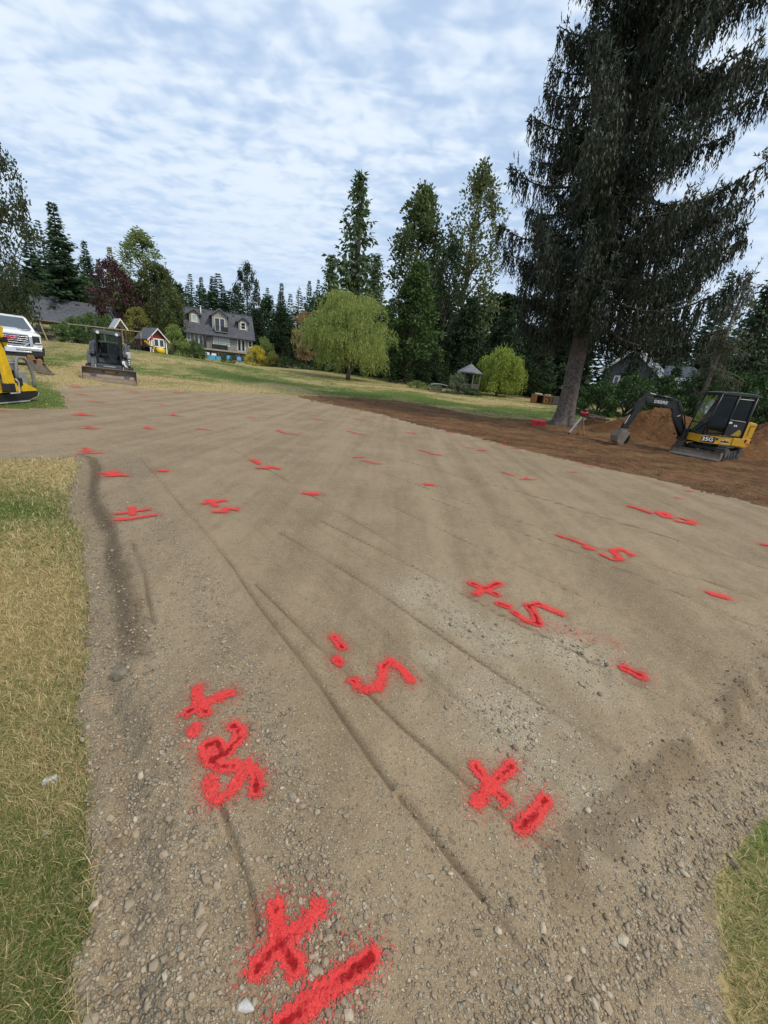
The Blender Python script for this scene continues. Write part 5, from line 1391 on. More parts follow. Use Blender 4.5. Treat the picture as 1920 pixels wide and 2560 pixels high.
    a = MB(); a.cyl((0, 0, .48), (0, 0, .54), .42, 20); a.build('tabletop', P_WHITE, s_); a = MB(); a.cyl((0, 0, -.1), (0, 0, .48), .05, 8); a.build('leg', P_WHITE, s_)
    # sofa on the balcony
    p = wp(X(548), -1.3, zb - .02); s_ = thing('balcony_sofa', 'dark wicker sofa on the balcony under the triple window', 'sofa', p, t.rotation_euler[2])
    a = MB(); a.b2((-1.35, -.3, 0), (1.35, .35, .36)); a.build('seat', P_WICKER, s_); a = MB(); a.b2((-1.35, -.42, .0), (1.35, -.31, .80)); a.build('backrest', P_WICKER, s_)
    # side wing roof glimpsed left of the house
    return t
house()

# ------------------------------------------------------------------ barn
def barn():
    O = at_cd(89, 838, 62); d = hdir(2600); d2 = d[:2] / np.linalg.norm(d[:2])
    z0 = min(O[2], gz(O[0], O[1])) - .3
    wp = lambda x, y, z: (O[0] + d2[0] * x - d2[1] * y, O[1] + d2[1] * x + d2[0] * y, z0 + z)
    Wd = solve(lambda x: project(wp(x, 0, 3))[0], 0, 40, 292); D = 6.5
    ze = zat(O[0], O[1], 788) - z0; q = wp(0, D / 2, 0); zr = zat(q[0], q[1], 738) - z0
    print('barn W', Wd, ze, zr)
    t = thing('barn', 'long brown board barn with a grey tiled roof on the left slope', 'barn', (O[0], O[1], z0), math.atan2(d2[1], d2[0]))
    core = MB(); core.b2((.05, .06, -1), (Wd - .05, D, ze)); core.build('wall', P_TIMBER, t)
    P_BARN = pm('barn_boards', (.155, .115, .082), (.095, .07, .05), 5, .9, bump=.4, bscale=18)
    n = 34
    me = None
    for k in range(n):
        x0, x1 = Wd * k / n, Wd * (k + 1) / n - .03
        if me is None:
            m = MB(); m.b2((0, 0, -1), (Wd / n - .03, .055, ze)); o = m.build('board', P_BARN, t); me = o.data
        else: o = obj('board', me, t)
        o.location = (x0, -.012 * (k % 2), 0)
    for xx in (0, Wd):
        g = MB(); g.prism([(0, ze - .1), (D, ze - .1), (D / 2, zr - .1)], xx - .05, xx + .05, 'x'); g.build('gable', P_BARN, t)
    oh = .5; sl = (zr - ze) / (D / 2)
    roof_slope(t, -.5, Wd + .5, -oh, ze - sl * oh, D / 2, zr, step=.3); roof_slope(t, -.5, Wd + .5, D + oh, ze - sl * oh, D / 2, zr, step=.3)
    f = MB(); f.b2((-.5, -oh - .05, ze - sl * oh - .16), (Wd + .5, -oh - .003, ze - sl * oh + .01)); f.build('fascia', pm('tan_fascia', (.24, .20, .15), None, 4, .8), t)
    for k in (.27, .52, .77):
        v = MB(); v.box((Wd * k, D / 2 - .6, zr - sl * .6 + .06), (.6, .28, .10), (math.atan(sl), 0, 0)); v.build('roof_vent', P_DKMETAL, t)
barn()

# ------------------------------------------------------------------ red playhouse, arbour, garden enclosure
def playhouse():
    P = at_cd(397, 884, 40); zb = gz(P[0], P[1]); d = hdir(397); yaw = math.atan2(d[1], d[0]) - math.pi / 2 + R_(24)
    t = thing('playhouse', 'small red playhouse with white trim and a grey roof', 'playhouse', (P[0], P[1], zb - .1), yaw); t.scale = (.80, .80, .86)
    P_RED = pm('barn_red_boards', (.16, .028, .026), (.11, .018, .018), 5, .8, bump=.3)
    w_, D, ze, zr = 2.15, 3.4, 1.85, 2.95
    m = MB(); m.b2((-w_ / 2, 0, -.3), (w_ / 2, D, ze)); m.build('wall', P_RED, t)
    g = MB(); g.prism([(-w_ / 2, ze), (w_ / 2, ze), (0, zr - .08)], .0, .08, 'y'); g.build('gable', P_RED, t)
    s = (zr - ze) / (w_ / 2)
    for sg in (-1, 1):
        r = MB(); e = (sg * (w_ / 2 + .28), ze - s * .28)
        for k in range(9):
            a, b_ = k / 9, (k + 1) / 9
            A0 = (e[0] * (1 - a), e[1] + (zr - e[1]) * a); B0 = (e[0] * (1 - b_), e[1] + (zr - e[1]) * b_)
            r.prism([A0, (A0[0], A0[1] + .075), (B0[0], B0[1] + .045), B0], -.28, D + .2, 'y')
        r.build('roof_slope', P_ROOF, t)
        r = MB(); r.prism([(e[0], e[1] - .13), (0, zr - .13), (0, zr + .02), (e[0], e[1] + .02)], -.33, -.284, 'y'); r.build('bargeboard', P_WHITE, t)
        c = MB(); c.b2((sg * (w_ / 2 - .06) - .07, -.05, -.3), (sg * (w_ / 2 - .06) + .07, -.003, ze)); c.build('corner_trim', P_WHITE, t)
    sash(t, .12, .85, 1.35, .98, -.01, 2, 1, 'window', G_WIN, .13)
    f = MB(); f.b2((-.74, -.05, -.2), (-.60, -.003, 1.85)); f.build('door_trim', P_WHITE, t)
    v = MB(); v.cyl((0, -.06, ze + .5), (0, .0, ze + .5), .14, 12); v.build('gable_vent', P_DKMETAL, t)
    # yellow slide leaning beside it
    s_ = thing('slide', 'yellow plastic slide lying in front of the red playhouse', 'slide', wpx(384, 888, 38.5), yaw); s_.scale = (.62, .62, .75)
    YEL = pm('yellow_plastic', (.75, .50, .015), (.62, .40, .012), 4, .4)
    m = MB(); rings = []
    for k in range(9):
        tt = k / 8; x = -1.1 + 2.3 * tt; z = 1.1 * (1 - tt) ** 1.5 + .12
        rings.append([(x, -.32, z + .22), (x, -.28, z), (x, .28, z), (x, .32, z + .22), (x, .26, z + .22), (x, .23, z + .05), (x, -.23, z + .05), (x, -.26, z + .22)])
    m.loft(rings); m.build('chute', YEL, s_)
    m = MB()
    rings = [[(1.15 + .75 * math.cos(a) * r, .55 * math.sin(a) * r, z) for a in np.linspace(0, 6.283, 16, False)] for r, z in ((.8, 0), (1, .25), (.9, .55), (.5, .75), (.1, .8))]
    m.loft(rings); m.build('hood', YEL, s_, smooth=True)
    o_ = thing('pole', 'white leaning pole with a red top in front of the playhouse door', 'pole', wpx(377, 889, 38), yaw); o_.scale = (.85, .85, .85)
    m = MB(); m.tube([(0, 0, 0), (.38, .25, 1.35)], .05, 10); m.build('shaft', P_WHITE, o_)
    m = MB(); m.tube([(.38, .25, 1.35), (.40, .27, 1.5), (.43, .29, 1.75), (.44, .295, 1.85)], [.06, .11, .12, .05], 10); m.build('tip', pm('faded_red', (.62, .06, .035), (.5, .05, .03), 4, .5), o_)
    m = MB(); m.tube([(.9, .1, 0), (.40, .25, 1.2)], .025, 8); m.build('brace', P_DKMETAL, o_)
def wpx(px, py, depth):
    p = at_cd(px, py, depth); return (p[0], p[1], gz(p[0], p[1]))

def arbour():
    p = at_cd(306, 860, 50); zb = gz(p[0], p[1]); zt = zat(p[0], p[1], 796) - zb; d = hdir(311)
    t = thing('garden_arbour', 'white gabled roof on lattice posts above the garden fence', 'arbour', (p[0], p[1], zb), math.atan2(d[1], d[0]) - math.pi / 2 + R_(20)); t.scale = (.66, .66, 1.0)
    for sg in (-1, 1):
        m = MB(); m.prism([(sg * 1.15, zt - 1.25), (0, zt - .12), (0, zt), (sg * 1.22, zt - 1.2)], -.3, 2.6, 'y'); m.build('roof_slope', pm('pale_grey_roof', (.42, .44, .48), (.34, .36, .40), 4, .6), t)
        m = MB(); m.prism([(sg * 1.15, zt - 1.36), (0, zt - .2), (0, zt + .02), (sg * 1.24, zt - 1.2)], -.36, -.303, 'y'); m.build('bargeboard', P_WHITE, t)
        for y in (0, 2.2):
            m = MB(); m.b2((sg * .8 - .06, y - .06, -.2), (sg * .8 + .06, y + .06, zt - .85)); m.build('post', P_TIMBER, t)
    m = MB()
    for k in range(5): m.b2((-.7 + k * .33, -.02, zt - 1.9), (-.66 + k * .33, .02, zt - .75))
    for k in range(3): m.b2((-.78, .021, zt - 1.8 + k * .4), (.78, .05, zt - 1.76 + k * .4))
    m.build('lattice', P_TIMBER, t)
playhouse(); arbour()
def enclosure():
    A = at_cd(180, 868, 42); Bp = at_cd(357, 884, 40)
    zA, zB = gz(A[0], A[1]), gz(Bp[0], Bp[1]); v = Bp - A; L = math.hypot(v[0], v[1])
    t = thing('garden_fence', 'tall pale wooden garden fence with wire netting behind the skid steer', 'fence', (A[0], A[1], zA), math.atan2(v[1], v[0]))
    ztA = zat(A[0], A[1], 810) - zA; ztB = zat(Bp[0], Bp[1], 830) - zA
    nseg = 4
    for k in range(nseg + 1):
        f = k / nseg; x = L * f; zg = gz(A[0] + v[0] * f, A[1] + v[1] * f) - zA; zt = ztA + (ztB - ztA) * f
        m = MB(); m.b2((x - .05, -.05, zg - .2), (x + .05, .05, zt - .05)); m.build('post', P_PALEWOOD, t)
    for dz, th in ((0, .05), (-1.35, .05)):
        m = MB(); m.tube([(0, -.08, ztA + dz), (L, -.08, ztB + dz)], th, 4); m.build('rail', P_PALEWOOD, t)
    m = MB(); x = L * .875
    m.tube([(L * .78, -.1, .3 + (zB - zA)), (L * .97, -.1, ztB - .3)], .03, 4); m.build('brace', P_PALEWOOD, t)
    w_ = MB()
    for k in range(1, 40): w_.b2((L * k / 40 - .005, -.004, .0 + (zB - zA) * k / 40), (L * k / 40 + .005, .004, ztA + (ztB - ztA) * k / 40 - .05))
    for k in range(1, 12): w_.tube([(0, -.012, ztA * k / 12), (L, -.012, (ztB - (zB - zA)) * k / 12 + zB - zA)], .004, 3)
    w_.build('wire_netting', P_DKMETAL, t)
enclosure()
def trailer():
    p = wpx(352, 880, 37); t = thing('low_trailer', 'low dark trailer beside the red playhouse', 'trailer', p, R_(-8))
    m = MB(); m.b2((-1.0, -.5, .42), (1.0, .5, .52)); m.build('bed', P_DKMETAL, t); 
    m = MB(); m.tube([(-1, 0, .45), (-1.9, 0, .35)], .05, 6); m.build('drawbar', P_DKMETAL, t)
    for sy in (-.55, .55):
        for x in (-.3, .3):
            m = MB(); m.cyl((x, sy - .08, .24), (x, sy + .08, .24), .26, 16); m.build('wheel', P_DKMETAL, t)
    p = wpx(98, 842, 34); t = thing('board_stack', 'stack of old dark boards by the barn wall, behind the truck', 'board stack', p, R_(12))
    for k in range(7):
        m = MB(); m.box((random.uniform(-.1, .1), random.uniform(-.1, .1), .1 + k * .17), (2.6 - .15 * k, .8, .12), (0, 0, random.uniform(-.06, .06))); m.build('board', (P_GREYWOOD, P_TIMBER, P_DKMETAL)[k % 3], t)
    m = MB(); m.tube([(.9, -.55, .0), (.5, -.5, 1.5)], .05, 6); m.build('leaning_plank', P_PALEWOOD, t)
trailer()

# ------------------------------------------------------------------ gazebo, footbridge, grey house behind trees
def gazebo():
    P = at_cd(1165, 992, 37); zb = gz(P[0], P[1]); ze = zat(P[0], P[1], 931) - zb; zt = zat(P[0], P[1], 909) - zb
    t = thing('gazebo', 'small gazebo with a pointed grey roof half hidden by the small willow', 'gazebo', (P[0], P[1], zb), R_(10))
    r = 1.25; n = 8; PG = pm('grey_gazebo_wood', (.13, .127, .115), (.09, .088, .08), 5, .85)
    for k in range(n):
        a, b_ = 2 * math.pi * k / n, 2 * math.pi * (k + 1) / n
        m = MB(); A0 = (math.cos(a) * r, math.sin(a) * r, ze); B0 = (math.cos(b_) * r, math.sin(b_) * r, ze)
        m.add([A0, B0, (0, 0, zt), (A0[0], A0[1], ze - .1), (B0[0], B0[1], ze - .1), (0, 0, zt - .12)], [(0, 1, 2), (3, 5, 4), (0, 3, 4, 1), (1, 4, 5, 2), (2, 5, 3, 0)]); m.build('roof_panel', pm('gazebo_shingle', (.17, .17, .18), (.12, .12, .13), 3, .7, bump=.5, bscale=12), t)
        m = MB(); rr = r * .86; m.b2((math.cos(a) * rr - .06, math.sin(a) * rr - .06, -.3), (math.cos(a) * rr + .06, math.sin(a) * rr + .06, ze - .05)); m.build('post', PG, t)
        m = MB(); m.tube([(math.cos(a) * rr, math.sin(a) * rr, .85), (math.cos(b_) * rr, math.sin(b_) * rr, .85)], .05, 4)
        for q in range(1, 6):
            f = q / 6; m.b2((rr * (math.cos(a) * (1 - f) + math.cos(b_) * f) - .05, rr * (math.sin(a) * (1 - f) + math.sin(b_) * f) - .02, -.1), (rr * (math.cos(a) * (1 - f) + math.cos(b_) * f) + .05, rr * (math.sin(a) * (1 - f) + math.sin(b_) * f) + .02, .85))
        m.build('railing', PG, t)
    m = MB(); m.cyl((0, 0, zt - .05), (0, 0, zt + .22), .05, 8, .01); m.build('finial', PG, t)
    P = at_cd(1098, 966, 36); zb = gz(P[0], P[1])
    t = thing('footbridge', 'low footbridge with a pale curved rail left of the gazebo', 'bridge', (P[0], P[1], zb), R_(-6)); t.scale = (.6, .6, .62)
    for sy in (-.5, .5):
        m = MB(); m.tube([(x, sy, 1.0 + .18 * math.cos(x * 1.1)) for x in np.linspace(-1.3, 1.3, 11)], .05, 8); m.build('handrail', pm('pale_rail', (.42, .42, .40), None, 4, .7), t)
        for x in (-1.2, 0, 1.2):
            m = MB(); m.b2((x - .04, sy - .04, -.2), (x + .04, sy + .04, 1.05)); m.build('post', PG, t)
    for k in range(12):
        m = MB(); x = -1.35 + k * .235; m.b2((x, -.55, .12 + .1 * math.cos(x)), (x + .2, .55, .17 + .1 * math.cos(x))); m.build('plank', P_GREYWOOD, t)
gazebo()
def far_house():
    P = at_cd(1552, 1010, 40); zb = gz(P[0], P[1]); za = zat(P[0], P[1], 872) - zb
    d = hdir(1552); t = thing('grey_cottage', 'blue-grey cottage with a white gable, mostly hidden behind the spruce', 'house', (P[0], P[1], zb), math.atan2(d[1], d[0]) - math.pi / 2 + R_(-12))
    PWL = pm('blue_grey_siding', (.085, .10, .105), (.065, .078, .082), 3, .8)
    w_ = 4.6; ze = za - 2.0
    m = MB(); m.b2((-w_ / 2, 0, -1), (w_ / 2, 8, ze)); m.build('wall', PWL, t)
    m = MB(); m.prism([(-w_ / 2, ze), (w_ / 2, ze), (0, za - .1)], 0, 8, 'y'); m.build('gable', PWL, t)
    for sg in (-1, 1):
        e = (sg * (w_ / 2 + .5), ze - .43)
        m = MB(); m.prism([e, (0, za), (0, za + .14), (e[0], e[1] + .14)], -.5, 8.4, 'y'); m.build('roof_slope', pm('cottage_grey_roof', (.30, .31, .34), (.22, .23, .26), 3, .6), t)  # even grey of the cottage roof
        m = MB(); m.prism([(e[0], e[1] - .2), (0, za - .2), (0, za + .12), (e[0], e[1] + .12)], -.56, -.503, 'y'); m.build('bargeboard', P_WHITE, t)
    sash(t, -.55, ze - 1.6, 1.5, 1.0, -.01, 3, 1, 'window', G_WIN, .10)
    m = MB(); m.prism([(w_ / 2 + .3, ze - .6), (w_ / 2 + 4.2, ze - .6), (w_ / 2 + 4.2, ze - .45), (w_ / 2 + 2.6, ze + .7), (w_ / 2 + .3, ze + .7)], 1.5, 6, 'y'); m.build('wing_roof', pm('cottage_grey_roof', (.3, .3, .3)), t)
    P = at_cd(1708, 1010, 34); zb = gz(P[0], P[1]); zt = zat(P[0], P[1], 946) - zb
    t = thing('shed', 'pale pointed shed roof just above the excavator boom', 'shed', (P[0], P[1], zb), R_(35))
    m = MB(); m.b2((-1.2, -1, -.5), (1.2, 1, zt - .9)); m.build('wall', PWL, t)
    for sg in (-1, 1):
        m = MB(); m.prism([(sg * 1.4, zt - 1.05), (0, zt - .1), (0, zt), (sg * 1.4, zt - .95)], -1.2, 1.2, 'y'); m.build('roof_slope', pm('pale_grey_roof', (.42, .44, .48)), t)
far_house()

# ------------------------------------------------------------------ cabinets, red case, laser level, logs
def cabinets():
    a, b_ = gpt(1325, 1004), gpt(1396, 1014); v = b_ - a; L = math.hypot(v[0], v[1]); zb = gz(*((a + b_)[:2] / 2))
    t = thing('old_cabinet', 'brown wooden cabinet carcass lying on the lawn left of the spruce trunk', 'cabinet', (a[0], a[1], zb), math.atan2(v[1], v[0]))
    Hh = L * .31; Lb = L * .76; C = pm('cherry_wood', (.30, .115, .035), (.22, .075, .022), 4, .6); CD = pm('dark_cabinet_inside', (.055, .022, .012), None, 4, .8)
    th = .05
    for x, nm in ((0, 'side_panel'), (Lb * .58, 'divider'), (Lb - th, 'side_panel')):
        m = MB(); m.b2((x, 0, 0), (x + th, .7, Hh)); m.build(nm, C, t)
    m = MB(); m.b2((th, .0, Hh - th), (Lb - th, .7, Hh)); m.build('top_board', pm('pale_ply', (.48, .40, .26), (.36, .29, .18), 4, .7), t)
    m = MB(); m.b2((th, 0, 0), (Lb - th, .7, th)); m.build('bottom_board', C, t)
    m = MB(); m.b2((th, .66, th), (Lb - th, .70, Hh - th)); m.build('back_panel', CD, t)
    m = MB(); m.b2((th + .02, -.04, .03), (Lb * .30, -.005, Hh - .03)); m.build('door', C, t)
    m = MB()
    x0, x1 = Lb * .61, Lb * .97
    m.b2((x0, -.05, .05), (x0 + .09, -.01, Hh - .05)); m.b2((x1 - .09, -.05, .05), (x1, -.01, Hh - .05)); m.b2((x0 + .09, -.05, .05), (x1 - .09, -.01, .14)); m.b2((x0 + .09, -.05, Hh - .14), (x1 - .09, -.01, Hh - .05)); d_ = m.build('door_frame', C, t)
    m = MB(); m.b2((x0 + .08, -.03, .13), (x1 - .08, -.012, Hh - .13)); m.build('door_panel', pm('mid_brown', (.15, .05, .02), None, 4, .6), d_)
    m = MB(); cx, cz = x0 + (x1 - x0) * .33, Hh * .42
    m.tube([(cx + .13 * math.cos(q), -.06, cz + .15 * math.sin(q)) for q in np.linspace(0, 6.283, 16, False)], .022, 6, closed=True); m.build('ring', pm('brass_yellow', (.65, .42, .08), None, 4, .4), t)
    s_ = thing('ribbed_boards', 'grey ribbed board standing at the right end of the brown cabinet', 'board', tuple(t.location + Vector((math.cos(t.rotation_euler[2]) * (Lb + .05), math.sin(t.rotation_euler[2]) * (Lb + .05), 0))), t.rotation_euler[2])
    for k in range(7):
        m = MB(); m.b2((k * L * .033, 0, -.02), (k * L * .033 + L * .029, .5, Hh * 1.02)); m.build('board', P_GREYWOOD, s_)
    m = MB(); m.box((Lb * .28, .3, Hh + .06), (Lb * .32, .5, .09), (0, .05, .1)); o = m.build('sack', pm('cream_sack', (.62, .58, .36), (.52, .48, .3), 4, .8), None, .04); o.location = t.location; o.rotation_euler = t.rotation_euler; tag(o, 'pale yellow sack lying on top of the brown cabinet', 'sack')
    m = MB(); m.box((Lb * .70, .3, Hh + .045), (Lb * .24, .35, .08), (0, -.03, -.1)); o = m.build('offcut', pm('pale_ply', (.5, .4, .3)), None, .02); o.location = t.location; o.rotation_euler = t.rotation_euler; tag(o, 'pale timber offcut lying on the right half of the brown cabinet', 'timber offcut')
cabinets()
def laser():
    a, b_ = gpt(1328, 1064), gpt(1362, 1068); v = b_ - a; L = math.hypot(v[0], v[1])
    t = thing('tool_case', 'bright red ribbed tool case on the bare soil', 'tool case', (a[0], a[1], gz(a[0], a[1])), math.atan2(v[1], v[0]))
    RED = pm('red_case', (.62, .018, .022), (.50, .012, .015), 3, .45); H = L * .42
    m = MB(); m.b2((0, 0, 0), (L, L * .62, H * .52)); m.build('base', RED, t, .015)
    m = MB(); m.b2((0, -.005, H * .54), (L, L * .62, H)); m.build('lid', RED, t, .015)
    for k in range(5):
        m = MB(); x = L * (.06 + .2 * k); m.b2((x, -.022, H * .08), (x + L * .08, -.003, H * .94)); m.build('rib', RED, t, .006)
    m = MB(); m.tube([(L * .38, -.02, H * .55), (L * .38, -.06, H * .6), (L * .62, -.06, H * .6), (L * .62, -.02, H * .55)], .012, 6); m.build('handle', P_DKMETAL, t)
    c = gpt(1444, 1093); zb = gz(c[0], c[1]); zt = zat(c[0], c[1], 1038) - zb
    t = thing('laser_level', 'red rotary laser level on a tripod in front of the spruce trunk', 'laser level', (c[0], c[1], zb))
    foot_l = np.array(gpt(1420, 1086)) - np.array([c[0], c[1], zb]); foot_r = np.array(gpt(1460, 1092)) - np.array([c[0], c[1], zb])
    for f, mat, r, nm in ((foot_l, P_WHITE, .045, 'leg'), (foot_r, P_PALEWOOD, .022, 'leg'), (np.array([.15, .45, 0]), P_PALEWOOD, .03, 'leg')):
        m = MB(); hd = np.array([0, 0, zt - .02]); mid = hd * .12 + f * .88
        m.tube([tuple(hd), tuple(mid)], r, 8); l_ = m.build(nm, mat, t)
        m = MB(); m.tube([tuple(mid), tuple(f + np.array([0, 0, .0]))], [r * 1.1, .012], 8); m.build('foot', P_DKMETAL, l_)
    m = MB(); m.cyl((0, 0, zt - .06), (0, 0, zt), .10, 14); m.build('head', P_DKMETAL, t)
    m = MB(); m.cyl((-.15, 0, zt + .09), (.15, 0, zt + .09), .085, 14); m.build('housing', pm('red_case', (.6, .02, .02)), t, .01)
    for s_ in (-1, 1):
        m = MB(); m.cyl((s_ * .15, 0, zt + .09), (s_ * .19, 0, zt + .09), .095, 14); m.build('end_guard', P_DKMETAL, t)
    m = MB(); m.cyl((0, 0, zt + .17), (0, 0, zt + .23), .10, 14); m.build('rotor', P_DKMETAL, t)
laser()
def logs():
    for i, (px, py, L, r, rz, lb) in enumerate([(1478, 1048, 1.5, .10, -.3, 'upper dark log in the small pile beside the spruce'), (1486, 1053, 1.6, .09, -.2, 'lower dark log in the small pile beside the spruce'), (1470, 1056, .9, .07, .2, 'short pale stick in front of the dark logs'), (1500, 1050, .8, .08, -.5, 'short log at the right end of the small pile')]):
        g = gpt(px, py); o_ = MB(); n = 7
        o_.tube([((k / (n - 1) - .5) * L, .05 * math.sin(k * 1.7 + i), .03 * math.sin(k * 2.3)) for k in range(n)], [r * q for q in (.7, .95, 1.05, 1, .95, .85, .6)], 9)
        o = o_.build('log', (M_BARK, M_BARK, M_BARK_PALE, M_BARK)[i], None, smooth=True); o.location = (g[0], g[1], gz(g[0], g[1]) + r + .1 * (i < 2)); o.rotation_euler = (0, .05, rz); tag(o, lb, 'log')
    # mulch heap under the logs
logs()

# ------------------------------------------------------------------ spoil heaps
def mound(label, px, py, behind, rx, ry, h, seed, rot=0):
    g = gpt(px, py); d = hdir(px); cx, cy = g[0] + d[0] * behind, g[1] + d[1] * behind
    nr, na = 46, 110; rr = np.linspace(0, 1, nr); aa = np.linspace(0, 2 * np.pi, na, False)
    A_, Rr = np.meshgrid(aa, rr); lob = 1 + .13 * np.sin(2 * A_ + seed) + .09 * np.sin(3 * A_ + 2 * seed) + .05 * np.sin(7 * A_)
    lx = np.cos(A_) * Rr * rx * lob; ly = np.sin(A_) * Rr * ry * lob
    X = cx + lx * math.cos(rot) - ly * math.sin(rot); Y = cy + lx * math.sin(rot) + ly * math.cos(rot)
    prof = np.clip(1 - Rr ** 1.35, 0, 1) ** 1.1
    Z = ground_z(X.ravel(), Y.ravel()).reshape(X.shape) - .05 + h * prof * (.8 + .4 * fbm(X, Y, 1.1, seed)) + prof ** .3 * (.22 * (fbm(X, Y, 2.6, seed + 3) - .5) + .13 * (fbm(X, Y, 8, seed + 5) - .5)) - .12 * (Rr > .985)
    i = np.arange(nr * na).reshape(nr, na); j = np.roll(i, -1, 1)
    Q = np.stack([i[:-1], j[:-1], j[1:], i[1:]], -1).reshape(-1, 4)
    t = thing('soil_heap', label, 'soil heap', (0, 0, 0))
    obj('heap', np_mesh('heap', np.stack([X.ravel(), Y.ravel(), Z.ravel()], -1), quads=Q, mat=M_MOUND, smooth=True), t)
    # clods and stones lying on it
    q = np.random.default_rng(seed); k = q.integers(na * 6, nr * na, 900); v, T0 = mesh_arrays(STONES[4])
    s = q.uniform(.02, .09, 900) * q.choice([.6, 1, 1.6], 900, p=[.6, .33, .07])
    Rm = rot_mats(900, .8); Pp = np.einsum('nij,vj->nvi', Rm, v) * s[:, None, None] + np.stack([X.ravel()[k] + q.normal(0, .04, 900), Y.ravel()[k] + q.normal(0, .04, 900), Z.ravel()[k] + s * .1], -1)[:, None]
    o = obj('clods', np_mesh('clods', Pp.reshape(-1, 3), tris=(T0[None] + (np.arange(900) * len(v))[:, None, None]).reshape(-1, 3), mat=M_MOUND), t); o['kind'] = 'stuff'
    s = q.uniform(.025, .06, 60); k = q.integers(na * 8, nr * na, 60)
    for n_ in range(60):
        o = obj('stone', STONES[n_ % 10], t); o.scale = (s[n_],) * 3; o.location = (X.ravel()[k[n_]], Y.ravel()[k[n_]], Z.ravel()[k[n_]] + .01); o.rotation_euler = (q.uniform(0, 3), q.uniform(0, 3), 0)
mound('large heap of orange-brown soil behind the excavator arm', 1640, 1108, 1.7, 2.7, 1.8, 1.40, 3)
mound('heap of orange-brown soil behind the excavator cab at the right border', 1905, 1150, 2.1, 2.4, 1.8, 1.45, 8)
mound('low mound of soil and roots beside the spruce', 1482, 1066, .6, 1.5, .9, .32, 12)

# ------------------------------------------------------------------ machines
K_DARK = pm('charcoal_paint', (.062, .068, .076), (.044, .049, .055), 3, .45, dirt=(.16, .13, .09), dscale=3.0, damt=.30)
K_BLACK = pm('black_paint', (.014, .015, .017), (.010, .011, .012), 4, .38, dirt=(.07, .055, .04), dscale=4, damt=.3)
K_YEL = pm('machine_yellow', (.66, .36, .012), (.55, .29, .010), 4, .42, dirt=(.22, .14, .06), dscale=3.5, damt=.45)
K_YEL2 = pm('compactor_yellow', (.78, .50, .010), (.68, .41, .008), 4, .4, dirt=(.25, .17, .06), dscale=5, damt=.4)
K_RUBBER = pm('track_rubber', (.052, .046, .038), (.028, .026, .023), 5, .9, bump=.3, dirt=(.17, .135, .09), dscale=3, damt=.55)
K_STEEL = pm('worn_steel', (.23, .19, .155), (.15, .12, .098), 3, .55, .35, dirt=(.27, .205, .14), dscale=2.5, damt=.6)
K_BRIGHT = pm('polished_rod', (.55, .56, .57), (.45, .46, .47), 5, .25, .9)
K_RUST = pm('rusty_yellow_steel', (.42, .20, .045), (.22, .10, .04), 4, .75, dirt=(.30, .25, .20), dscale=3, damt=.6)
K_CHROME = pm('chrome', (.75, .76, .78), (.62, .63, .65), 3, .15, 1.0)
K_CAR = pm('white_car_paint', (.80, .81, .82), (.76, .77, .78), 1.5, .25, spec=.6)
K_PLASTIC = pm('black_plastic', (.018, .018, .019), (.012, .012, .013), 6, .6)
K_GREY = pm('grey_plastic', (.21, .215, .22), (.16, .165, .17), 4, .55)
K_LGREY = pm('light_grey_metal', (.42, .42, .41), (.33, .33, .32), 4, .5)
K_RED = pm('signal_red', (.70, .03, .04), (.58, .02, .03), 3, .4)
K_LETTER = pm('white_letters', (.82, .82, .80), (.78, .78, .76), 3, .5)
K_LAMP = pm('lamp_lens', (.75, .76, .76), (.6, .6, .6), 9, .15)
K_DIRT = pm('dry_dirt', (.24, .175, .115), (.17, .12, .075), 8, .95, bump=.6, bscale=20)
CG = clear_glass('cab_glass', (.26, .30, .29), .0)
CG2 = clear_glass('loader_glass', (.62, .70, .62), .0)
def B2(name, mat, parent, a, b, bev=.0):
    m = MB(); m.b2(a, b); return m.build(name, mat, parent, bev)
def PR(name, mat, parent, prof, a0, a1, axis='x', bev=.0):
    m = MB(); m.prism(prof, a0, a1, axis); return m.build(name, mat, parent, bev)
def CY(name, mat, parent, a, b, r, n=16, r2=None, bev=0):
    m = MB(); m.cyl(a, b, r, n, r2); return m.build(name, mat, parent, bev)
def TB(name, mat, parent, path, r, n=8, closed=False):
    m = MB(); m.tube(path, r, n, closed); return m.build(name, mat, parent, smooth=True)
def track_loop(L, r0, r1, zc0, zc1, y0, n=14):
    """side outline (y, z) of a track from front roller to rear roller"""
    pts = []
    for k in range(n + 1): a = math.pi / 2 + math.pi * k / n; pts.append((y0 + r0 * math.cos(a), zc0 + r0 * math.sin(a)))
    for k in range(n + 1): a = -math.pi / 2 + math.pi * k / n; pts.append((y0 + L + r1 * math.cos(a), zc1 + r1 * math.sin(a)))
    return pts
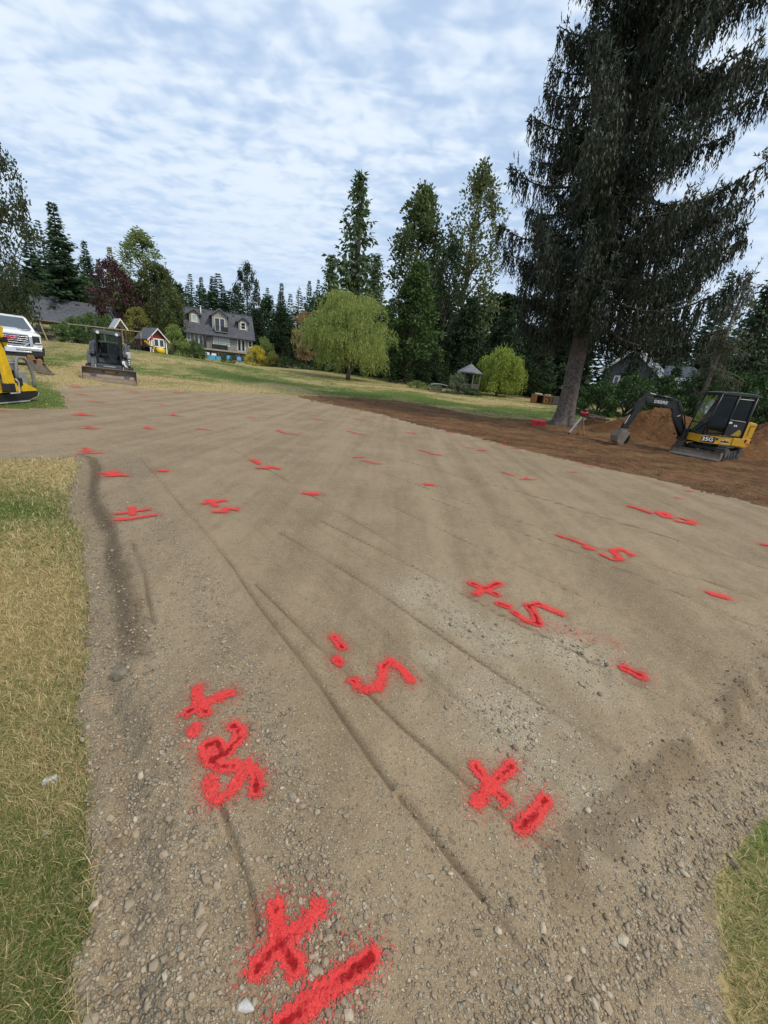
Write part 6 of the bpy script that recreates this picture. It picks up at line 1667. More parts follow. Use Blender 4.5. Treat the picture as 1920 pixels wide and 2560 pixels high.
def make_track(parent, x0, x1, y0, L, r0, r1, zc0, zc1, pads=40, frame_mat=K_DARK, side=1):
    loop = track_loop(L, r0, r1, zc0, zc1, y0)
    m = MB(); inner = [(y0 + L / 2 + (p[0] - y0 - L / 2) * (1 - .05 / (L / 2 + r0)), (zc0 + zc1) / 2 + (p[1] - (zc0 + zc1) / 2) * (1 - .05 / r0)) for p in loop]
    n = len(loop)
    vs = [(x0, *p) for p in loop] + [(x1, *p) for p in loop] + [(x0, *p) for p in inner] + [(x1, *p) for p in inner]
    fs = []
    for i in range(n):
        j = (i + 1) % n
        fs += [(i, j, j + n, i + n), (i + 2 * n, i + 3 * n, j + 3 * n, j + 2 * n), (i, i + 2 * n, j + 2 * n, j), (i + n, j + n, j + 3 * n, i + 3 * n)]
    m.add(vs, fs); tr = m.build('track', K_RUBBER, parent)
    # tread lugs
    P = [Vector((0, *p)) for p in loop] + [Vector((0, *loop[0]))]; cum = [0]
    for a, b in zip(P[:-1], P[1:]): cum.append(cum[-1] + (b - a).length)
    lug = None
    for k in range(pads):
        s = cum[-1] * k / pads; i = max(i for i in range(n) if cum[i] <= s + 1e-9); f = (s - cum[i]) / max(1e-6, cum[i + 1] - cum[i])
        p = P[i].lerp(P[i + 1], f); d = (P[i + 1] - P[i]).normalized(); ang = math.atan2(d.z, d.y)
        if lug is None:
            b = MB(); b.box((0, 0, 0), (abs(x1 - x0) * .98, .05, .045)); lug = b.build('tread_lug', K_RUBBER, tr); o = lug
        else: o = obj('tread_lug', lug.data, tr)
        nrm = Vector((0, d.z, -d.y))
        c = Vector((0, y0 + L / 2, (zc0 + zc1) / 2))
        if nrm.dot(p - c) < 0: nrm = -nrm
        o.location = (((x0 + x1) / 2), p.y + nrm.y * .012, p.z + nrm.z * .012); o.rotation_euler = (ang, 0, 0)
    xs = (x0 + .03, x1 - .03)
    for yy, zz, rr in ((y0, zc0, r0 * .72), (y0 + L, zc1, r1 * .72)): CY('roller', frame_mat, tr, (xs[0], yy, zz), (xs[1], yy, zz), rr, 20)
    for k in range(4): CY('roller', frame_mat, tr, (xs[0] + .02, y0 + L * (.18 + .21 * k), zc0 - r0 + .16), (xs[1] - .02, y0 + L * (.18 + .21 * k), zc0 - r0 + .16), .09, 14)
    B2('track_frame', frame_mat, tr, (min(x0, x1) + .05, y0 + r0 * .5, zc0 - .07), (max(x0, x1) - .05, y0 + L - r1 * .5, zc0 + .08))
    return tr

def skid_steer():
    a = at_cd(203, 951, 15.0); SY = R_(33)
    d2 = solve(lambda k: math.atan2(at_cd(345, 964, k)[1] - a[1], at_cd(345, 964, k)[0] - a[0]), 14, 20, SY)
    b = at_cd(345, 964, d2); v = b - a; Wd = math.hypot(v[0], v[1]); s = Wd / 2.0; tilt = math.atan2(v[2], Wd); print('skid z', a[2], b[2], gz(a[0], a[1]), gz(b[0], b[1]))
    t = thing('skid_steer', 'dark grey tracked skid steer with a wide open bucket lowered on the pad edge', 'skid steer', (a[0], a[1], a[2]), math.atan2(v[1], v[0]))
    t.rotation_euler[1] = -tilt; t.scale = (s, s, s); print('skid width', Wd)
    # local: x across (0..2.0), y away from the viewer, z up
    m = MB()
    prof = [(0, .0), (.46, .03), (.60, .14), (.66, .30), (.60, .46), (.50, .54), (.47, .52), (.56, .42), (.59, .30), (.53, .18), (.42, .09), (0, .035)]
    m.prism(prof, .03, 1.97, 'x'); bk = m.build('bucket', K_STEEL, t)
    for x in (0, 1.97):
        PR('side_plate', K_STEEL, bk, [(.0, .0), (.46, .03), (.60, .14), (.66, .30), (.60, .46), (.50, .545), (.40, .545), (.02, .06)], x, x + .03)
    B2('cutting_edge', K_BRIGHT if False else pm('worn_edge', (.42, .38, .33), (.34, .30, .26), 3, .4, .6), bk, (-.01, -.05, -.005), (2.01, .10, .022))
    B2('top_lip', K_STEEL, bk, (.03, .40, .545), (1.97, .56, .575))
    q = np.random.default_rng(4); m = MB(); nx = 30; rings = []
    for k in range(nx + 1):
        x = .05 + 1.90 * k / nx; h = .035 + .05 * vnoise(x * 3, 0, 1, 3) + .03 * vnoise(x * 9, 0, 1, 5)
        rings.append([(x, .06, .036), (x, .14 + .1 * float(vnoise(x * 5, 2, 1, 1)), .036 + float(h)), (x, .34, .10 + float(h) * .8), (x, .50, .19), (x, .50, .08)])
    m.loft(rings); m.build('soil_load', K_DIRT, bk, smooth=False)
    # tracks
    make_track(t, .13, .50, .95, 1.35, .31, .29, .33, .33, 34); make_track(t, 1.50, 1.87, .95, 1.35, .31, .29, .33, .33, 34)
    # chassis
    PR('chassis', K_DARK, t, [(.75, .30), (2.5, .30), (2.62, .6), (2.62, 1.25), (1.9, 1.30), (1.0, .78), (.75, .62)], .50, 1.50, 'x', .02)
    PR('engine_cover', K_DARK, t, [(1.95, 1.1), (2.65, .95), (2.68, 1.55), (2.0, 1.62)], .56, 1.44, 'x', .03)
    B2('step', K_DARK, t, (.55, .66, .56), (1.45, .90, .72), .02)
    B2('decal_strip', pm('pale_strip', (.45, .46, .45), None, 4, .5), t, (.78, .652, .63), (1.22, .659, .66))
    B2('quick_coupler', pm('orange_yellow', (.62, .30, .05), (.5, .24, .04), 4, .5, dirt=(.25, .18, .1), damt=.4), t, (.62, .55, .40), (1.38, .66, .52), .01)
    for x in (.75, 1.25): CY('coupler_pin', K_DARK, t, (x - .06, .58, .46), (x + .06, .58, .46), .07, 12)
    # cab
    cabp = K_BLACK
    def post(x0, y0, z0, x1, y1, z1, w=.07, nm='cab_post'):
        m = MB(); m.tube([(x0, y0, z0), (x1, y1, z1)], w * .72, 4); return m.build(nm, cabp, t)
    x0, x1 = .56, 1.44
    for xx in (x0, x1):
        post(xx, .92, .78, xx + (.03 if xx < 1 else -.03), 1.10, 1.98); post(xx, 1.98, 1.1, xx, 1.98, 1.98)
        B2('side_screen', K_BLACK, t, (xx - .02, 1.15, .8), (xx + .02, 1.95, 1.20))
        g = MB(); g.b2((xx - .008, 1.18, 1.22), (xx + .008, 1.93, 1.92)); g.build('side_window', CG2, t)
        for k in range(6): B2('side_bar', K_BLACK, t, (xx - .012, 1.22 + k * .12, 1.2), (xx + .012, 1.24 + k * .12, 1.95))
    PR('roof', K_BLACK, t, [(1.0, 1.96), (1.05, 2.08), (1.2, 2.12), (1.9, 2.10), (2.05, 2.02), (2.05, 1.96)], x0 - .05, x1 + .05, 'x', .02)
    B2('rear_panel', K_BLACK, t, (x0, 1.96, 1.0), (x1, 2.02, 1.45)); 
    g = MB(); g.b2((x0 + .05, 1.985, 1.46), (x1 - .05, 1.995, 1.95)); g.build('rear_window', CG2, t)
    for xx in (x0 + .10, x1 - .10):
        CY('work_light', K_LAMP, t, (xx, 1.0, 2.0), (xx, 1.05, 2.0), .062, 14)
    # seat and controls
    st = B2('seat', pm('seat_vinyl', (.028, .028, .03), (.02, .02, .022), 8, .7), t, (.76, 1.35, .92), (1.24, 1.80, 1.06), .03)
    B2('seat_back', pm('seat_vinyl', (.03, .03, .03)), st, (.76, 1.72, 1.06), (1.24, 1.84, 1.62), .03)
    for xx in (.68, 1.32):
        TB('joystick', K_PLASTIC, t, [(xx, 1.3, 1.0), (xx, 1.22, 1.3)], .025); B2('armrest', K_PLASTIC, t, (xx - .05, 1.3, 1.02), (xx + .05, 1.7, 1.10), .01)
    B2('floor', K_BLACK, t, (x0, .92, .76), (x1, 1.4, .80)); 
    # door: frame and glass, hung on the right post and swung a little open
    dm = MB(); dx0, dx1 = .98, 1.42
    path = [(dx0, .84, 1.94), (dx0 + .02, .80, 1.2), (dx0 + .12, .78, .90), (dx0 + .30, .78, .84), (dx1, .90, .86), (dx1, 1.02, 1.94)]
    dm.tube(path, .026, 6, closed=True); dr = dm.build('door', K_BLACK, t)
    g = MB(); g.add(path, [(0, 1, 2, 3, 4, 5)]); g.build('door_glass', CG2, dr)
    TB('wiper', K_PLASTIC, dr, [(1.38, .93, 1.0), (1.2, .84, 1.5)], .01, 5)
    # lift arms
    for sg, xx in ((-1, .40), (1, 1.60)):
        PR('lift_arm', K_DARK, t, [(2.45, 1.35), (2.55, 1.58), (2.35, 1.66), (1.4, 1.22), (.95, .92), (.72, .58), (.62, .30), (.74, .26), (.90, .50), (1.12, .74), (1.55, 1.02)], xx - .07, xx + .07, 'x', .012)
        PR('arm_tower', K_DARK, t, [(1.5, .7), (2.5, .62), (2.6, 1.5), (2.35, 1.62), (1.55, 1.18)], xx + sg * .08, xx + sg * .16, 'x', .01)
        CY('tilt_cylinder', K_DARK, t, (xx + sg * -.10, 1.05, 1.00), (xx + sg * -.10, .82, .70), .045, 12); CY('cylinder_rod', K_BRIGHT, t, (xx + sg * -.10, .82, .70), (xx + sg * -.10, .62, .44), .024, 10)
        PR('arm_foot', K_DARK, t, [(.5, .10), (.62, .08), (.78, .50), (.62, .56)], xx - .10, xx + .10, 'x', .01)
        B2('light_pod', K_DARK, t, (xx - .09, .95, 1.10), (xx + .09, 1.2, 1.24), .02)
    PR('left_fender', K_DARK, t, [(.85, .70), (1.3, .70), (1.5, 1.16), (1.3, 1.20), (.95, 1.0)], .20, .34, 'x', .02)
    B2('white_tank', pm('pale_grey_tank', (.50, .52, .55), (.42, .44, .47), 3, .5), t, (1.62, 1.05, 1.06), (1.80, 1.35, 1.34), .03)
    B2('tank_bracket', K_DARK, t, (1.64, 1.08, .70), (1.78, 1.32, 1.06), .01)
    B2('coupling_block', K_LAMP, t, (1.46, .70, .80), (1.58, .80, .94), .015); TB('hose', K_LAMP, t, [(1.52, .74, .82), (1.60, .66, .72), (1.66, .72, .66)], .03, 6)
    for k in range(3): B2('warning_label', K_LETTER, t, (1.70, 1.042, .78 + k * .09), (1.76, 1.047, .83 + k * .09))
    for sg, xx in ((-1, .40), (1, 1.60)): TB('hose', K_PLASTIC, t, [(xx, 2.3, 1.6), (xx - sg * .05, 1.8, 1.5), (xx - sg * .1, 1.4, 1.34), (xx - sg * .12, 1.0, 1.0)], .02, 6)
skid_steer()

def rr_ring(hw, z0, z1, y, r=.1, n=5, xc=0):
    P = []
    for cx, cz, a0 in ((hw - r, z1 - r, 0), (-hw + r, z1 - r, 90), (-hw + r, z0 + r, 180), (hw - r, z0 + r, 270)):
        for k in range(n): a = R_(a0 + 90 * k / (n - 1)); P.append((xc + cx + r * math.cos(a), y, cz + r * math.sin(a)))
    return P
def pickup():
    c = gpt(22, 940); depth = 15.2; p = at_cd(34, 908, depth); zb = gz(p[0], p[1]); d = hdir(34)
    # ground below the bumper: read from where the roof line stands in the photograph
    zr = zat(p[0] + d[0] * 2.3, p[1] + d[1] * 2.3, 783); zb = zr - 1.93
    yaw = math.atan2(d[1], d[0]) - math.pi / 2 + R_(3)
    t = thing('pickup_truck', 'white pickup truck facing the viewer, cut off by the left border', 'truck', (p[0], p[1], zb), yaw)
    print('truck ground', zb, 'terrain', gz(p[0], p[1]))
    # local: x right, y away, z up, front bumper at y = 0
    m = MB(); m.loft([rr_ring(.98, .62, 1.16, .10, .07), rr_ring(1.01, .56, 1.22, .30, .09), rr_ring(1.03, .50, 1.24, .8, .09), rr_ring(1.03, .45, 1.24, 2.2, .09), rr_ring(1.03, .45, 1.24, 5.6, .09)]); m.build('body', K_CAR, t, smooth=False)
    m = MB(); rings = []
    for y, hw, z in ((.12, .90, 1.17), (.22, .92, 1.24), (.7, .95, 1.30), (1.55, .97, 1.36)): rings.append([(-hw, y, 1.0), (hw, y, 1.0), (hw, y, z - .05), (hw * .86, y, z), (hw * .45, y, z + .015), (hw * .40, y, z + .045), (-hw * .40, y, z + .045), (-hw * .45, y, z + .015), (-hw * .86, y, z), (-hw, y, z - .05)])
    m.loft(rings); m.build('hood', K_CAR, t)
    for sg in (-1, 1): B2('hood_scoop', K_PLASTIC, t, (sg * .62 - .14, .90, 1.325), (sg * .62 + .14, .98, 1.350), .01)
    # cab
    m = MB(); m.loft([rr_ring(.98, 1.1, 1.30, 1.5, .05), rr_ring(.93, 1.1, 1.50, 1.78, .06), rr_ring(.82, 1.1, 1.86, 2.32, .08), rr_ring(.80, 1.1, 1.93, 2.75, .09), rr_ring(.82, 1.1, 1.93, 3.5, .09), rr_ring(.86, 1.1, 1.85, 3.9, .08)]); m.build('cab', K_CAR, t)
    ws = MB(); ws.add([(-.86, 1.60, 1.385), (.86, 1.60, 1.385), (.70, 2.255, 1.845), (-.70, 2.255, 1.845), (-.86, 1.66, 1.36), (.86, 1.66, 1.36), (.70, 2.30, 1.82), (-.70, 2.30, 1.82)], [(0, 1, 2, 3), (4, 7, 6, 5), (0, 4, 5, 1), (1, 5, 6, 2), (2, 6, 7, 3), (3, 7, 4, 0)])
    G_WS = glass('windscreen_glass', (.045, .060, .068), .04); ws.build('windscreen', G_WS, t)
    for sg in (-1, 1):
        g = MB(); g.add([(sg * .952, 1.85, 1.40), (sg * .965, 3.6, 1.40), (sg * .845, 3.5, 1.83), (sg * .838, 2.45, 1.83)], [(0, 1, 2, 3)]); g.build('side_window', G_WS, t)
        mr = B2('mirror', K_PLASTIC, t, (sg * 1.06, 1.95, 1.38), (sg * 1.22, 2.08, 1.66), .03); B2('mirror_arm', K_PLASTIC, mr, (sg * .95, 1.98, 1.42), (sg * 1.08, 2.05, 1.48))
        # headlamp
        h = B2('headlight', K_PLASTIC, t, (sg * .70, .06, .84), (sg * .985, .20, 1.13), .02)
        m = MB(); m.prism([(sg * .93, .86), (sg * .97, .86), (sg * .97, 1.11), (sg * .93, 1.11)], .045, .058, 'y'); m.prism([(sg * .74, .86), (sg * .93, .86), (sg * .93, .895), (sg * .80, .895)], .045, .058, 'y'); m.build('running_light', K_LAMP, h)
        m = MB(); m.prism([(sg * .60, .66), (sg * .66, .66), (sg * .71, .83), (sg * .71, 1.13), (sg * .60, 1.15), (sg * .60, .86)], .0, .09, 'y'); m.build('grille_bracket', K_CHROME, t, .012)
        PR('bumper_corner', K_PLASTIC, t, [(sg * .76, .36), (sg * 1.0, .42), (sg * 1.03, .72), (sg * .82, .72)], -.04, .25, 'y', .02)
        # wheels
        for y in (1.0, 4.7):
            w_ = CY('wheel', pm('tyre_rubber', (.022, .022, .022), (.03, .029, .027), 6, .9), t, (sg * .74, y, .42), (sg * 1.0, y, .42), .42, 28, bev=.03); CY('rim', K_CHROME, w_, (sg * .99, y, .42), (sg * 1.005, y, .42), .26, 20)
    # grille
    gr = B2('grille', K_PLASTIC, t, (-.60, .05, .76), (.60, .12, 1.15))
    fr = MB(); fr.b2((-.62, .0, 1.13), (.62, .06, 1.165)); fr.b2((-.46, -.01, .735), (.46, .06, .775)); fr.prism([(-.62, .86), (-.46, .735), (-.42, .77), (-.56, .88)], .0, .06, 'y'); fr.prism([(.62, .86), (.46, .735), (.42, .77), (.56, .88)], .0, .06, 'y'); fr.build('grille_surround', K_CHROME, gr)
    for k in range(4):
        z = .83 + k * .078
        B2('grille_bar', K_CHROME, gr, (-.585, .012, z), (.585, .048, z + .024), .006)
    lettering('GMC', .17, K_RED, gr, (0, .002, .985), (R_(90), 0, 0), bold=.01, ext=.012, sx=1.35)
    lt = lettering('GMC', .17, K_CHROME, gr, (0, .013, .985), (R_(90), 0, 0), name='lettering_rim', bold=.03, ext=.006, sx=1.35)
    bp = B2('bumper', K_CHROME, t, (-.97, -.06, .56), (.97, .12, .705), .03)
    B2('lower_bumper', K_PLASTIC, t, (-.92, -.02, .34), (.92, .2, .575), .02); B2('skid_bar', K_CHROME, t, (-.62, -.045, .49), (.62, -.0205, .545), .01)
    pl = B2('licence_plate', pm('plate_blue_white', (.62, .66, .74), (.55, .58, .68), 12, .4), t, (-.155, -.085, .50), (.155, -.066, .65))
    CY('aerial', K_PLASTIC, t, (.55, 2.6, 1.92), (.55, 2.62, 2.04), .012, 6); B2('roof_fin', K_PLASTIC, t, (.45, 2.5, 1.92), (.48, 2.6, 1.99))
    # bed
    m = MB(); m.b2((-1.0, 3.95, 1.20), (-.90, 5.6, 1.42)); m.b2((.90, 3.95, 1.20), (1.0, 5.6, 1.42)); m.b2((-.9, 5.5, 1.2), (.9, 5.6, 1.42)); m.build('bed_wall', K_CAR, t)
pickup()

def digging_bucket(px, py, label, yaw, wdt, sc=1.0):
    g = gpt(px, py); t = thing('digger_bucket', label, 'bucket', (g[0], g[1], gz(g[0], g[1])), yaw); t.scale = (sc,) * 3
    prof = [(.42, .02), (.10, .0), (-.12, .10), (-.22, .30), (-.18, .50), (-.06, .60), (.10, .62), (.10, .57), (-.03, .55), (-.13, .47), (-.16, .30), (-.08, .15), (.10, .05), (.42, .06)]
    PR('shell', K_RUST, t, prof, -wdt / 2, wdt / 2, 'x')
    for sg in (-1, 1):
        PR('side_plate', K_STEEL, t, [(.44, .0), (.10, -.005), (-.125, .095), (-.225, .30), (-.185, .505), (-.06, .605), (.10, .63), (.16, .40)], sg * wdt / 2, sg * (wdt / 2 + .025), 'x')
        PR('ear', K_RUST, t, [(-.16, .50), (.06, .61), (.02, .78), (-.06, .84), (-.14, .78)], sg * .10, sg * .135, 'x', .01)
        CY('pin', K_STEEL, t, (-.14, -.04, .74), (.14, -.04, .74), .03, 10) if sg > 0 else None
    for k in range(4):
        x = -wdt / 2 + wdt * (k + .5) / 4
        PR('tooth', K_STEEL, t, [(.40, .0), (.54, .02), (.54, .035), (.40, .075)], x - .035, x + .035, 'x')
digging_bucket(108, 934, 'rusty digger bucket with grey side plate lying on the grass below the truck', R_(-62),   .62, .62)
digging_bucket(86, 926, 'narrow rusty bucket with worn ears leaning behind the other one', R_(-80), .34, .66)

def compactor():
    a = gpt(99, 1003); b = gpt(7, 1012); v = a - b; yaw = math.atan2(v[1], v[0])
    t = thing('plate_compactor', 'yellow and grey plate compactor cut off by the left border', 'compactor', (a[0], a[1], gz(a[0], a[1]) + .01), yaw)
    L = math.hypot(v[0], v[1]); s = L / .95; t.scale = (s, s, s * .82); print('compactor span', L)
    # local: x right (0 = right end of base, negative to the left), y away, z up
    m = MB(); m.prism([(-1.5, .03), (-.28, .03), (-.02, .12), (.02, .22), (-.02, .25), (-1.5, .19)], 0, .62, 'y'); bp = m.build('base_plate', K_PLASTIC, t, .01)
    B2('wear_strip', K_LGREY, bp, (-1.5, -.008, .015), (-.26, .63, .045)); PR('worn_toe', pm('scuffed_edge', (.40, .36, .30), (.28, .25, .2), 14, .8), bp, [(-.27, .035), (-.02, .12), (.025, .20), (.03, .215), (-.01, .13), (-.27, .045)], -.006, .63, 'y')
    B2('deck', K_YEL2, t, (-1.5, .0, .252), (-.52, .60, .30))
    PR('deck_wedge', K_YEL2, t, [(-.41, .255), (-.03, .255), (-.03, .30), (-.33, .46), (-.41, .44)], -.01, .15, 'y', .008); PR('deck_wedge', K_YEL2, t, [(-.41, .255), (-.03, .255), (-.03, .30), (-.33, .46), (-.41, .44)], .45, .60, 'y', .008)
    PR('deck_block', K_YEL2, t, [(-.66, .255), (-.46, .255), (-.47, .46), (-.65, .46)], -.005, .55, 'y', .008)
    B2('engine', K_LGREY, t, (-.80, .12, .46), (-.44, .52, .72), .02); B2('engine_side', pm('speckled_grey', (.30, .30, .29), (.22, .22, .215), 20, .7), t, (-.33, .10, .36), (-.06, .5, .72), .03)
    B2('engine_top', K_GREY, t, (-.88, .06, .72), (-.30, .56, .98), .03); B2('cover_band', K_LGREY, t, (-.80, .045, .90), (-.40, .056, .93))
    CY('pulley', K_PLASTIC, t, (-.64, .09, .60), (-.64, .125, .60), .075, 16); CY('pulley', K_PLASTIC, t, (-.54, .09, .62), (-.54, .125, .62), .05, 14)
    B2('air_filter', K_PLASTIC, t, (-.32, .16, .72), (-.16, .46, .92), .02)
    TB('guard_hoop', K_GREY, t, [(-.46, .02, .46), (-.44, .02, .72), (-.38, .02, 1.0), (-.33, .02, 1.04), (-.20, .02, 1.04), (-.12, .02, .98), (-.03, .02, .72), (-.02, .02, .50), (-.04, .02, .33)], .030, 8)
    TB('guard_hoop', K_GREY, t, [(-.46, .58, .46), (-.44, .58, .72), (-.38, .58, 1.0), (-.33, .58, 1.04), (-.20, .58, 1.04), (-.12, .58, .98), (-.03, .58, .72), (-.02, .58, .50), (-.04, .58, .33)], .030, 8)
    B2('rubber_mount', K_PLASTIC, t, (-.52, -.03, .40), (-.38, .08, .58), .02)
    TB('lifting_hoop', K_PLASTIC, t, [(-.80, .3, .97), (-.80, .3, 1.12), (-.72, .3, 1.20), (-.60, .3, 1.20), (-.50, .3, 1.10), (-.47, .3, .98)], .02, 8)
    TB('handle', K_LGREY, t, [(-.30, .3, .98), (-.33, .28, 1.25), (-.35, .27, 1.34)], [.050, .045, .042], 12); TB('grip', K_RED, t, [(-.349, .27, 1.335), (-.352, .268, 1.40), (-.354, .267, 1.435)], [.048, .048, .036], 12)
    m = MB(); m.prism([(-.92, .30), (-.70, .30), (-.78, .90), (-.84, 1.30), (-.98, 1.62), (-1.06, 1.62), (-.94, 1.2)], -.14, -.06, 'y'); m.build('pole_arm', K_YEL2, t, .012)
    m = MB(); m.prism([(-.83, 1.28), (-.98, 1.62), (-.90, 1.72), (-.82, 1.66), (-.86, 1.56), (-.78, 1.34)], -.20, -.145, 'y'); m.build('pole_hook', K_YEL2, t, .01)
    CY('pivot', K_PLASTIC, t, (-.86, -.22, 1.42), (-.86, .0, 1.42), .06, 14); TB('hydraulic_hose', K_PLASTIC, t, [(-.86, -.1, 1.42), (-.72, -.05, 1.30), (-.70, .02, 1.05), (-.74, .1, .9)], .022, 6)
    TB('latch_frame', K_LGREY, t, [(-.92, -.16, .26), (-.70, -.16, .26), (-.68, -.16, .50), (-.74, -.16, .58)], .016, 6, False); B2('latch', K_PLASTIC, t, (-.93, -.15, .28), (-.75, -.02, .48), .02)
compactor()

def excavator():
    a, b = gpt(1670, 1133), gpt(1797, 1157); v = b - a; Wd = math.hypot(v[0], v[1]); yaw = math.atan2(v[1], v[0]); print('excavator blade', Wd, math.degrees(yaw))
    s = min(1.12, max(.9, Wd / 1.74))
    mid = (a + b) / 2
    t = thing('mini_excavator', 'small black and yellow excavator with its arm reaching left over the soil', 'excavator', (mid[0], mid[1], gz(mid[0], mid[1]) + .03), yaw - R_(11)); t.scale = (s,) * 3
    # local: x right along the blade, y away from the viewer, z up; blade front at y = 0
    bl = PR('dozer_blade', K_STEEL, t, [(.0, .0), (.10, .0), (.15, .09), (.15, .20), (.08, .29), (.0, .30), (.05, .20), (.05, .09)], -.87, .87, 'x')
    B2('cutting_edge', pm('worn_edge', (.4, .4, .4)), bl, (-.88, -.03, -.02), (.88, .02, .05))
    for x in (-.885, .86): PR('end_plate', K_STEEL, bl, [(-.02, .0), (.16, .0), (.18, .2), (.09, .31), (-.02, .31)], x, x + .025, 'x')
    for sg in (-1, 1):
        PR('blade_arm', K_BLACK, t, [(.15, .10), (.9, .26), (.9, .38), (.15, .24)], sg * .32 - .05, sg * .32 + .05, 'x')
        make_track(t, sg * .87, sg * .57, .48, 1.50, .27, .25, .28, .27, 36, K_DARK)
    CY('blade_cylinder', K_BRIGHT, t, (0, .16, .28), (0, .9, .42), .04, 12)
    B2('car_body', K_BLACK, t, (-.56, .62, .24), (.56, 1.95, .46), .02); CY('slew_ring', K_BLACK, t, (0, 1.22, .44), (0, 1.22, .58), .42, 28)
    # upper works: an own frame, forward = -x of the picture; parts are parented straight to the machine
    UY = R_(180) - (yaw - R_(11)) + R_(-4)          # forward direction relative to the machine frame
    cu = Vector((0, 1.22, .56))
    class UM(MB):
        def build(s, name, mat, parent=None, bevel=0, smooth=False, seg=2):
            ca, sa = math.cos(UY), math.sin(UY)
            s.v = [(cu.x + p[0] * ca - p[1] * sa, cu.y + p[0] * sa + p[1] * ca, cu.z + p[2]) for p in s.v]
            return MB.build(s, name, mat, parent, bevel, smooth, seg)
    def ub(n, mt, a_, b_, bev=0, par=None): m = UM(); m.b2(a_, b_); return m.build(n, mt, par or t, bev)
    def up(n, mt, prof, y0, y1, bev=0, par=None):      # profile in (forward, up), swept across
        m = UM(); m.prism(prof, y0, y1, 'y'); return m.build(n, mt, par or t, bev)
    def ut(n, mt, path, r, k=8, par=None): m = UM(); m.tube(path, r, k); return m.build(n, mt, par or t, smooth=True)
    # +y of the upper frame is its left side, which faces the viewer when forward points left in the picture
    yl = .76
    up('skirt', K_YEL, [(.95, .02), (.95, .33), (-.35, .33), (-.85, .36), (-.92, .30), (-.95, .05), (-.80, -.02)], -.70, yl, .02)
    ub('counterweight', K_YEL, (-1.0, -.68, .0), (-.72, .72, .36), .05)
    ub('badge_plate', K_BLACK, (.38, yl + .002, .055), (.92, yl + .012, .285))
    ub('side_hatch', K_YEL, (-.70, yl + .001, .02), (-.28, yl + .03, .33), .02); ub('grab_slot', K_PLASTIC, (.26, yl + .001, .17), (.35, yl + .012, .26), .01); ub('rear_light', K_RED, (-.93, yl - .04, .10), (-.84, yl + .008, .17)); ub('rear_slot', K_PLASTIC, (-.80, yl + .001, .18), (-.74, yl + .012, .32))
    up('engine_cover', K_YEL, [(-.55, .34), (-.98, .36), (-1.0, .95), (-.72, 1.0), (-.60, .9)], -.68, yl - .04, .03)
    ub('cover_seam', K_PLASTIC, (-.78, yl - .038, .45), (-.765, yl - .030, .85)); ub('cover_seam', K_PLASTIC, (-.95, yl - .038, .84), (-.78, yl - .030, .855))
    # cab on the left side
    y0, y1 = -.22, yl - .02; zb, zt = .33, 1.92
    def bar(p, q, w_=.035, nm='cab_post'): return ut(nm, K_BLACK, [p, q], w_, 4)
    for yy in (y0, y1):
        bar((.92, yy, zb), (.70, yy, zt)); bar((-.58, yy, zb), (-.60, yy, zt), .05); bar((.14, yy, zb), (.06, yy, zt), .04); bar((.92, yy, zb + .02), (-.58, yy, zb + .02), .04)
    bar((.70, y0, zt), (.70, y1, zt)); bar((.92, y0, zb + .03), (.92, y1, zb + .03)); bar((.87, y0, .78), (.87, y1, .78), .02, 'front_bar')
    up('roof', pm('dark_green_black', (.018, .026, .026), (.012, .018, .018), 4, .35), [(.74, zt - .02), (.70, zt + .08), (.50, zt + .12), (-.50, zt + .12), (-.78, zt + .04), (-.78, zt - .02)], y0 - .03, y1 + .03, .025)
    for p, nm in (([(.90, y1 - .01, zb + .06), (.14, y1 - .01, zb + .06), (.07, y1 - .01, zt - .04), (.70, y1 - .01, zt - .04)], 'door_window'), ([(.08, y1 - .01, .98), (-.55, y1 - .01, .98), (-.57, y1 - .01, zt - .08), (.04, y1 - .01, zt - .08)], 'rear_side_window'),
                  ([(.92, y0 + .03, zb + .06), (.92, y1 - .03, zb + .06), (.70, y1 - .03, zt - .04), (.70, y0 + .03, zt - .04)], 'windscreen'), ([(.90, y0, zb + .06), (-.58, y0, zb + .5), (-.59, y0, zt - .04), (.70, y0, zt - .04)], 'right_window'),
                  ([(-.59, y0 + .04, 1.0), (-.59, y1 - .04, 1.0), (-.60, y1 - .04, zt - .06), (-.60, y0 + .04, zt - .06)], 'rear_window')):
        m = UM(); m.add(p, [(0, 1, 2, 3)]); m.build(nm, CG, t)
    dr = ub('door_panel', K_BLACK, (-.56, y1 - .015, zb + .04), (.12, y1 + .012, .96), .02)
    m = UM(); m.tube([(.10, y1 + .012, 1.0), (-.50, y1 + .012, .96), (-.55, y1 + .012, 1.05), (-.55, y1 + .012, 1.72), (-.48, y1 + .012, 1.80), (.03, y1 + .012, 1.80), (.09, y1 + .012, 1.7)], .024, 6, True); m.build('window_frame', K_BLACK, t)
    ub('door_handle', K_LETTER, (-.02, y1 + .013, .86), (.10, y1 + .024, .93)); ub('warning_label', K_LETTER, (-.24, y1 + .013, .76), (-.20, y1 + .018, .83)); ub('warning_label', K_LETTER, (-.17, y1 + .013, .76), (-.13, y1 + .018, .83))
    up('lower_vent', pm('dull_yellow', (.38, .25, .02), (.3, .2, .02), 4, .6), [(-.12, .40), (-.46, .40), (-.50, .50), (-.44, .64), (-.36, .66)], y1 + .013, y1 + .022)
    st = ub('seat', K_PLASTIC, (-.35, .05, .62), (.15, .50, .76), .04); up('seat_back', K_PLASTIC, [(-.38, .74), (-.22, .74), (-.32, 1.40), (-.46, 1.40)], .07, .48, .03, st)
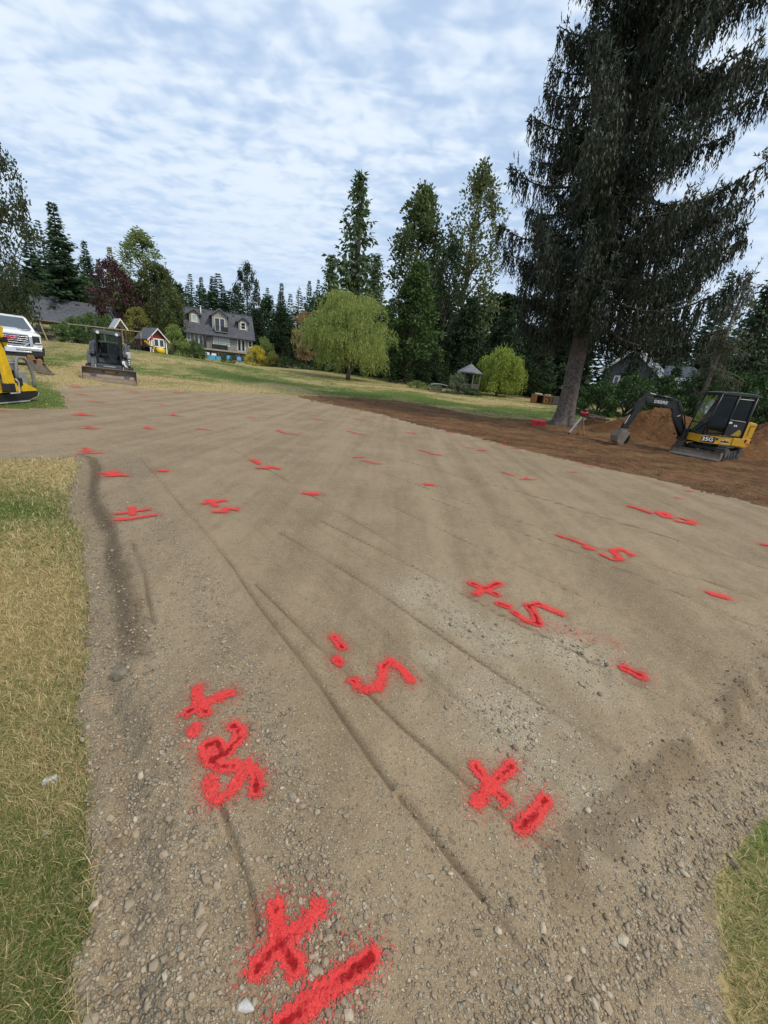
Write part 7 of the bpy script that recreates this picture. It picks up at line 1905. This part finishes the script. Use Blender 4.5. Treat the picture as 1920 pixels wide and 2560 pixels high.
    for yy in (-.08, .60): ut('joystick', K_PLASTIC, [(.18, yy, .8), (.22, yy, 1.08)], .03); ub('console', K_PLASTIC, (-.2, yy - .07, .5), (.25, yy + .07, .82), .02)
    for yy in (.15, .35): ut('travel_lever', K_PLASTIC, [(.55, yy, .45), (.58, yy, .95)], .018)
    ub('cab_floor', K_BLACK, (-.55, y0, zb), (.92, y1 - .02, zb + .04))
    ut('exhaust', K_BLACK, [(-.75, -.4, .9), (-.75, -.4, 1.3)], .045)
    # boom, stick and bucket: side outlines in (forward, up)
    yb0, yb1 = -.34, -.16; F0 = (1.12, .34)
    ub('swing_post', K_BLACK, (.92, -.45, -.04), (1.14, -.04, .48), .03)
    K = (F0[0] + .70, F0[1] + 1.10); TIP = (2.96, 1.46); SE = (3.46, .14)
    up('boom', K_BLACK, [(F0[0] - .08, F0[1] - .02), (F0[0] + .10, F0[1] - .10), (F0[0] + .55, F0[1] + .48), (K[0] + .02, K[1] - .26), (K[0] + .22, K[1] - .22), (TIP[0] - .05, TIP[1] - .10), (TIP[0] + .07, TIP[1] - .02), (TIP[0] + .02, TIP[1] + .10), (K[0] + .25, K[1] + .06), (K[0] - .08, K[1] + .04), (F0[0] + .30, F0[1] + .62)], yb0, yb1, .012)
    up('stick', K_BLACK, [(TIP[0] - .18, TIP[1] + .20), (TIP[0] - .02, TIP[1] + .30), (TIP[0] + .12, TIP[1] + .22), (TIP[0] + .26, TIP[1] - .05), (SE[0] + .08, SE[1] + .02), (SE[0] + .01, SE[1] - .07), (SE[0] - .07, SE[1] - .03), (TIP[0] + .02, TIP[1] - .18)], yb0 + .02, yb1 - .02, .012)
    def cyl(n, A0, A1, f, y=-.25, r=.05):
        A0, A1 = Vector((A0[0], y, A0[1])), Vector((A1[0], y, A1[1])); M_ = A0.lerp(A1, f); c_ = ut(n, K_BLACK, [tuple(A0), tuple(M_)], r, 12); m = UM(); m.tube([tuple(M_), tuple(A1)], r * .55, 10); m.build('cylinder_rod', K_BRIGHT, c_)
    cyl('boom_cylinder', (F0[0] + .05, F0[1] - .20), (K[0] + .10, K[1] - .20), .72, -.25, .055)
    cyl('stick_cylinder', (K[0] - .02, K[1] + .12), (TIP[0] - .04, TIP[1] + .26), .72); cyl('bucket_cylinder', (TIP[0] + .24, TIP[1] + .02), (SE[0] + .06, SE[1] + .20), .62, -.25, .042)
    up('boom_bracket', K_BLACK, [(K[0] - .12, K[1] + .02), (K[0] + .10, K[1] + .02), (K[0] + .04, K[1] + .20), (K[0] - .06, K[1] + .20)], yb0 + .03, yb1 - .03)
    ut('hydraulic_hose', K_PLASTIC, [(F0[0], -.14, F0[1] + .1), (F0[0] + .28, -.13, F0[1] + .62), (K[0] - .08, -.14, K[1] + .1), (K[0] + .3, -.14, K[1] + .1)], .022, 6); ut('hydraulic_hose', K_PLASTIC, [(F0[0] - .1, -.2, F0[1] + .05), (F0[0] + .15, -.19, F0[1] + .65), (K[0] - .18, -.2, K[1] + .08)], .022, 6)
    ut('hose_clip', K_LETTER, [(F0[0] + .34, -.15, F0[1] + .62), (F0[0] + .44, -.15, F0[1] + .56)], .02, 6)
    up('linkage', K_BLACK, [(SE[0] - .10, SE[1] + .16), (SE[0] + .10, SE[1] + .26), (SE[0] + .16, SE[1] - .02), (SE[0] + .06, SE[1] - .06)], -.33, -.29); up('linkage', K_BLACK, [(SE[0] - .10, SE[1] + .16), (SE[0] + .10, SE[1] + .26), (SE[0] + .16, SE[1] - .02), (SE[0] + .06, SE[1] - .06)], -.21, -.17)
    up('coupler', K_STEEL, [(SE[0] - .14, SE[1] - .12), (SE[0] + .20, SE[1] - .06), (SE[0] + .18, SE[1] + .04), (SE[0] - .10, SE[1] + .02)], -.36, -.14)
    bx, bz = SE[0], SE[1] - .12
    bk = up('bucket', K_STEEL, [(bx + .24, bz + .04), (bx + .34, bz - .18), (bx + .30, bz - .42), (bx + .16, bz - .50), (bx + .05, bz - .50), (bx + .06, bz - .47), (bx + .15, bz - .46), (bx + .26, bz - .38), (bx + .29, bz - .18), (bx + .20, bz + .0), (bx - .14, bz - .0), (bx - .14, bz + .04)], -.56, .06)
    for yy in (-.58, .055): up('bucket_side', K_STEEL, [(bx + .24, bz + .04), (bx + .34, bz - .18), (bx + .30, bz - .42), (bx + .16, bz - .50), (bx + .05, bz - .50), (bx - .14, bz + .04)], yy, yy + .025, 0, bk)
    up('bucket_back', K_BLACK, [(bx - .12, bz + .0), (bx - .20, bz - .18), (bx - .16, bz - .40), (bx - .06, bz - .46), (bx - .08, bz - .38), (bx - .14, bz - .2), (bx - .08, bz + .0)], -.56, .055, 0, bk)
    # lettering
    def ulet(txt, size, x, y, z, tilt=0.0, sx=1.0):
        ca, sa = math.cos(UY), math.sin(UY); loc = (cu.x + x * ca - y * sa, cu.y + x * sa + y * ca, cu.z + z)
        o = lettering(txt, size, K_LETTER, t, loc, (R_(90), 0, 0), bold=.008, ext=.003, sx=sx)
        o.rotation_euler = (Euler((0, 0, UY + math.pi)).to_matrix() @ Matrix.Rotation(tilt, 3, 'Y') @ Euler((R_(90), 0, 0)).to_matrix()).to_euler()
    ulet('35G', .21, .68, yl + .016, .168, 0, 1.25)
    ulet('DEERE', .165, 2.38, yb1 + .006, 1.40, 0.03, 1.2)
    # small mountain emblem on the skirt
    m = UM(); 
    for cx, h_, w_ in ((-.02, .13, .16), (.10, .10, .13), (-.13, .09, .12)): m.prism([(cx - w_ / 2, .10), (cx + w_ / 2, .10), (cx, .10 + h_)], yl + .002, yl + .006 + .002 * abs(cx), 'y')
    m.build('emblem', K_PLASTIC, t)
    m = UM()
    for cx, z_, w_ in ((-.02, .195, .05), (.10, .17, .035), (-.13, .165, .03)): m.prism([(cx - w_ / 2, z_), (cx + w_ / 2, z_), (cx, z_ + .04)], yl + .009, yl + .011, 'y')
    m.b2((-.18, yl + .008, .075), (.16, yl + .010, .092)); m.build('emblem_snow', K_LETTER, t)
excavator()
